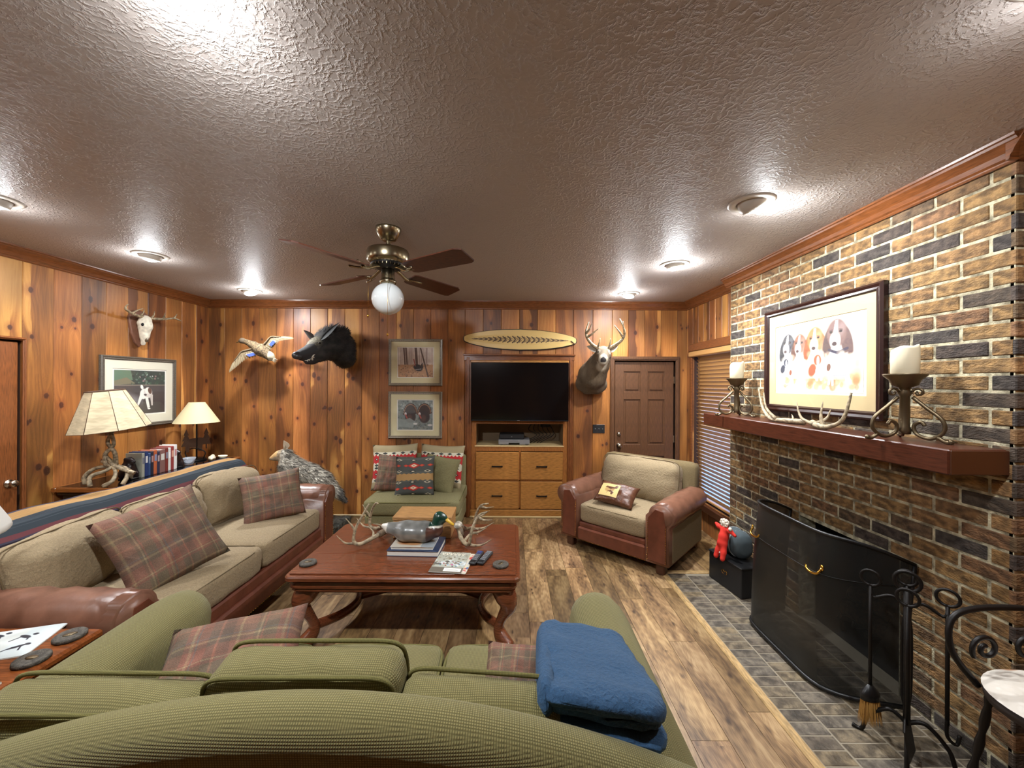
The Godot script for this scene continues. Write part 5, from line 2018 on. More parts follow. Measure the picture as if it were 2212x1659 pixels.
func build_slipper_chair() -> void:
	var t := thing("slipper_chair", "olive armless chair piled with pillows against the plank wall", "chair", Vector3(-1.06, 0, -4.48))
	part(MB.new().span(Vector3(-0.50, 0.09, -0.36), Vector3(0.50, 0.30, 0.37), 0.03), "seat_base", M.olive, t)
	part(MB.new().smooth(true).at(Vector3(0, 0.37, 0.005)).cushion(Vector3(1.02, 0.17, 0.78), 0.05, Vector3(0, 0.025, 0), 10), "seat_cushion", M.olive, t)
	part(MB.new().smooth(true).at(Vector3(0, 0.37, 0.005)).piping(0.505, 0.385, 0.05, 0.062, 0.006), "piping", M.green_seam, t)
	part(MB.new().smooth(true).at(Vector3(0, 0.57, -0.365), Vector3(-6, 0, 0)).cushion(Vector3(0.98, 0.50, 0.13), 0.05, Vector3.ZERO, 8), "backrest", M.olive, t)
	for s in [[-0.44, 0.31], [0.44, 0.31], [-0.44, -0.31], [0.44, -0.31]]:
		part(MB.new().span(Vector3(s[0] - 0.025, 0, s[1] - 0.025), Vector3(s[0] + 0.025, 0.10, s[1] + 0.025), 0.004), "leg", M.walnut, t)
	var g := "patterned pillows on the olive chair"
	throw_pillow("throw_pillow", M.kilim_red, Vector3(-1.40, 0.695, -4.66), Vector3(-16, 4, 2), 0.54, 0.54, 0.15, "red and cream woven pillow behind plaid pillow on olive chair", g, 1.0)
	throw_pillow("throw_pillow", M.kilim_red, Vector3(-0.845, 0.69, -4.66), Vector3(-16, -3, -2), 0.54, 0.54, 0.15, "red and cream woven pillow behind plain green pillow", g, 2.0)
	throw_pillow("throw_pillow", M.plaid1, Vector3(-1.35, 0.655, -4.47), Vector3(-18, 10, -6), 0.40, 0.42, 0.13, "muted plaid pillow on the olive chair", g, 3.0)
	throw_pillow("throw_pillow", M.olive, Vector3(-0.83, 0.645, -4.47), Vector3(-20, -12, -8), 0.43, 0.43, 0.14, "plain green pillow on the olive chair", g, 4.0)
	throw_pillow("throw_pillow", M.kilim_grey, Vector3(-1.075, 0.66, -4.32), Vector3(-17, 0, 2.5), 0.44, 0.44, 0.13, "grey woven pillow with red diamonds on the olive chair", g, 5.0)


func build_coyote() -> void:
	var o := Vector3(-2.32, 0.0, -4.42)
	var rb := thing("coyote_mount", "stuffed grey coyote standing on a rock base behind the sofa", "trophy", o)
	var rk := MB.new().smooth(true)
	rk.cushion(Vector3(0.84, 0.13, 0.34), 0.035, Vector3(0, 0.02, 0), 14, 0.012, nz, 3.0)
	var ro := part(rk, "rock_base", M.rock, rb)
	ro.position = Vector3(0.02, 0.075, 0)
	var P := func(px: float, py: float, z := 0.0) -> Vector3:
		return Vector3((px - 1106) * 0.00535, 1.69 - (py - 829.5) * 0.00535, z) - Vector3(o.x, 0, 0)
	var bl := Blob.new()
	bl.chain([P.call(648, 1014), P.call(682, 1025), P.call(708, 1036)], [0.120, 0.108, 0.092])
	bl.chain([P.call(646, 1012), P.call(634, 1000), P.call(625, 984)], [0.105, 0.088, 0.066])
	bl.chain([P.call(625, 982), P.call(612, 984), P.call(603, 988), P.call(594, 990.5)], [0.062, 0.046, 0.028, 0.017])
	bl.bone(P.call(628, 1008), P.call(632, 1024), 0.085, 0.07)
	for s in [-1.0, 1.0]:
		var z: float = 0.055 * s
		bl.chain([P.call(640, 1030, z), P.call(640, 1065, z), P.call(638, 1090, z), P.call(638, 1103, z), P.call(634, 1105, z)], [0.060, 0.030, 0.021, 0.020, 0.020])
		bl.chain([P.call(704, 1038, z), P.call(702, 1058, z), P.call(714, 1080, z), P.call(711, 1102, z), P.call(706, 1105, z)], [0.080, 0.050, 0.024, 0.020, 0.020])
	bl.chain([P.call(714, 1034), P.call(724, 1046), P.call(737, 1063), P.call(752, 1079)], [0.040, 0.046, 0.050, 0.022])
	var paint := func(p: Vector3, n: Vector3) -> Color:
		var k := nz.get_noise_3d(p.x * 26, p.y * 34, p.z * 26)
		var c := lin(122, 116, 104).lerp(lin(178, 172, 158), clampf(0.4 + k, 0, 1)).lerp(lin(52, 48, 44), clampf(-k * 1.4 + n.y * 0.25 - 0.1, 0, 0.85))
		if n.y < -0.3: c = c.lerp(lin(176, 166, 144), 0.6)
		var w := p.x + o.x
		if w < -2.585 and p.y > 0.77: c = c.lerp(lin(150, 124, 90), 0.55)
		if w < -2.64 and n.y > -0.1: c = lin(196, 158, 106)
		if w < -2.745: c = lin(30, 26, 24)
		if p.y < 0.36 and w < -2.0: c = lin(186, 164, 128)
		if w > -1.95: c = lin(88, 84, 78)
		return c
	var mb := MB.new()
	var body := bl.net(mb, 0.0115, 70.0, paint)
	part(mb, "body", M.fur, rb)
	var hr := MB.new()
	hairs(hr, body, 9000, 0.050, 0.0026, func(p: Vector3, n: Vector3) -> Vector3:
		var w := p.x + o.x
		if w < -2.56 and p.y > 0.775: return Vector3.ZERO
		if p.y < 0.40 and w < -2.0: return Vector3.ZERO
		var d := Vector3(0.85, -0.55, 0)
		return (d - n * d.dot(n) + n * 0.22) * (1.1 if w < -2.3 else 0.8), func(p: Vector3, n: Vector3) -> Color: return (paint.call(p, n) as Color) * rng.randf_range(0.4, 1.9))
	part(hr, "coat", M.fur, rb).set_meta("kind", "stuff")
	for s in [-1.0, 1.0]:
		var e := MB.new()
		ear(e, P.call(625 + 3 * s, 972, 0.035 * s), P.call(624 + 9 * s, 957 + 3 * s, 0.065 * s), Vector3(0.026, 0.010, 0.018 * s), Vector3(0.014, 0, 0.016 * s), lin(170, 156, 132), lin(128, 112, 90))
		part(e, "ear", M.fur, rb)
		part(MB.new().smooth(true).ball(P.call(612.5, 979.5, 0.032 * s), Vector3(0.008, 0.007, 0.006), 8), "eye", M.black_gloss, rb)


# ---------------------------------------------------------------- left side

# studs along a line, as one trim
func studs(mb: MB, a: Vector3, b: Vector3, step := 0.02, r := 0.0045) -> void:
	var k := int(a.distance_to(b) / step)
	for i in k + 1:
		mb.ball(a.lerp(b, float(i) / k), Vector3.ONE * r, 6)


# a rolled leather arm, outward along +x * side; z runs from back to front
func rolled_arm(parent: Node, x: float, side: float, z0: float, z1: float, h: float, wide: float) -> void:
	var ol := PackedVector2Array()
	var r := 0.105
	var cx := 0.035
	var cy := h - r
	ol.append(Vector2(-wide * 0.5, 0.10))
	ol.append(Vector2(-wide * 0.5, cy - 0.02))
	for k in 15:
		var a := PI * 0.97 - k / 14.0 * PI * 1.28
		ol.append(Vector2(cx + cos(a) * r * 1.12, cy + sin(a) * r))
	ol.append(Vector2(wide * 0.5 - 0.01, cy - 0.10))
	ol.append(Vector2(wide * 0.5 - 0.01, 0.10))
	var o2 := PackedVector2Array()
	for p in ol: o2.append(Vector2(p.x * side, p.y))
	var mb := MB.new().smooth(true).at(Vector3(x, 0, (z0 + z1) * 0.5))
	mb.prism(o2, z1 - z0, 0.018)
	var arm := part(mb, "arm", M.leather, parent)
	# swollen roll over the top
	var roll := MB.new().smooth(true)
	var rows := []
	for i in 21:
		var t := i / 20.0
		var z := lerpf(z0 + 0.02, z1 + 0.012, t)
		var puff := 1.0 + 0.07 * sin(PI * t) - 0.10 * exp(-pow((t - 0.52) / 0.03, 2.0)) - (0.22 if i == 20 else 0.0) - (0.06 if i == 19 else 0.0)
		var row := PackedVector3Array()
		for k in 18:
			var a := TAU * k / 18
			row.append(Vector3(x + side * cx + cos(a) * r * 1.14 * puff, cy + sin(a) * r * 1.02 * puff + 0.004 * sin(t * 40.0 + k), z))
		rows.append(row)
	roll.surf(rows, true, 1, 1, true)
	roll.cap(rows[20], false)
	part(roll, "arm_roll", M.leather, arm)
	var fp := PackedVector2Array()
	for p in [[-wide * 0.42, 0.12], [-wide * 0.40, cy - 0.03], [-0.02, cy + r * 0.55], [0.06, cy + r * 0.45], [wide * 0.36, cy - 0.08], [wide * 0.36, 0.12]]: fp.append(Vector2(p[0] * side, p[1]))
	part(MB.new().at(Vector3(x, 0, z1 + 0.004)).prism(fp, 0.022, 0.008), "arm_front", M.leather_dark, arm)
	var st := MB.new().smooth(true)
	for s in [[-0.40, 0.13, cy - 0.06], [0.34, 0.13, cy - 0.10]]:
		studs(st, Vector3(x + side * wide * s[0], s[1], z1 + 0.016), Vector3(x + side * wide * s[0], s[2], z1 + 0.016))
	part(st, "nail_trim", M.brass, arm).set_meta("kind", "stuff")


# a seat with rolled leather arms and loose cloth cushions; faces +z
func leather_seat(t: Node3D, w: float, dep: float, sh: float, ah: float, seats: int, backs: Array) -> void:
	var aw := 0.22
	var z1 := dep * 0.5
	var z0 := -dep * 0.5
	var iw := w - 2 * aw
	part(MB.new().span(Vector3(-w * 0.5 + 0.03, 0.10, z0 + 0.02), Vector3(w * 0.5 - 0.03, sh - 0.20, z1 - 0.05), 0.02), "base", M.side_cloth, t)
	var rail := MB.new().smooth(false).span(Vector3(-iw * 0.5, 0.10, z1 - 0.06), Vector3(iw * 0.5, 0.235, z1 - 0.005), 0.014)
	var ra := part(rail, "front_rail", M.leather_dark, t)
	part(MB.new().span(Vector3(-iw * 0.5, 0.225, z1 - 0.10), Vector3(iw * 0.5, sh - 0.19, z1 - 0.03), 0.012), "seat_rail", M.leather_dark, t)
	var st := MB.new().smooth(true)
	studs(st, Vector3(-iw * 0.5, 0.112, z1 - 0.002), Vector3(iw * 0.5, 0.112, z1 - 0.002), 0.022, 0.004)
	part(st, "nail_trim", M.brass, ra).set_meta("kind", "stuff")
	for s in [-1.0, 1.0]:
		rolled_arm(t, s * (w * 0.5 - aw * 0.5), s, z0 + 0.10, z1 - 0.02, ah, aw)
		part(MB.new().span(Vector3(s * (w * 0.5 - 0.012) - 0.006, 0.11, z0 + 0.10), Vector3(s * (w * 0.5 - 0.012) + 0.006, ah - 0.22, z1 - 0.10), 0.004), "side_panel", M.side_cloth, t)
	part(MB.new().smooth(true).at(Vector3(0, 0.50, z0 + 0.10), Vector3(-7, 0, 0)).cushion(Vector3(w - 0.10, 0.76, 0.17), 0.06, Vector3.ZERO, 8), "backrest", M.side_cloth, t)
	var cw := iw / seats
	for k in seats:
		var cx := -iw * 0.5 + cw * (k + 0.5)
		var at := Vector3(cx, sh - 0.095, 0.10)
		var d := dep - 0.36
		var c := part(MB.new().smooth(true).at(at).cushion(Vector3(cw - 0.006, 0.19, d + 0.10), 0.045, Vector3(0, 0.028, 0.008), 12, 0.004, nz, k * 3.0 + w), "seat_cushion", M.tan_cloth, t)
		part(MB.new().smooth(true).at(at).piping(cw * 0.5 - 0.010, d * 0.5 + 0.044, 0.04, 0.078, 0.004), "piping", M.tan_seam, c)
	for b in backs:
		var bt := Transform3D(Basis.from_euler(Vector3(deg_to_rad(-13.0), deg_to_rad(b[2]), deg_to_rad(b[3]))), Vector3(b[0], sh + b[5] * 0.5 - 0.02, z0 + 0.30))
		var m := MB.new().smooth(true)
		m.x = bt
		m.cushion(Vector3(b[1], b[5], 0.23), 0.10, Vector3(0, 0.015, 0.045), 14, 0.010, nz, b[4])
		var c := part(m, "back_cushion", M.tan_cloth, t)
		var pm := MB.new().smooth(true)
		pm.x = bt * Transform3D(Basis.from_euler(Vector3(PI / 2, 0, 0)), Vector3(0, 0, 0.0))
		pm.piping(b[1] * 0.5 + 0.002, b[5] * 0.5 + 0.004, 0.1, 0.055, 0.004)
		part(pm, "piping", M.tan_seam, c)
	for s in [[-1, 1], [1, 1], [-1, -1], [1, -1]]:
		var px: float = s[0] * (w * 0.5 - 0.10)
		var pz: float = s[1] * (dep * 0.5 - 0.09)
		part(MB.new().span(Vector3(px - 0.04, 0, pz - 0.04), Vector3(px + 0.04, 0.105, pz + 0.04), 0.01), "foot", M.sill, t)


func build_left_side() -> void:
	var s := thing("leather_sofa", "tan cloth sofa with rolled brown leather arms along left wall", "sofa", Vector3(-2.30, 0, -2.86), 90)
	leather_seat(s, 2.14, 1.04, 0.50, 0.68, 2, [[-0.66, 0.66, 4, 3, 1.0, 0.39], [-0.06, 0.62, -2, 0, 5.0, 0.39], [0.58, 0.68, -3, -2, 9.0, 0.42]])
	# striped throw lying along the back
	var bands := [[0.0, lin(34, 33, 46)], [0.44, lin(44, 42, 58)], [0.52, lin(150, 113, 64)], [0.66, lin(24, 37, 45)], [0.80, lin(84, 32, 34)], [0.85, lin(38, 32, 50)], [0.92, lin(30, 36, 44)], [0.97, lin(110, 60, 46)]]
	var bl := MB.new().smooth(true)
	var prof := [[-2.845, 0.50], [-2.865, 0.66], [-2.855, 0.80], [-2.825, 0.915], [-2.765, 0.960], [-2.69, 0.958], [-2.62, 0.935], [-2.57, 0.875], [-2.555, 0.80]]
	var fine := []
	for i in prof.size() - 1:
		for k in 8: fine.append([lerpf(prof[i][0], prof[i + 1][0], k / 8.0), lerpf(prof[i][1], prof[i + 1][1], k / 8.0)])
	fine.append(prof[-1])
	for i in fine.size() - 1:
		var f := float(i) / (fine.size() - 1)
		var c: Color = bands[0][1]
		for b in bands:
			if f >= b[0]: c = b[1]
		bl.col(c)
		var r0 := PackedVector3Array()
		var r1 := PackedVector3Array()
		for k in 33:
			var z := -1.80 - k / 32.0 * 1.98
			for e in 2:
				var q: Array = fine[i + e]
				var w := 0.008 * nz.get_noise_2d(z * 3.0, f * 3.0) + 0.005 * sin(z * 5.0)
				var p := Vector3(q[0] + w * 0.4, q[1] + w, z)
				if e == 0: r0.append(p)
				else: r1.append(p)
		bl.surf([r0, r1], false, 1, 1, false)
		var off := Vector3(0.012, -0.010, 0)
		var a0 := PackedVector3Array()
		var a1 := PackedVector3Array()
		for p in r0: a0.append(p + off)
		for p in r1: a1.append(p + off)
		bl.surf([a0, a1], false, 1, 1, true)
	one(bl, "striped_throw", M.fur, "throw striped in navy, tan, green and red over sofa back", "blanket")
	throw_pillow("throw_pillow", M.plaid0, Vector3(-2.10, 0.735, -2.36), Vector3(-28, 62, 14), 0.52, 0.52, 0.17, "large brown plaid pillow in the middle of the leather-armed sofa", "plaid pillows on the sofas", 7.0)
	throw_pillow("throw_pillow", M.plaid1, Vector3(-2.085, 0.70, -3.40), Vector3(-22, 40, 4), 0.47, 0.42, 0.16, "brown plaid pillow beside the coyote end of the sofa", "plaid pillows on the sofas", 8.0)

	build_console()
	framed("framed_print", Vector3(XL + 0.02, 1.585, -4.03), 90, 0.815, 0.72, 0.040, 0.585, 0.475, M.frame_pup, M.mat_cream, M.pic_pup, "framed print of a white pup on a dark path")
	build_skull()
	build_side_table()


func build_console() -> void:
	var c := thing("console_table", "dark carved console table with orange wooden edge behind the sofa", "table", Vector3(-3.54, 0, -3.945), 90)
	part(MB.new().span(Vector3(-0.68, 0.772, -0.255), Vector3(0.68, 0.806, 0.255), 0.004), "table_top", M.black_gloss, c, "dark polished inlay")
	var ed := MB.new()
	for e in [[-0.715, -0.295, 0.715, -0.25], [-0.715, 0.25, 0.715, 0.295], [-0.715, -0.25, -0.672, 0.25], [0.672, -0.25, 0.715, 0.25]]:
		ed.span(Vector3(e[0], 0.765, e[1]), Vector3(e[2], 0.804, e[3]), 0.007)
	part(ed, "top_edge", M.edge_wood, c, "orange wooden border")
	part(MB.new().span(Vector3(-0.69, 0.735, -0.275), Vector3(0.69, 0.767, 0.275), 0.010), "cornice", M.walnut, c)
	part(MB.new().span(Vector3(-0.66, 0.30, -0.255), Vector3(0.66, 0.74, 0.245), 0.006), "body", M.walnut, c)
	for k in 2:
		var x := -0.33 + 0.66 * k
		var d := part(MB.new().span(Vector3(x - 0.30, 0.60, 0.243), Vector3(x + 0.30, 0.725, 0.262), 0.006), "drawer", M.walnut, c)
		for s in [-0.18, 0.18]:
			var h := MB.new().smooth(true).tube(curve([Vector3(x + s - 0.05, 0.665, 0.26), Vector3(x + s - 0.04, 0.655, 0.282), Vector3(x + s + 0.04, 0.655, 0.282), Vector3(x + s + 0.05, 0.665, 0.26)], 4), 0.005, 6)
			part(h, "handle", M.brass, d)
	for k in 9:
		part(MB.new().smooth(true).at(Vector3(-0.62 + k * 0.155, 0.50, 0.248)).lathe([[0.0, -0.19], [0.020, -0.19], [0.026, -0.10], [0.016, 0.0], [0.026, 0.05], [0.018, 0.09], [0.0, 0.09]], 8, 1.0, 0.6), "carved_post", M.antler_dark, c)
	for s in [[-0.63, 0.23], [0.63, 0.23], [-0.63, -0.23], [0.63, -0.23]]:
		part(MB.new().smooth(true).at(Vector3(s[0], 0, s[1])).lathe([[0.0, 0.0], [0.028, 0.0], [0.034, 0.03], [0.022, 0.07], [0.030, 0.20], [0.036, 0.31], [0.0, 0.31]], 12), "leg", M.walnut, c)
	# antler lamp
	var y := 0.806
	var l := thing("antler_lamp", "table lamp on a tangle of antlers with pieced hide shade", "lamp", Vector3(-3.47, y, -3.37))
	var hs := [
		[[-0.17, 0.012, 0.05], [-0.16, 0.08, 0.06], [-0.09, 0.145, 0.04], [0.02, 0.15, 0.0], [0.10, 0.11, -0.03]],
		[[0.16, 0.012, 0.06], [0.17, 0.08, 0.03], [0.12, 0.14, 0.0], [0.02, 0.16, 0.02], [-0.06, 0.20, 0.02]],
		[[-0.04, 0.012, 0.13], [-0.05, 0.09, 0.12], [0.02, 0.13, 0.06], [0.05, 0.18, 0.0]],
		[[0.07, 0.015, 0.13], [0.12, 0.05, 0.11], [0.10, 0.11, 0.06], [0.03, 0.17, 0.02]],
		[[0.02, 0.012, -0.15], [0.04, 0.09, -0.12], [0.0, 0.15, -0.05], [-0.02, 0.22, 0.0]],
		[[0.22, 0.10, 0.02], [0.14, 0.13, 0.03], [0.05, 0.17, 0.03], [-0.03, 0.24, 0.01]],
		[[-0.02, 0.16, 0.02], [-0.03, 0.26, 0.02], [0.02, 0.34, 0.0], [0.0, 0.44, 0.0]],
		[[0.02, 0.16, -0.02], [0.03, 0.27, 0.0], [-0.02, 0.36, 0.01], [0.01, 0.46, 0.0]]]
	for h in hs:
		var pts := []
		for p in h: pts.append(v3(p))
		var cc := curve(pts, 5)
		part(MB.new().smooth(true).tube(cc, taper(cc.size(), 0.018, 0.012), 8), "antler", M.antler, l)
	part(MB.new().smooth(true).at(Vector3(0, 0.44, 0)).lathe([[0.0, 0.0], [0.018, 0.0], [0.018, 0.05], [0.012, 0.07], [0.012, 0.14], [0.0, 0.14]], 12), "socket", M.bronze, l)
	var shade := MB.new()
	var T0 := Transform3D(Basis.from_euler(Vector3(deg_to_rad(4), deg_to_rad(10), deg_to_rad(5))), Vector3(0, 0.475, 0))
	shade.x = T0
	var seams := MB.new().smooth(true)
	seams.x = T0
	var n := 8
	var bot := []
	var top := []
	for k in n:
		var a := TAU * k / n
		bot.append(Vector3(cos(a) * 0.265, 0.0, sin(a) * 0.265))
		top.append(Vector3(cos(a) * 0.125, 0.335, sin(a) * 0.125))
	for k in n:
		var j := (k + 1) % n
		shade.quad(bot[j], bot[k], top[k], top[j])
		shade.quad(bot[k] * Vector3(0.99, 1, 0.99), bot[j] * Vector3(0.99, 1, 0.99), top[j] * Vector3(0.98, 1, 0.98), top[k] * Vector3(0.98, 1, 0.98))
		seams.tube([bot[k], top[k]], 0.0022, 5)
		seams.tube([top[k], top[j]], 0.005, 5)
		seams.tube([bot[k], bot[j]], 0.002, 5)
	var so := part(shade, "lamp_shade", M.shade, l, "cream hide shade")
	part(seams, "lacing", M.lace, so)
	# second lamp with a bear and pines cut from dark metal
	l = thing("silhouette_lamp", "table lamp with dark cut-out base and plain cream cone shade", "lamp", Vector3(-3.58, y, -4.42))
	part(MB.new().smooth(true).lathe([[0.0, 0.0], [0.095, 0.0], [0.095, 0.012], [0.08, 0.02], [0.0, 0.02]], 20), "base", M.iron, l)
	part(MB.new().smooth(true).tube([Vector3(0, 0.01, 0), Vector3(0, 0.46, 0)], 0.008, 8), "stem", M.iron, l)
	var bear := PackedVector2Array()
	for p in [[-0.10, 0.05], [-0.075, 0.05], [-0.065, 0.10], [0.0, 0.095], [0.02, 0.05], [0.05, 0.05], [0.055, 0.12], [0.085, 0.13], [0.12, 0.14], [0.125, 0.165], [0.10, 0.19], [0.085, 0.205], [0.07, 0.195], [0.03, 0.205], [-0.06, 0.20], [-0.105, 0.165]]: bear.append(Vector2(p[0], p[1]))
	part(MB.new().at(Vector3(0, 0.05, 0), Vector3(0, 60, 0)).prism(bear, 0.008, 0.0), "bear_cutout", M.cutout, l)
	for s in [-0.09, 0.085]:
		var pine := PackedVector2Array()
		for p in [[-0.006, 0.0], [0.006, 0.0], [0.006, 0.05], [0.045, 0.05], [0.018, 0.11], [0.036, 0.11], [0.012, 0.17], [0.024, 0.17], [0.0, 0.24], [-0.024, 0.17], [-0.012, 0.17], [-0.036, 0.11], [-0.018, 0.11], [-0.045, 0.05], [-0.006, 0.05]]: pine.append(Vector2(p[0], p[1]))
		part(MB.new().at(Vector3(s * 0.5, 0.12, -s), Vector3(0, 60, 0)).prism(pine, 0.006, 0.0), "pine_cutout", M.cutout, l)
	part(MB.new().smooth(true).tube(curve([Vector3(-0.09, 0.02, 0.02), Vector3(-0.11, 0.10, 0.02), Vector3(0, 0.14, 0.03), Vector3(0.11, 0.10, 0.02), Vector3(0.09, 0.02, 0.02)], 5), 0.006, 6), "hoop", M.iron, l)
	var cs := MB.new().smooth(true).at(Vector3(0, 0.43, 0))
	cs.lathe([[0.215, 0.0], [0.075, 0.228]], 32)
	cs.lathe([[0.072, 0.228], [0.212, 0.0]], 32)
	part(cs, "lamp_shade", M.shade2, l)
	# books between two bears
	var cols := [C(176, 176, 160), C(38, 62, 116), C(56, 84, 132), C(36, 40, 56), C(184, 96, 58), C(46, 46, 70), C(128, 92, 86), C(120, 50, 44), C(222, 222, 216), C(146, 62, 60), C(232, 232, 228)]
	var names := ["grey", "dark blue", "blue", "black", "orange", "navy", "mauve", "maroon", "white", "red", "tall white"]
	var z := -3.60
	for i in cols.size():
		var th: float = [0.030, 0.034, 0.026, 0.030, 0.036, 0.028, 0.060, 0.034, 0.030, 0.034, 0.038][i]
		var h := 0.222 + 0.012 * sin(i * 2.1) + (0.016 if i > 7 else 0.0)
		var b := thing("book", "%s hardback standing between the bear bookends" % names[i], "book", Vector3(-3.50, y, z - th * 0.5), 0, "hardbacks between the bear bookends")
		var mb := MB.new()
		mb.span(Vector3(-0.075, 0, -th * 0.5 + 0.001), Vector3(0.075, h, -th * 0.5 + 0.004), 0.001)
		mb.span(Vector3(-0.075, 0, th * 0.5 - 0.004), Vector3(0.075, h, th * 0.5 - 0.001), 0.001)
		mb.span(Vector3(0.071, 0, -th * 0.5 + 0.001), Vector3(0.078, h, th * 0.5 - 0.001), 0.003)
		part(mb, "cover", mat(cols[i], 0.45), b)
		part(MB.new().span(Vector3(-0.070, 0.004, -th * 0.5 + 0.004), Vector3(0.070, h - 0.004, th * 0.5 - 0.004)), "pages", M.paper, b)
		part(MB.new().span(Vector3(0.0775, h * 0.55, -th * 0.3), Vector3(0.0788, h * 0.82, th * 0.3)), "spine_title", mat(cols[(i * 5 + 3) % 11].lerp(Color.WHITE, 0.4), 0.5), b)
		z -= th
	for e in [[-3.545, 1.0], [z - 0.055, -1.0]]:
		var bb := Blob.new()
		var d: float = e[1]
		bb.chain([Vector3(0, 0.05, 0.02 * d), Vector3(0, 0.10, 0.0), Vector3(0.01, 0.155, -0.01 * d)], [0.050, 0.045, 0.034])
		bb.bone(Vector3(0.01, 0.16, 0.0), Vector3(0.055, 0.155, 0.0), 0.026, 0.014)
		for k in [-1.0, 1.0]:
			bb.bone(Vector3(0.02, 0.11, 0.03 * k), Vector3(0.05, 0.05, 0.035 * k), 0.018, 0.015)
			bb.bone(Vector3(0.0, 0.02, 0.03 * k), Vector3(0.05, 0.018, 0.035 * k), 0.020, 0.016)
			bb.bone(Vector3(0.0, 0.185, 0.022 * k), Vector3(0.0, 0.188, 0.022 * k), 0.010, 0.008)
		var bm := MB.new()
		bb.net(bm, 0.008, 110.0, func(_p, _n): return lin(34, 26, 22))
		var bo := thing("bookend", "dark bear bookend at the %s end of the books" % ("lamp" if d > 0 else "glass dish"), "bookend", Vector3(-3.50, y, e[0]), 0, "bear bookends")
		part(bm, "bear", M.gloss_paint, bo)
		part(MB.new().span(Vector3(-0.05, 0, -0.04), Vector3(0.07, 0.012, 0.04), 0.003), "plinth", M.black, bo)
	var gd := MB.new().smooth(true)
	gd.lathe([[0.0, 0.0], [0.035, 0.0], [0.040, 0.01], [0.055, 0.05], [0.062, 0.075], [0.058, 0.075], [0.050, 0.05], [0.034, 0.014], [0.0, 0.012]], 16)
	var gm := mat(Color(0.95, 0.97, 1.0, 0.25), 0.05)
	gm.refraction_enabled = true
	gm.refraction_scale = 0.05
	gm.transparency = BaseMaterial3D.TRANSPARENCY_ALPHA
	one(gd, "glass_bowl", gm, "small clear glass bowl beside the bear bookend", "bowl", Vector3(-3.46, y, -4.17))
	var fg := MB.new()
	var fb := Blob.new()
	fb.chain([Vector3(-0.05, 0.035, 0), Vector3(0.0, 0.032, 0), Vector3(0.05, 0.024, 0)], [0.022, 0.030, 0.010])
	fb.bone(Vector3(-0.05, 0.04, 0), Vector3(-0.065, 0.055, 0.0), 0.018, 0.014)
	fb.net(fg, 0.007, 120.0, func(p: Vector3, _n): return lin(206, 196, 170) if p.y > 0.035 else lin(120, 104, 80))
	one(fg, "bird_figurine", M.gloss_paint, "small pale bird figurine before the cone-shaded lamp", "figurine", Vector3(-3.36, y, -4.36), -60)
	one(MB.new().smooth(true).lathe([[0.0, 0.0], [0.030, 0.0], [0.052, 0.026], [0.050, 0.032], [0.028, 0.008], [0.0, 0.006]], 14, 1.0, 0.75), "shell_dish", M.wax, "small cream shell dish at the end of the console", "dish", Vector3(-3.38, y, -4.55))


func build_skull() -> void:
	var t := thing("deer_skull_mount", "white deer skull with antlers on a shield-shaped plaque", "trophy", Vector3(XL + 0.02, 2.24, -4.0), 90)
	var ol := PackedVector2Array()
	for p in [[0.0, -0.19], [0.045, -0.15], [0.085, -0.06], [0.105, 0.04], [0.115, 0.10], [0.09, 0.155], [0.05, 0.18], [0.0, 0.185], [-0.05, 0.18], [-0.09, 0.155], [-0.115, 0.10], [-0.105, 0.04], [-0.085, -0.06], [-0.045, -0.15]]: ol.append(Vector2(p[0], p[1]))
	part(MB.new().at(Vector3(0, 0, 0.012)).prism(ol, 0.024, 0.008), "plaque", M.leather, t, "reddish plaque")
	var bl := Blob.new()
	bl.chain([Vector3(0, 0.085, 0.075), Vector3(0, 0.02, 0.085), Vector3(0, -0.07, 0.075), Vector3(0, -0.155, 0.055)], [0.052, 0.046, 0.030, 0.020])
	bl.bone(Vector3(-0.045, 0.05, 0.07), Vector3(0.045, 0.05, 0.07), 0.026, 0.026)
	bl.bone(Vector3(-0.03, 0.0, 0.06), Vector3(-0.015, -0.09, 0.06), 0.020, 0.014)
	bl.bone(Vector3(0.03, 0.0, 0.06), Vector3(0.015, -0.09, 0.06), 0.020, 0.014)
	var mb := MB.new()
	bl.net(mb, 0.008, 90.0, func(p: Vector3, _n): return lin(222, 212, 192) * (0.9 + 0.2 * nz.get_noise_3d(p.x * 30, p.y * 30, p.z * 30)))
	part(mb, "skull", M.fur, t)
	for s in [-1.0, 1.0]:
		part(MB.new().smooth(true).ball(Vector3(s * 0.050, 0.035, 0.098), Vector3(0.015, 0.019, 0.014), 10), "eye_socket", M.soot, t)
		part(MB.new().smooth(true).ball(Vector3(s * 0.010, -0.115, 0.092), Vector3(0.007, 0.026, 0.012), 8), "nose_hollow", M.antler_dark, t)
		var an := MB.new()
		rack(an, [Vector3(s * 0.03, 0.115, 0.075), Vector3(s * 0.09, 0.115, 0.09), Vector3(s * 0.19, 0.13, 0.11), Vector3(s * 0.27, 0.15, 0.14), Vector3(s * 0.29, 0.125, 0.20)], 0.017, 0.005, [
			[Vector3(s * 0.06, 0.115, 0.08), Vector3(s * 0.06, 0.15, 0.11), Vector3(s * 0.055, 0.19, 0.12)], [Vector3(s * 0.17, 0.127, 0.105), Vector3(s * 0.15, 0.16, 0.14), Vector3(s * 0.12, 0.185, 0.17)], [Vector3(s * 0.265, 0.148, 0.138), Vector3(s * 0.275, 0.175, 0.15), Vector3(s * 0.27, 0.20, 0.17)]])
		part(an, "antler", M.antler, t)


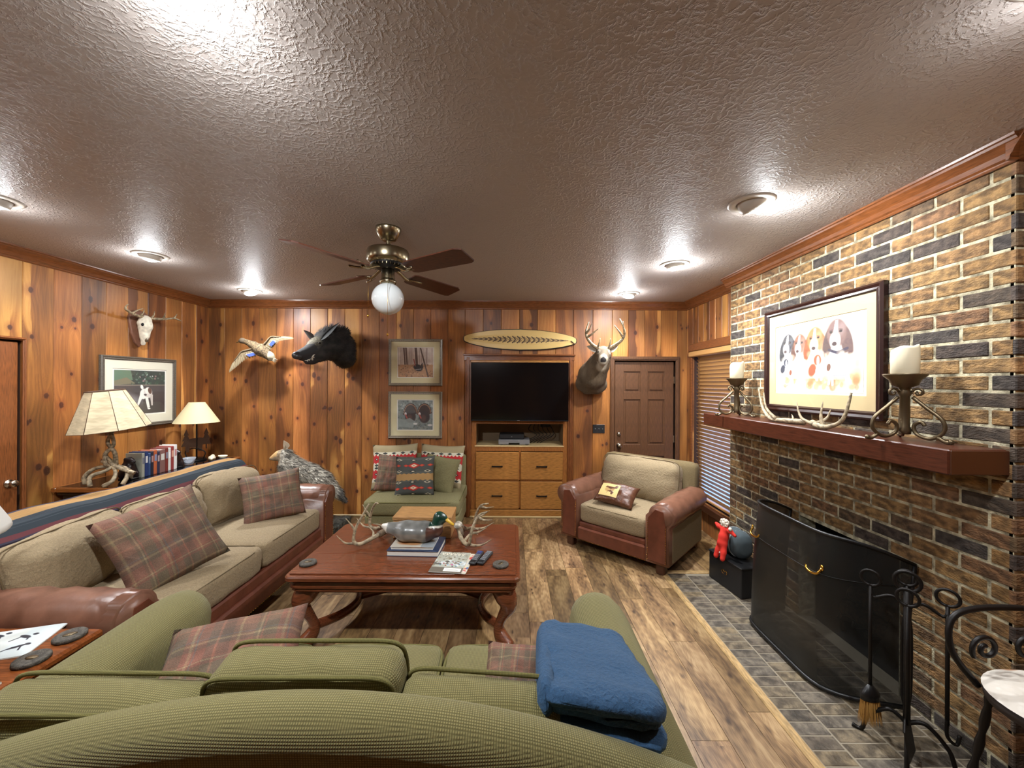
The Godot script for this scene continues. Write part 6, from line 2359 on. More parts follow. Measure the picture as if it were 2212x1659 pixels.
func coaster(at: Vector3, label: String, group: String) -> void:
	var t := thing("coaster", label, "coaster", at, rng.randf_range(0, 90), group)
	part(MB.new().smooth(true).lathe([[0.0, 0.0], [0.049, 0.0], [0.053, 0.004], [0.053, 0.013], [0.049, 0.017], [0.036, 0.0155], [0.0, 0.0155]], 24), "disc", M.slate, t)
	part(MB.new().smooth(true).at(Vector3(0, 0.016, 0)).ball(Vector3.ZERO, Vector3(0.024, 0.003, 0.014), 10), "relief", M.bronze, t)


func build_side_table() -> void:
	var h := 0.60
	var t := thing("side_table", "orange-brown wooden corner table between the two sofas", "table", Vector3(-2.20, 0, -1.325))
	part(MB.new().span(Vector3(-0.40, h - 0.035, -0.40), Vector3(0.40, h, 0.40), 0.010), "table_top", M.side_table, t)
	part(MB.new().span(Vector3(-0.36, h - 0.12, -0.36), Vector3(0.36, h - 0.033, 0.36), 0.006), "apron", M.side_table, t)
	for s in [[-0.33, -0.33], [0.33, -0.33], [-0.33, 0.33], [0.33, 0.33]]:
		part(MB.new().smooth(true).at(Vector3(s[0], 0, s[1])).lathe([[0.0, 0.0], [0.018, 0.0], [0.028, 0.10], [0.022, 0.30], [0.034, 0.42], [0.034, h - 0.10], [0.0, h - 0.10]], 12), "leg", M.side_table, t)
	part(MB.new().span(Vector3(-0.32, 0.14, -0.32), Vector3(0.32, 0.165, 0.32), 0.006), "shelf", M.side_table, t)
	coaster(Vector3(-1.875, h, -1.655), "grey stone coaster beside the printed page on the corner table", "coasters on the corner table")
	coaster(Vector3(-1.865, h, -1.515), "grey stone coaster half under the green sofa arm", "coasters on the corner table")
	magazine(Vector3(-2.10, h, -1.60), 18, 0.30, 0.22, 0.006, M.cover1, "pale page with black drawings on the corner table")
	magazine(Vector3(-1.98, h, -1.33), -12, 0.26, 0.2, 0.008, M.cover2, "brown camouflage magazine on the corner table")
	magazine(Vector3(-2.06, h + 0.009, -1.38), 24, 0.18, 0.14, 0.004, M.paper, "white card on the camouflage magazine")
	var l := thing("white_lamp", "table lamp with rounded white shade on the corner table", "lamp", Vector3(-2.315, h, -1.50))
	part(MB.new().smooth(true).lathe([[0.0, 0.0], [0.09, 0.0], [0.09, 0.015], [0.04, 0.03], [0.03, 0.08], [0.075, 0.17], [0.08, 0.25], [0.04, 0.34], [0.02, 0.40], [0.02, 0.56], [0.0, 0.56]], 20), "base", M.bronze, l)
	var cs := MB.new().smooth(true).at(Vector3(0, 0.46, 0))
	cs.lathe([[0.235, 0.0], [0.242, 0.012], [0.238, 0.03], [0.15, 0.22]], 32)
	cs.lathe([[0.146, 0.22], [0.232, 0.03], [0.232, 0.0]], 32)
	part(cs, "lamp_shade", M.shade3, l)


func magazine(at: Vector3, turn: float, w: float, d: float, th: float, m: Material, label: String, group := "") -> void:
	var t := thing("magazine", label, "magazine", at, turn, group)
	part(MB.new().span(Vector3(-w * 0.5, 0, -d * 0.5), Vector3(w * 0.5, th - 0.001, d * 0.5), 0.001), "pages", M.paper, t)
	var c := MB.new()
	c.quad(Vector3(-w * 0.5, th, d * 0.5), Vector3(w * 0.5, th, d * 0.5), Vector3(w * 0.5, th, -d * 0.5), Vector3(-w * 0.5, th, -d * 0.5))
	c.quad(Vector3(-w * 0.5, th - 0.001, d * 0.5), Vector3(w * 0.5, th - 0.001, d * 0.5), Vector3(w * 0.5, th, d * 0.5), Vector3(-w * 0.5, th, d * 0.5), Vector2(0, 0.98), Vector2(1, 0.98), Vector2(1, 0.98), Vector2(0, 0.98))
	part(c, "cover", m, t)


# ---------------------------------------------------------------- middle of the room

func build_middle() -> void:
	var a := thing("leather_armchair", "wide tan cloth armchair with studded brown leather arms", "armchair", Vector3(1.27, 0, -4.10), -43)
	leather_seat(a, 1.16, 0.98, 0.47, 0.64, 1, [[0.0, 0.86, 0, 0, 3.0, 0.44]])
	var lp := MB.new().smooth(true).pillow(0.40, 0.27, 0.13, 16, 0.010, nz, 11.0)
	var p := thing("leather_pillow", "small brown leather pillow with tan printed patch on armchair", "pillow", Vector3(1.06, 0.585, -3.92))
	p.rotation_degrees = Vector3(-52, -30, -8)
	part(lp, "cover", M.leather_pad, p)
	var pt := MB.new().smooth(true)
	var rows := []
	for i in 7:
		var row := PackedVector3Array()
		for j in 7:
			var u := -0.78 + i / 6.0 * 0.95
			var v := -0.62 + j / 6.0 * 1.1
			row.append(Vector3(u * 0.2, v * 0.135, pow((1 - u * u) * (1 - v * v), 0.42) * 0.065 + 0.005))
		rows.append(row)
	pt.surf(rows)
	var pic := Pic.new(128, 100, C(200, 172, 112))
	pic.oval(0.42, 0.5, 0.16, 0.15, C(164, 130, 76), 0, 0.4).oval(0.64, 0.55, 0.12, 0.12, C(150, 116, 66), 20, 0.4).line([0.3, 0.75, 0.8, 0.72], 0.012, C(110, 80, 44)).line([0.4, 0.2, 0.5, 0.4, 0.7, 0.3], 0.010, C(120, 90, 50))
	part(pt, "patch", uv_mat(pic.tex(), 0.6), p, "tan printed patch")
	build_table()
	build_fan()


func build_table() -> void:
	var h := 0.50
	var t := thing("coffee_table", "large reddish wooden coffee table with curved legs and stretchers", "table", Vector3(-0.677, 0, -2.86))
	var hw := 0.737
	var hd := 0.467
	# top of boards with a rounded rim
	var ol := PackedVector2Array()
	for q in [[1, 1, 0], [-1, 1, 90], [-1, -1, 180], [1, -1, 270]]:
		for k in 6:
			var a := deg_to_rad(q[2] + k * 18.0)
			ol.append(Vector2(q[0] * (hw - 0.05) + cos(a) * 0.05, q[1] * (hd - 0.05) + sin(a) * 0.05))
	var rim := MB.new().smooth(false).at(Vector3(0, h - 0.022, 0), Vector3(-90, 0, 0))
	rim.prism(ol, 0.026, 0.008)
	part(rim, "top_rim", M.mahogany, t)
	for k in 6:
		var z0 := -hd + 0.035 + k * (2 * hd - 0.07) / 6.0
		part(MB.new().span(Vector3(-hw + 0.03, h - 0.012, z0 + 0.0008), Vector3(hw - 0.03, h, z0 + (2 * hd - 0.07) / 6.0 - 0.0008), 0.0015), "top_board", M.mahogany, t)
	# moulded apron: stacked profiles
	var prof := [[0.035, -0.035], [0.040, -0.048], [0.028, -0.055], [0.022, -0.075], [0.022, -0.088], [0.034, -0.094], [0.030, -0.108], [0.050, -0.116], [0.050, -0.125], [0.08, -0.125]]
	var rws := []
	for pr in prof:
		var row := PackedVector3Array()
		for q in ol:
			var d := Vector2(q.x * (hw - pr[0]) / hw, q.y * (hd - pr[0]) / hd)
			row.append(Vector3(d.x, h + pr[1], -d.y))
		rws.append(row)
	rws.reverse()
	part(MB.new().surf(rws, true, 1, 1, true), "apron", M.mahogany, t)
	for s in [[-1, 1], [1, 1], [-1, -1], [1, -1]]:
		var pts := []
		for q in [[0.60, 0.385, 0.33], [0.645, 0.33, 0.36], [0.66, 0.27, 0.375], [0.62, 0.18, 0.345], [0.60, 0.10, 0.33], [0.635, 0.035, 0.36], [0.68, 0.012, 0.39]]:
			pts.append(Vector3(q[0] * s[0], q[1], q[2] * s[1]))
		var cc := curve(pts, 4)
		var rr := []
		for i in cc.size():
			var f := float(i) / (cc.size() - 1)
			rr.append(lerpf(0.062, 0.030, f) + 0.014 * sin(f * 9.0))
		part(MB.new().smooth(true).tube(cc, rr, 10), "leg", M.mahogany, t)
	for s in [-1.0, 1.0]:
		var cc := curve([Vector3(s * 0.61, 0.11, 0.33), Vector3(s * 0.50, 0.085, 0.16), Vector3(s * 0.455, 0.08, 0.0), Vector3(s * 0.50, 0.085, -0.16), Vector3(s * 0.61, 0.11, -0.33)], 6)
		part(MB.new().smooth(true).tube(cc, 0.026, 8, 1.3), "stretcher", M.mahogany, t)
	var c2 := curve([Vector3(-0.47, 0.08, -0.08), Vector3(-0.25, 0.08, -0.20), Vector3(0, 0.08, -0.24), Vector3(0.25, 0.08, -0.20), Vector3(0.47, 0.08, -0.08)], 6)
	part(MB.new().smooth(true).tube(c2, 0.022, 8, 1.3), "stretcher", M.mahogany, t)

	coaster(Vector3(-1.334, h, -2.555), "grey stone coaster alone at the sofa corner of the coffee table", "coasters on the coffee table")
	coaster(Vector3(-0.068, h, -2.545), "grey stone coaster beside the remote controls", "coasters on the coffee table")
	# box
	var b := thing("wooden_box", "plain light wooden box behind the duck decoy", "box", Vector3(-0.685, h, -3.11), 0)
	part(MB.new().span(Vector3(-0.222, 0, -0.125), Vector3(0.222, 0.135, 0.125), 0.004), "body", M.box_wood, b)
	part(MB.new().span(Vector3(-0.228, 0.137, -0.131), Vector3(0.228, 0.167, 0.131), 0.005), "lid", M.box_wood, b)
	# books under the decoy
	b = thing("book", "large navy hardback at the bottom of the coffee table pile", "book", Vector3(-0.675, h, -2.80), -2, "books under the decoy")
	part(MB.new().span(Vector3(-0.175, 0.004, -0.125), Vector3(0.175, 0.034, 0.125)), "pages", M.paper, b)
	part(MB.new().span(Vector3(-0.18, 0, -0.13), Vector3(0.18, 0.004, 0.13), 0.001).span(Vector3(-0.18, 0.034, -0.13), Vector3(0.18, 0.039, 0.13), 0.001).span(Vector3(-0.18, 0.0, -0.133), Vector3(0.18, 0.039, -0.125), 0.002), "cover", mat(C(38, 52, 78), 0.35), b)
	b = thing("book", "book with fox-coloured dogs on its jacket under the decoy", "book", Vector3(-0.685, h + 0.039, -2.79), -1, "books under the decoy")
	part(MB.new().span(Vector3(-0.145, 0.002, -0.10), Vector3(0.145, 0.018, 0.10)), "pages", M.paper, b)
	part(MB.new().span(Vector3(-0.15, 0.018, -0.105), Vector3(0.15, 0.021, 0.105), 0.0), "cover", M.cover3, b)
	part(MB.new().span(Vector3(-0.15, 0.0, -0.105), Vector3(0.15, 0.002, 0.105), 0.0), "back_cover", mat(C(40, 60, 96), 0.4), b)
	build_decoy(Vector3(-0.685, h + 0.060, -2.80))
	magazine(Vector3(-0.365, h, -2.58), -8, 0.20, 0.285, 0.005, M.cover4, "bright catalogue under the hunting magazine")
	magazine(Vector3(-0.400, h + 0.006, -2.575), -6, 0.21, 0.29, 0.006, M.cover0, "hunting magazine with a mailing label on the coffee table")
	# remote controls
	for k in 2:
		var r := thing("remote_control", "black remote control %s" % ["with blue keys beside the magazine", "with grey keys nearest the right coaster"][k], "remote", Vector3(-0.235 + 0.058 * k, h, -2.63), -14 - 4 * k, "remote controls on the coffee table")
		part(MB.new().span(Vector3(-0.024, 0.002, -0.10), Vector3(0.024, 0.022, 0.09), 0.006), "body", M.plastic, r)
		for i in 6:
			for j in 3:
				part(MB.new().span(Vector3(-0.017 + j * 0.012, 0.021, -0.085 + i * 0.024), Vector3(-0.007 + j * 0.012, 0.025, -0.070 + i * 0.024), 0.001), "key", mat(C(60, 70, 130), 0.5) if k == 0 and i < 2 else mat(C(120, 122, 126), 0.5), r)
	# pairs of antlers joined by the skull cap
	for s in [0, 1]:
		var o := Vector3(-0.92, h, -2.98) if s == 0 else Vector3(-0.40, h, -2.98)
		var d := -1.0 if s == 0 else 1.0
		var t2 := thing("antler_pair", ["pair of antlers left of the duck decoy, tips towards the sofa", "pair of antlers facing the duck decoy bill"][s], "antlers", o)
		for e in [0, 1]:
			var f := -0.09 if e == 0 else 0.11    # near beam and far beam
			var an := MB.new()
			if s == 0:
				rack(an, [Vector3(-0.02, 0.075, 0), Vector3(-0.09, 0.055, f), Vector3(-0.17, 0.026, f * 1.5), Vector3(-0.215, 0.05, f * 1.6), Vector3(-0.205, 0.14, f * 1.5), Vector3(-0.165, 0.23, f * 1.2), Vector3(-0.13, 0.30 if e == 1 else 0.24, f)], 0.017, 0.006, [
					[Vector3(-0.20, 0.034, f * 1.5), Vector3(-0.27, 0.04, f * 1.7), Vector3(-0.33, 0.10, f * 1.8)], [Vector3(-0.208, 0.12, f * 1.5), Vector3(-0.235, 0.16, f * 1.5), Vector3(-0.275, 0.215, f * 1.6)], [Vector3(-0.10, 0.05, f), Vector3(-0.11, 0.08, f * 0.7), Vector3(-0.15, 0.10, f * 0.4)]])
			else:
				rack(an, [Vector3(0.0, 0.10, 0), Vector3(0.03, 0.05, f), Vector3(0.085, 0.024, f * 1.5), Vector3(0.105, 0.075, f * 1.7), Vector3(0.12, 0.15, f * 1.6), Vector3(0.16, 0.225, f * 1.2), Vector3(0.22, 0.245, f)], 0.017, 0.006, [
					[Vector3(0.085, 0.026, f * 1.5), Vector3(0.18, 0.030, f * 1.7), Vector3(0.26, 0.075, f * 1.7)], [Vector3(0.11, 0.11, f * 1.6), Vector3(0.17, 0.13, f * 1.8), Vector3(0.225, 0.165, f * 1.9)], [Vector3(0.155, 0.215, f * 1.2), Vector3(0.20, 0.20, f * 1.4), Vector3(0.26, 0.205, f * 1.5)], [Vector3(0.06, 0.04, f * 1.2), Vector3(0.10, 0.07, f * 0.6), Vector3(0.15, 0.05, f * 0.4)]])
			part(an, "antler", M.antler if not (s == 0 and e == 0) else M.antler, t2)
			part(MB.new().smooth(true).tube([Vector3(-0.02 * (1 - s), 0.075 + 0.025 * s, 0), Vector3(lerpf(-0.07, 0.028, s), 0.060 - 0.008 * s, f * 0.75)], [0.026, 0.023], 9), "pedicle", M.antler_dark, t2)
		part(MB.new().smooth(true).ball(Vector3(0.008 - 0.015 * s, 0.082 + 0.025 * s, 0.0), Vector3(0.034, 0.026, 0.050), 12), "skull_cap", M.bone, t2)


func build_decoy(at: Vector3) -> void:
	var t := thing("duck_decoy", "painted wooden mallard decoy with green head and yellow bill", "decoy", at, 0)
	var bl := Blob.new()
	bl.chain([Vector3(-0.235, 0.105, 0), Vector3(-0.18, 0.088, 0), Vector3(-0.07, 0.07, 0), Vector3(0.06, 0.065, 0), Vector3(0.14, 0.072, 0)], [0.016, 0.038, 0.070, 0.070, 0.050], Vector3(1, 1.05, 0.85))
	bl.chain([Vector3(0.145, 0.09, 0), Vector3(0.155, 0.13, 0), Vector3(0.170, 0.165, 0)], [0.040, 0.031, 0.036])
	bl.bone(Vector3(0.165, 0.168, 0), Vector3(0.198, 0.160, 0), 0.036, 0.026)
	var mb := MB.new()
	var paint := func(p: Vector3, _n) -> Color:
		var k := 0.85 + 0.3 * nz.get_noise_3d(p.x * 18, p.y * 18, p.z * 18)
		var c := lin(120, 120, 116) * k
		if p.y < 0.075: c = lin(134, 126, 116) * k
		if p.x > 0.085 and p.y < 0.112: c = lin(88, 56, 46) * k
		if p.x > 0.10 and p.y > 0.108: c = lin(226, 222, 210)
		if p.x > 0.10 and p.y > 0.118: c = lin(24, 62, 50) * k
		if p.x < -0.20: c = lin(206, 202, 190)
		return c
	bl.net(mb, 0.0075, 100.0, paint)
	part(mb, "body", M.gloss_paint, t)
	var bi := MB.new().smooth(true)
	bi.tube([Vector3(0.205, 0.163, 0), Vector3(0.235, 0.140, 0), Vector3(0.262, 0.118, 0), Vector3(0.272, 0.111, 0)], [0.024, 0.019, 0.017, 0.008], 10, 0.55)
	part(bi, "bill", mat(C(206, 164, 44), 0.35), t, "yellow bill")
	for s in [-1.0, 1.0]:
		part(MB.new().smooth(true).ball(Vector3(0.195, 0.174, 0.028 * s), Vector3(0.005, 0.005, 0.004), 8), "eye", M.black_gloss, t)
	part(MB.new().smooth(true).at(Vector3(-0.02, 0.004, 0)).lathe([[0.0, -0.004], [0.055, -0.004], [0.058, 0.004], [0.0, 0.006]], 16, 2.0, 0.7), "keel_pad", mat(C(120, 112, 100), 0.6), t)


func build_fan() -> void:
	var t := thing("ceiling_fan", "brass ceiling fan with four brown blades and white globe", "fan", Vector3(-0.839, CEIL, -2.62))
	part(MB.new().smooth(true).lathe([[0.0, -0.085], [0.030, -0.085], [0.052, -0.075], [0.076, -0.030], [0.084, -0.010], [0.084, 0.0], [0.0, 0.0]], 28), "canopy", M.fan_metal, t)
	part(MB.new().smooth(true).lathe([[0.013, -0.17], [0.013, -0.08]], 12), "downrod", M.fan_metal, t)
	part(MB.new().smooth(true).lathe([[0.0, -0.245], [0.105, -0.245], [0.128, -0.235], [0.138, -0.215], [0.138, -0.165], [0.132, -0.150], [0.09, -0.138], [0.035, -0.130], [0.028, -0.112], [0.0, -0.110]], 32), "motor", M.fan_metal, t)
	part(MB.new().smooth(true).lathe([[0.0, -0.275], [0.070, -0.275], [0.090, -0.262], [0.112, -0.244], [0.0, -0.244]], 32), "vent_plate", M.iron, t)
	var fins := MB.new()
	for k in 28:
		fins.at(Vector3(0, -0.258, 0), Vector3(0, k * 360.0 / 28, 0)).box(Vector3(0.092, 0, 0), Vector3(0.044, 0.012, 0.005))
	part(fins, "vent_fins", M.fan_metal, t)
	part(MB.new().smooth(true).lathe([[0.0, -0.375], [0.040, -0.375], [0.052, -0.370], [0.054, -0.352], [0.046, -0.345], [0.043, -0.335], [0.043, -0.275], [0.0, -0.275]], 24), "switch_housing", M.fan_metal, t)
	part(MB.new().smooth(true).ball(Vector3(0, -0.473, 0), Vector3.ONE * 0.106, 32), "globe", M.milk, t, "white glass globe")
	for s in [[0.03, -0.045, -0.72], [-0.075, 0.0, -0.60]]:
		var a := Vector3(s[0] * 0.9, -0.345, 0.045)
		var cp := MB.new().smooth(true).tube([a, Vector3(s[0] * 1.2, -0.40, 0.115), Vector3(s[0] * 1.2, s[2], 0.118)], 0.0011, 5)
		var pc := part(cp, "pull_chain", M.brass, t)
		part(MB.new().smooth(true).ball(Vector3(s[0] * 1.2, s[2] - 0.008, 0.118), Vector3(0.006, 0.012, 0.006), 8), "chain_bob", M.brass, pc)
	for k in 4:
		var ang := -32.0 + 90.0 * k
		var R := Vector3(0, ang, 0)
		var bo := PackedVector2Array()
		for q in [[0.19, -0.055], [0.22, -0.068], [0.64, -0.080], [0.68, -0.060], [0.68, 0.066], [0.65, 0.080], [0.22, 0.068], [0.19, 0.055]]: bo.append(Vector2(q[0], q[1]))
		var bm := MB.new()
		bm.x = Transform3D(Basis.from_euler(Vector3(0, deg_to_rad(ang), 0)), Vector3(0, -0.292, 0)) * Transform3D(Basis.from_euler(Vector3(deg_to_rad(-90 - 14), 0, 0)), Vector3.ZERO)
		bm.prism(bo, 0.008, 0.0)
		var bl := part(bm, "blade", M.fan_blade, t)
		var ar := MB.new().smooth(true)
		ar.x = Transform3D(Basis.from_euler(Vector3(0, deg_to_rad(ang), 0)), Vector3(0, 0, 0))
		ar.tube(curve([Vector3(0.06, -0.262, 0), Vector3(0.11, -0.280, 0), Vector3(0.16, -0.305, 0.0), Vector3(0.21, -0.304, 0.0)], 4), 0.011, 7)
		for e in [-1.0, 1.0]:
			ar.tube(curve([Vector3(0.17, -0.304, 0), Vector3(0.21, -0.304 - 0.006 * e, 0.028 * e), Vector3(0.27, -0.303 - 0.010 * e, 0.042 * e)], 4), 0.007, 6)
		part(ar, "blade_iron", M.fan_metal, bl)


# ---------------------------------------------------------------- fireplace side

func build_fire_side() -> void:
	var m := thing("mantel_shelf", "thick reddish wooden mantel shelf on the brick chimney", "shelf", Vector3(1.985, 1.31, -2.70))
	part(MB.new().span(Vector3(-0.125, 0, -1.075), Vector3(0.130, 0.11, 1.045), 0.006), "beam", M.mantel, m)
	part(MB.new().span(Vector3(-0.122, 0.003, 1.045), Vector3(0.128, 0.107, 1.052), 0.003), "end_cap", M.sill, m)
	framed("framed_print", Vector3(BX - 0.006, 1.888, -2.70), -90, 1.03, 0.795, 0.050, 0.80, 0.52, M.frame_dark, M.mat_tan, M.pic_hounds, "large dark framed print of four hounds over the mantel", "", 0.035)
	for k in 2:
		candlestick(Vector3(1.965, 1.42, -3.40 if k == 0 else -1.945), ["window", "near"][k])
	# antlers on the mantel
	var a := thing("shed_antler", "shed antler with two long points beneath the hound print", "antlers", Vector3(1.93, 1.42, -2.78), 0, "antlers on the mantel")
	var an := MB.new()
	rack(an, [Vector3(0.06, 0.022, 0.14), Vector3(0.02, 0.020, 0.02), Vector3(0.0, 0.024, -0.12), Vector3(0.03, 0.10, -0.26), Vector3(0.05, 0.24, -0.34)], 0.020, 0.006, [[Vector3(0.0, 0.024, -0.06), Vector3(-0.02, 0.10, -0.14), Vector3(0.0, 0.215, -0.20)], [Vector3(0.02, 0.022, 0.04), Vector3(0.08, 0.03, 0.0), Vector3(0.10, 0.06, -0.04)]])
	part(an, "antler", M.antler, a)
	a = thing("shed_antler", "shed antler curving up at both ends beside the candlestick", "antlers", Vector3(1.92, 1.42, -2.42), 0, "antlers on the mantel")
	an = MB.new()
	rack(an, [Vector3(0.03, 0.03, -0.10), Vector3(-0.02, 0.022, 0.0), Vector3(-0.03, 0.024, 0.10), Vector3(-0.02, 0.08, 0.19), Vector3(0.0, 0.23, 0.22)], 0.020, 0.006, [[Vector3(-0.01, 0.024, -0.03), Vector3(-0.03, 0.06, -0.12), Vector3(-0.01, 0.16, -0.19)], [Vector3(-0.02, 0.024, 0.05), Vector3(-0.02, 0.08, 0.03), Vector3(0.0, 0.17, 0.02)], [Vector3(0.0, 0.026, -0.05), Vector3(0.06, 0.06, -0.03), Vector3(0.08, 0.12, -0.02)]])
	part(an, "antler", M.antler, a)
	build_screen()
	build_tools()
	build_trunk()
	build_stool()


func scroll(c: Vector3, r0: float, turns: float, a0: float, dir: Vector3, n := 22, grow := 0.18) -> Array:
	# a spiral in the plane of dir and up
	var out := []
	for i in n:
		var t := float(i) / (n - 1)
		var r := r0 * lerpf(grow, 1.0, t)
		var a := a0 + turns * TAU * t
		out.append(c + dir * cos(a) * r + Vector3.UP * sin(a) * r)
	return out


func candlestick(at: Vector3, which: String) -> void:
	var t := thing("candlestick", "scrolled bronze candlestick at the %s end of the mantel" % ("window" if which == "window" else "tool"), "candlestick", at, 0, "candlesticks on the mantel")
	part(MB.new().smooth(true).lathe([[0.0, 0.03], [0.022, 0.03], [0.026, 0.05], [0.020, 0.07], [0.020, 0.22], [0.030, 0.235], [0.020, 0.25], [0.024, 0.262], [0.050, 0.275], [0.060, 0.300], [0.082, 0.322], [0.084, 0.330], [0.0, 0.330]], 20), "stem", M.bronze, t)
	for k in 3:
		var d := Vector3(cos(TAU * k / 3.0 + 1.2), 0, sin(TAU * k / 3.0 + 1.2))
		var mb := MB.new().smooth(true)
		mb.tube(curve([d * 0.03 + Vector3(0, 0.215, 0), d * 0.075 + Vector3(0, 0.17, 0), d * 0.135 + Vector3(0, 0.11, 0), d * 0.140 + Vector3(0, 0.055, 0), d * 0.095 + Vector3(0, 0.018, 0), d * 0.045 + Vector3(0, 0.035, 0), d * 0.035 + Vector3(0, 0.075, 0), d * 0.060 + Vector3(0, 0.095, 0), d * 0.075 + Vector3(0, 0.078, 0)], 5), 0.0085, 7)
		mb.tube(curve([d * 0.12 + Vector3(0, 0.028, 0), d * 0.145 + Vector3(0, 0.010, 0), d * 0.165 + Vector3(0, 0.010, 0)], 4), 0.009, 7)
		mb.ball(d * 0.165 + Vector3(0, 0.012, 0), Vector3.ONE * 0.012, 8)
		mb.tube(scroll(d * 0.052 + Vector3(0, 0.238, 0), 0.024, 1.1, 2.4, d), 0.006, 6)
		part(mb, "scroll_leg", M.bronze, t)
	var c := MB.new().smooth(true)
	var rows := []
	for y in [0.0, 0.004, 0.12, 0.134, 0.131, 0.11]:
		var row := PackedVector3Array()
		for k in 28:
			var a := TAU * k / 28
			var r := 0.054 if y < 0.125 else 0.050
			if rows.size() == 0: r = 0.050
			if rows.size() == 4: r = 0.040
			if rows.size() == 5: r = 0.0
			var dip := 0.010 * sin(a * 1.0 + 0.6) + 0.005 * sin(a * 3.0) if y > 0.1 else 0.0
			row.append(Vector3(cos(a) * r, y + dip, sin(a) * r))
		rows.append(row)
	c.surf(rows, true)
	one(c, "pillar_candle", M.wax, "cream pillar candle on the %s candlestick" % ("window-end" if which == "window" else "tool-end"), "candle", at + Vector3(0, 0.330, 0), 0, "candles on the mantel")


func build_screen() -> void:
	var t := thing("fireplace_screen", "bowed black mesh fire screen with brass handles before firebox", "screen", Vector3(1.9, 0, -2.42))
	var o := Vector3(1.9, 0, -2.42)
	var plan := []
	for k in 25:
		var u := k / 12.0 - 1.0
		var z := -2.47 + 0.45 * signf(u) * pow(absf(u), 0.72)
		var x := 1.69 + 0.36 * pow(absf(u), 5.0)
		plan.append([x, z, u])
	var rows := []
	var fr := MB.new().smooth(true)
	var top := []
	var bot := []
	var mid := []
	for p in plan:
		var hh: float = 0.86 - 0.10 * pow(absf(p[2]), 9.0)
		var row := PackedVector3Array()
		for j in 9:
			var v := j / 8.0
			row.append(Vector3(p[0] + 0.05 * v * v, 0.02 + (hh - 0.02) * v, p[1]) - o)
		rows.append(row)
		bot.append(row[0])
		top.append(row[8])
		mid.append(Vector3(p[0] - 0.004 + 0.028, 0.645 - 0.015 * cos(p[2] * 1.5), p[1]) - o)
	var mb := MB.new().smooth(true)
	mb.surf(rows, false)
	part(mb, "mesh_curtain", M.mesh_screen, t)
	fr.tube(top, 0.010, 6)
	fr.tube(bot, 0.012, 6)
	fr.tube(rows[0], 0.009, 6)
	fr.tube(rows[24], 0.009, 6)
	part(fr, "screen_frame", M.black, t)
	part(MB.new().smooth(true).tube(mid, 0.0022, 5), "draw_wire", M.iron, t)
	for z in [-2.75, -2.225]:
		var hd := MB.new().smooth(true)
		var c := Vector3(1.738, 0.655, z) - o
		hd.tube(curve([c + Vector3(0, 0.012, -0.05), c + Vector3(-0.02, -0.02, -0.04), c + Vector3(-0.025, -0.03, 0), c + Vector3(-0.02, -0.02, 0.04), c + Vector3(0, 0.012, 0.05)], 5), 0.007, 7)
		for e in [-0.05, 0.05]:
			hd.ball(c + Vector3(0, 0.015, e), Vector3(0.006, 0.018, 0.014), 8)
		part(hd, "handle", M.brass, t)
	# grate and logs
	var g := thing("fire_grate", "black iron grate inside the firebox", "grate", Vector3(BX + 0.28, 0.0, -2.42))
	for k in 6:
		part(MB.new().smooth(true).tube(curve([Vector3(-0.13, 0.13, -0.25 + k * 0.1), Vector3(-0.12, 0.08, -0.25 + k * 0.1), Vector3(0.13, 0.08, -0.25 + k * 0.1)], 3), 0.009, 6), "bar", M.iron, g)
	for s in [[-0.1, -0.26], [-0.1, 0.26], [0.1, -0.26], [0.1, 0.26]]:
		part(MB.new().span(Vector3(s[0] - 0.009, 0, s[1] - 0.009), Vector3(s[0] + 0.009, 0.08, s[1] + 0.009), 0.002), "leg", M.iron, g)
	for k in 3:
		var lg := MB.new().smooth(true)
		var y := 0.145 if k < 2 else 0.24
		var x: float = [-0.055, 0.06, 0.0][k]
		lg.tube([Vector3(x, y, -0.30), Vector3(x + 0.01, y + 0.005, 0.0), Vector3(x, y, 0.30)], [0.052, 0.056, 0.050], 12)
		one(lg, "firewood_log", M.antler_dark, ["grey log at the front of the fire grate", "grey log at the back of the fire grate", "grey log lying across the top of the other two"][k], "log", Vector3(BX + 0.28, 0, -2.42), 0, "logs in the firebox")


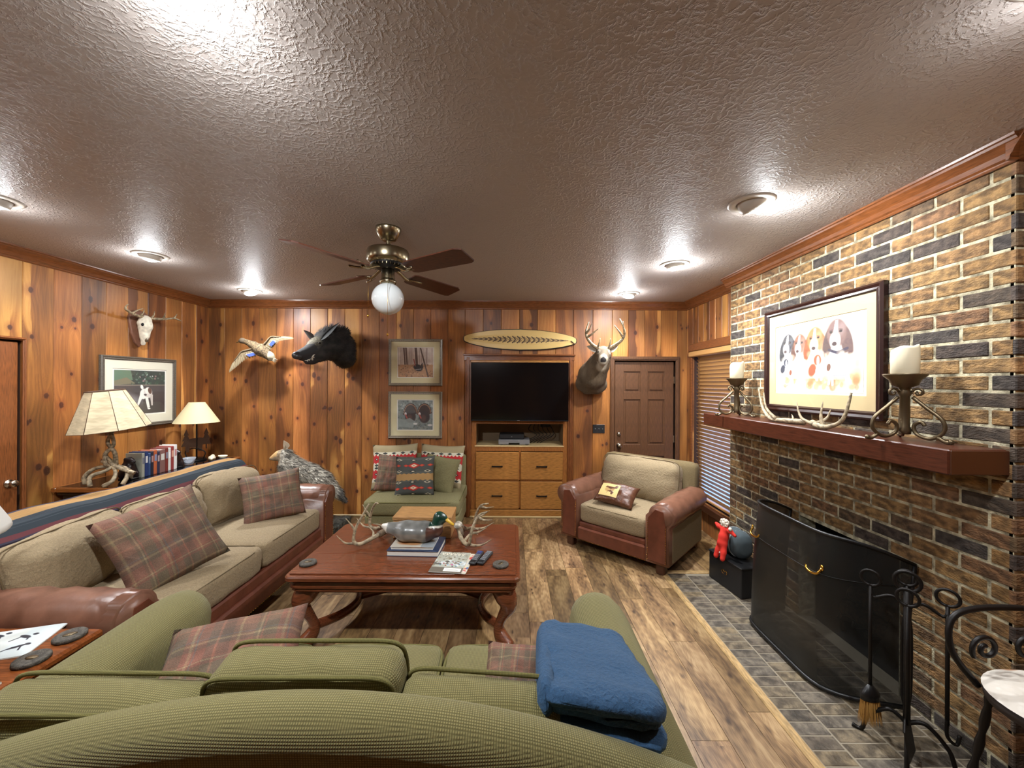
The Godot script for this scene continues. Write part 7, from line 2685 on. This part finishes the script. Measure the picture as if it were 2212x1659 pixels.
func build_tools() -> void:
	var o := Vector3(1.835, 0, -1.80)
	var t := thing("tool_stand", "black wrought iron fireplace tool stand on the hearth", "stand", o)
	part(MB.new().smooth(true).tube([Vector3(0, 0.08, 0), Vector3(0, 0.74, 0)], 0.013, 8), "post", M.iron, t)
	for k in 4:
		var d := Vector3(cos(PI / 4 + k * PI / 2), 0, sin(PI / 4 + k * PI / 2))
		part(MB.new().smooth(true).tube(curve([Vector3(0, 0.13, 0), d * 0.06 + Vector3(0, 0.16, 0), d * 0.13 + Vector3(0, 0.09, 0), d * 0.155 + Vector3(0, 0.010, 0), d * 0.19 + Vector3(0, 0.010, 0)], 5), 0.009, 7), "foot", M.iron, t)
		part(MB.new().smooth(true).tube(curve([Vector3(0, 0.66, 0), d * 0.05 + Vector3(0, 0.70, 0), d * 0.11 + Vector3(0, 0.67, 0), d * 0.125 + Vector3(0, 0.69, 0)], 4), 0.007, 6), "hook", M.iron, t)
	part(MB.new().smooth(true).tube(scroll(Vector3(0, 0.785, 0), 0.045, 1.0, -PI / 2, Vector3(0.7, 0, 0.7), 24, 1.0), 0.008, 7), "carrying_loop", M.iron, t)
	var names := [["fire_poker", "iron poker"], ["ash_shovel", "iron ash shovel"], ["hearth_brush", "hearth brush with tan bristles"], ["fire_tongs", "iron fire tongs"]]
	for k in 4:
		var d := Vector3(cos(PI / 4 + k * PI / 2), 0, sin(PI / 4 + k * PI / 2)) * 0.125
		var u := thing(names[k][0], names[k][1] + " hanging on the black tool stand", "fire tool", o + d, 0, "fire tools on the stand")
		var h := MB.new().smooth(true)
		h.tube([Vector3(0, 0.20, 0), Vector3(0, 0.72, 0)], 0.0075, 7)
		part(h, "shaft", M.iron, u)
		part(MB.new().smooth(true).tube(scroll(Vector3(0, 0.758, 0), 0.036, 1.0, -PI / 2, Vector3(0.6, 0, 0.8), 24, 1.0), 0.0065, 7), "ring_handle", M.iron, u)
		if k == 0:
			part(MB.new().smooth(true).tube(curve([Vector3(0, 0.22, 0), Vector3(0, 0.15, 0), Vector3(0.03, 0.12, 0.01), Vector3(0.045, 0.16, 0.01)], 4), 0.007, 7), "hook_tip", M.iron, u)
		elif k == 1:
			var sh := PackedVector2Array()
			for q in [[-0.055, -0.12], [0.055, -0.12], [0.05, 0.0], [0.015, 0.035], [-0.015, 0.035], [-0.05, 0.0]]: sh.append(Vector2(q[0], q[1]))
			part(MB.new().at(Vector3(0, 0.19, 0), Vector3(-8, 35, 0)).prism(sh, 0.005, 0.0), "blade", M.iron, u)
		elif k == 2:
			part(MB.new().smooth(true).at(Vector3(0, 0.17, 0)).lathe([[0.0, 0.0], [0.045, 0.0], [0.045, 0.03], [0.012, 0.07], [0.0, 0.07]], 12, 1.0, 0.55), "brush_head", M.black, u)
			var br := MB.new()
			for i in 220:
				var a := rng.randf() * TAU
				var r := sqrt(rng.randf())
				var p := Vector3(cos(a) * r * 0.040, 0.175, sin(a) * r * 0.022)
				var q := Vector3(p.x * 1.45, 0.045 + rng.randf() * 0.01, p.z * 1.45)
				var s := Vector3(0.0016, 0, 0.0012)
				br.tri(p - s, p + s, q)
			part(br, "bristles", mat(C(176, 130, 62), 0.9), u).set_meta("kind", "stuff")
		else:
			part(MB.new().smooth(true).tube(curve([Vector3(0.0, 0.60, 0), Vector3(0.022, 0.5, 0), Vector3(0.020, 0.2, 0), Vector3(0.0, 0.12, 0)], 4), 0.006, 6), "tong_arm", M.iron, u)
			part(MB.new().smooth(true).tube(curve([Vector3(0.0, 0.60, 0), Vector3(-0.022, 0.5, 0), Vector3(-0.020, 0.2, 0), Vector3(0.0, 0.12, 0)], 4), 0.006, 6), "tong_arm", M.iron, u)


func build_trunk() -> void:
	var t := thing("black_trunk", "small black box with gilt emblem on the hearth", "box", Vector3(1.90, 0, -3.27), -80)
	part(MB.new().span(Vector3(-0.19, 0, -0.12), Vector3(0.19, 0.235, 0.12), 0.006), "body", M.plastic, t)
	part(MB.new().span(Vector3(-0.195, 0.225, -0.125), Vector3(0.195, 0.245, 0.125), 0.006), "lid_rim", M.black, t)
	var em := MB.new().smooth(true)
	em.tube(scroll(Vector3(-0.012, 0.13, 0.121), 0.018, 0.8, 0.0, Vector3(1, 0, 0), 16, 0.6), 0.0022, 5)
	em.tube(scroll(Vector3(0.016, 0.13, 0.121), 0.018, -0.8, PI, Vector3(1, 0, 0), 16, 0.6), 0.0022, 5)
	part(em, "emblem", M.brass, t)
	# rolled dark blanket lying on it, a red toy on top
	var r := thing("dog_bed_roll", "rolled dark grey padded mat standing on the black box", "mat", Vector3(1.925, 0.252, -3.31), 0)
	var rb := MB.new().smooth(true).at(Vector3(0, 0.10, 0), Vector3(0, 0, 90))
	rb.cushion(Vector3(0.21, 0.17, 0.26), 0.08, Vector3(0.01, 0, 0), 10, 0.006, nz, 6.0)
	part(rb, "roll", mat(C(64, 74, 78), 0.9), r)
	for zz in [-0.06, 0.03]:
		var pp := []
		for k in 25: pp.append(Vector3(signf(cos(TAU * k / 24)) * pow(absf(cos(TAU * k / 24)), 0.8) * 0.090, 0.10 + sin(TAU * k / 24) * 0.108, zz))
		part(MB.new().smooth(true).tube(pp, 0.006, 6), "edge_piping", mat(C(150, 154, 152), 0.8), r)
	var bl := Blob.new()
	bl.chain([Vector3(0, 0.22, 0.0), Vector3(0.0, 0.15, 0.015), Vector3(0.0, 0.10, 0.03)], [0.026, 0.034, 0.034])
	for s in [-1.0, 1.0]:
		bl.chain([Vector3(0.02 * s, 0.21, 0), Vector3(0.06 * s, 0.215, 0.01), Vector3(0.10 * s, 0.225 if s < 0 else 0.19, 0.0)], [0.017, 0.014, 0.013])
		bl.chain([Vector3(0.018 * s, 0.09, 0.03), Vector3(0.03 * s, 0.03, 0.045), Vector3(0.035 * s, -0.02, 0.06)], [0.024, 0.018, 0.020])
	var mb := MB.new()
	bl.net(mb, 0.0075, 110.0, func(_p, _n): return lin(206, 44, 30))
	var toy := thing("plush_toy", "red plush toy with white fluffy head on the black box", "toy", Vector3(1.80, 0.27, -3.27), -75)
	part(mb, "body", M.fur, toy)
	var hd := MB.new().smooth(true)
	hd.ball(Vector3(0, 0.262, 0.0), Vector3(0.034, 0.032, 0.03), 12)
	for k in 8: hd.ball(Vector3(cos(k * 0.8) * 0.03, 0.262 + sin(k * 0.8) * 0.026, 0.012), Vector3.ONE * 0.014, 8)
	hd.ball(Vector3(0.072, 0.235, 0.02), Vector3.ONE * 0.015, 8)
	part(hd, "fluffy_head", mat(C(220, 208, 190), 0.95), toy, "white fluff")
	part(MB.new().box(Vector3(0.0, 0.02, 0.055), Vector3(0.03, 0.014, 0.003), 0.001), "tag", M.paper, toy)


func build_stool() -> void:
	var o := Vector3(1.90, 0, -1.315)
	var t := thing("iron_stool", "wrought iron stool with oval cowhide seat beside the hearth", "stool", o)
	part(MB.new().smooth(true).at(Vector3(0, 0.552, 0)).lathe([[0.0, 0.0], [0.19, 0.0], [0.210, 0.012], [0.214, 0.035], [0.205, 0.052], [0.0, 0.055]], 32, 1.0, 0.86), "seat_pad", mat(C(40, 30, 26), 0.7), t)
	var sm := MB.new().smooth(true)
	var rows := []
	for i in 9:
		var row := PackedVector3Array()
		var f := i / 8.0
		for k in 36:
			var a := TAU * k / 36
			var r := 1.0 - f
			row.append(Vector3(cos(a) * 0.215 * r, 0.60 + 0.038 * (1 - pow(r, 4.0)), sin(a) * 0.185 * r))
		rows.append(row)
	for i in 8:
		for k in 36:
			var j := (k + 1) % 36
			var q := [rows[i][k], rows[i + 1][k], rows[i + 1][j], rows[i][j]]
			var uv := []
			for v in q: uv.append(Vector2(0.5 + v.x * 2.2, 0.5 + v.z * 2.2))
			sm.quad(q[0], q[1], q[2], q[3], uv[0], uv[1], uv[2], uv[3])
	part(sm, "cowhide_seat", M.pic_hide, t, "white and brown cowhide")
	for s in [[-1, 1], [1, 1], [-1, -1], [1, -1]]:
		var cc := curve([Vector3(0.14 * s[0], 0.56, 0.11 * s[1]), Vector3(0.165 * s[0], 0.30, 0.135 * s[1]), Vector3(0.20 * s[0], 0.0, 0.17 * s[1])], 8)
		var rr := []
		for i in cc.size(): rr.append(0.012 + 0.003 * sin(i * 2.2))
		part(MB.new().smooth(true).tube(cc, rr, 8), "leg", M.iron, t)
	var ring := []
	for k in 33:
		var a := TAU * k / 32
		ring.append(Vector3(cos(a) * 0.185, 0.20, sin(a) * 0.155))
	part(MB.new().smooth(true).tube(ring, 0.007, 6), "foot_ring", M.iron, t)
	var bk := curve([Vector3(-0.15, 0.57, -0.14), Vector3(-0.215, 0.68, -0.17), Vector3(-0.20, 0.79, -0.185), Vector3(-0.10, 0.83, -0.19), Vector3(0.10, 0.83, -0.19), Vector3(0.20, 0.79, -0.185), Vector3(0.215, 0.68, -0.17), Vector3(0.15, 0.57, -0.14)], 6)
	part(MB.new().smooth(true).tube(bk, 0.011, 8), "back_hoop", M.iron, t)
	for s in [-1.0, 1.0]:
		part(MB.new().smooth(true).tube(scroll(Vector3(-0.08 * s, 0.685, -0.175), 0.055, 1.35, PI * 0.5, Vector3(s, 0, 0), 30, 0.2), 0.0085, 7), "back_scroll", M.iron, t)


# ---------------------------------------------------------------- green sofa in front of the camera

func build_sofa_green() -> void:
	var o := Vector3(-0.585, 0, -1.40)
	var t := thing("green_sofa", "large olive green checked sofa with curved back facing the television", "sofa", o)
	# the back, swept along x; its top rises in the middle
	var rows := []
	for i in 41:
		var x := -1.16 + 2.32 * i / 40.0
		var h := 0.935 - 0.205 * pow(absf(x - 0.10) / 0.98, 2.0)
		h = maxf(h, 0.67)
		var e := clampf((1.16 - absf(x)) / 0.05, 0.0, 1.0)
		var row := PackedVector3Array()
		var r := 0.074 * sqrt(maxf(0.02, 1.0 - pow(1.0 - e, 2.0)))
		var zc := 0.465
		row.append(Vector3(x, 0.07, zc + 0.02))
		row.append(Vector3(x, 0.35, zc + 0.055 * e + 0.012))
		row.append(Vector3(x, h - 0.20, zc + 0.055 * e + 0.014))
		for k in 9:
			var a := -0.35 + k / 8.0 * (PI + 0.5)
			row.append(Vector3(x, h - 0.074 + sin(a) * r, zc + cos(a) * r))
		row.append(Vector3(x, h - 0.22, zc - 0.055 * e))
		row.append(Vector3(x, 0.35, zc - 0.03))
		rows.append(row)
	var bm := MB.new().smooth(true)
	bm.surf(rows, true, 1, 1, true)
	bm.cap(rows[0], true)
	bm.cap(rows[40], false)
	part(bm, "back_frame", M.green, t)
	part(MB.new().span(Vector3(-1.10, 0.07, -0.44), Vector3(1.10, 0.31, 0.46), 0.02), "base", M.green, t)
	for s in [-1.0, 1.0]:
		# rolled arm, rounded at the front, dropping to the front
		var ar := []
		for i in 19:
			var f := i / 18.0
			var z := lerpf(0.47, -0.56, f)
			var k := sqrt(maxf(0.0, 1.0 - pow(maxf(0.0, (f - 0.80) / 0.20), 2.6)))
			var row := PackedVector3Array()
			var w := 0.138 * lerpf(0.35, 1.0, k)
			var top := lerpf(0.665, 0.690, f)
			for q in 20:
				var a := TAU * q / 20
				var yy := sin(a)
				row.append(Vector3(s * 0.995 + cos(a) * w * (1.0 if yy > -0.1 else 0.92), (top - 0.12 + yy * 0.12 * lerpf(0.5, 1, k)) if yy > 0 else 0.07 + (top - 0.19) * (1.0 + yy) * 1.0, z))
			ar.append(row)
		var am := MB.new().smooth(true)
		am.surf(ar, true, 1, 1, false)
		am.cap(ar[0], false)
		am.cap(ar[18], true)
		part(am, "arm", M.green, t)
	for k in 3:
		var cx := -0.582 + 0.582 * k
		var c := part(MB.new().smooth(true).at(Vector3(cx, 0.40, -0.045)).cushion(Vector3(0.575, 0.19, 0.73), 0.055, Vector3(0, 0.025, 0.01), 12, 0.003, nz, k * 4.0), "seat_cushion", M.green, t)
		var pm := MB.new().smooth(true).at(Vector3(cx, 0.40, -0.045))
		pm.piping(0.283, 0.360, 0.05, 0.074, 0.0065)
		part(pm, "piping", M.green_seam, c)
	for b in [[-0.555, 0.60, 0.645, 2.0, -2.0, 0.38, 0.30], [0.012, 0.545, 0.690, 0.0, 0.5, 0.43, 0.255], [0.495, 0.46, 0.650, -3.0, -2.0, 0.38, 0.295]]:
		var bt := Transform3D(Basis.from_euler(Vector3(deg_to_rad(11.0), deg_to_rad(b[3]), deg_to_rad(b[4]))), Vector3(b[0], b[2], b[6]))
		var m := MB.new().smooth(true)
		m.x = bt
		m.cushion(Vector3(b[1], b[5], 0.15), 0.055, Vector3(0, 0.014, 0.025), 14, 0.004, nz, b[0] * 9.0)
		var c := part(m, "back_cushion", M.green, t)
		for zz in [-0.060, 0.060]:
			var pm := MB.new().smooth(true)
			pm.x = bt * Transform3D(Basis.from_euler(Vector3(PI / 2, 0, 0)), Vector3(0, 0.006, 0))
			pm.piping(b[1] * 0.5 - 0.010, b[5] * 0.5 + 0.002, 0.05, zz, 0.0065)
			part(pm, "piping", M.green_seam, c)
	for s in [[-1, 1], [1, 1], [-1, -1], [1, -1]]:
		part(MB.new().smooth(true).at(Vector3(s[0] * 1.0, 0, s[1] * 0.38)).lathe([[0.0, 0.0], [0.03, 0.0], [0.04, 0.03], [0.035, 0.08], [0.0, 0.08]], 12), "foot", M.walnut, t)
	throw_pillow("throw_pillow", M.plaid2, Vector3(-1.09, 0.575, -1.51), Vector3(-66, 16, 5), 0.50, 0.46, 0.17, "plaid pillow lying against the left arm of the green sofa", "plaid pillows on the sofas", 21.0)
	throw_pillow("throw_pillow", M.plaid0, Vector3(0.05, 0.56, -1.47), Vector3(-66, -10, 3), 0.32, 0.30, 0.12, "reddish plaid pillow half under the blue blanket", "plaid pillows on the sofas", 23.0)
	build_blanket()


# a folded fleece: one thick sheet wound on itself, lying over cushion and arm
func build_blanket() -> void:
	var t := thing("blue_blanket", "folded blue fleece blanket on the right arm of green sofa", "blanket", Vector3(0.25, 0, -1.28))
	# three thick layers, joined by the fold along the left side
	for L in [[-0.042, 0.280, -0.255, 0.154, 0.016, 1.0], [-0.004, 0.262, -0.275, 0.160, 0.008, 4.0], [0.032, 0.276, -0.290, 0.168, 0.0, 7.0]]:
		var rows := []
		var n := 24
		for i in n:
			var f := i / (n - 1.0)
			var z := lerpf(L[1], L[2], f)
			var y: float = lerpf(0.815, 0.670, f) - 0.02 * f * (1.0 - f) + L[0]
			var k := 1.0
			if i == 0 or i == n - 1: k = 0.35
			if i == 1 or i == n - 2: k = 0.80
			var row := PackedVector3Array()
			for q in 28:
				var a := TAU * q / 28
				var c := Vector2(signf(cos(a)) * pow(absf(cos(a)), 0.45) * L[3], signf(sin(a)) * pow(absf(sin(a)), 0.7) * (0.036 if L[5] > 6.0 else 0.027))
				var w := 0.012 * nz.get_noise_3d(c.x * 8.0 + L[5], z * 7.0, c.y * 3.0) + 0.006 * nz.get_noise_3d(c.x * 22.0 + z * 12.0, z * 20.0 + L[5], 3.0)
				row.append(Vector3(c.x * (1.0 + 0.05 * sin(z * 9.0 + L[5])) * lerpf(k, 1.0, 0.7) + lerpf(-0.005, 0.03, f) + L[4], y + c.y * k - 0.12 * c.x + (w if c.y > 0.0 else w * 0.3), z + 0.05 * c.x + 0.01 * nz.get_noise_2d(c.x * 9.0, L[5])))
			rows.append(row)
		var mb := MB.new().smooth(true)
		mb.surf(rows, true, 1, 1, false)
		mb.cap(rows[0], false)
		mb.cap(rows[n - 1], true)
		part(mb, "folded_layer", M.blue, t)
	var f2 := MB.new().smooth(true)
	var r2 := []
	for i in 18:
		var u := i / 17.0
		var q := sqrt(maxf(0.02, 1.0 - pow(absf(u * 2.0 - 1.0), 10.0)))
		var row := PackedVector3Array()
		for k in 14:
			var a := TAU * k / 14
			row.append(Vector3(lerpf(-0.155, -0.118, u) + cos(a) * 0.030 * q, lerpf(0.835, 0.688, u) + sin(a) * 0.064 * q + 0.006 * nz.get_noise_2d(u * 6.0, k * 0.5), lerpf(0.265, -0.285, u)))
		r2.append(row)
	f2.surf(r2, true, 1, 1, false)
	f2.cap(r2[0], false)
	f2.cap(r2[17], true)
	part(f2, "side_fold", M.blue, t)
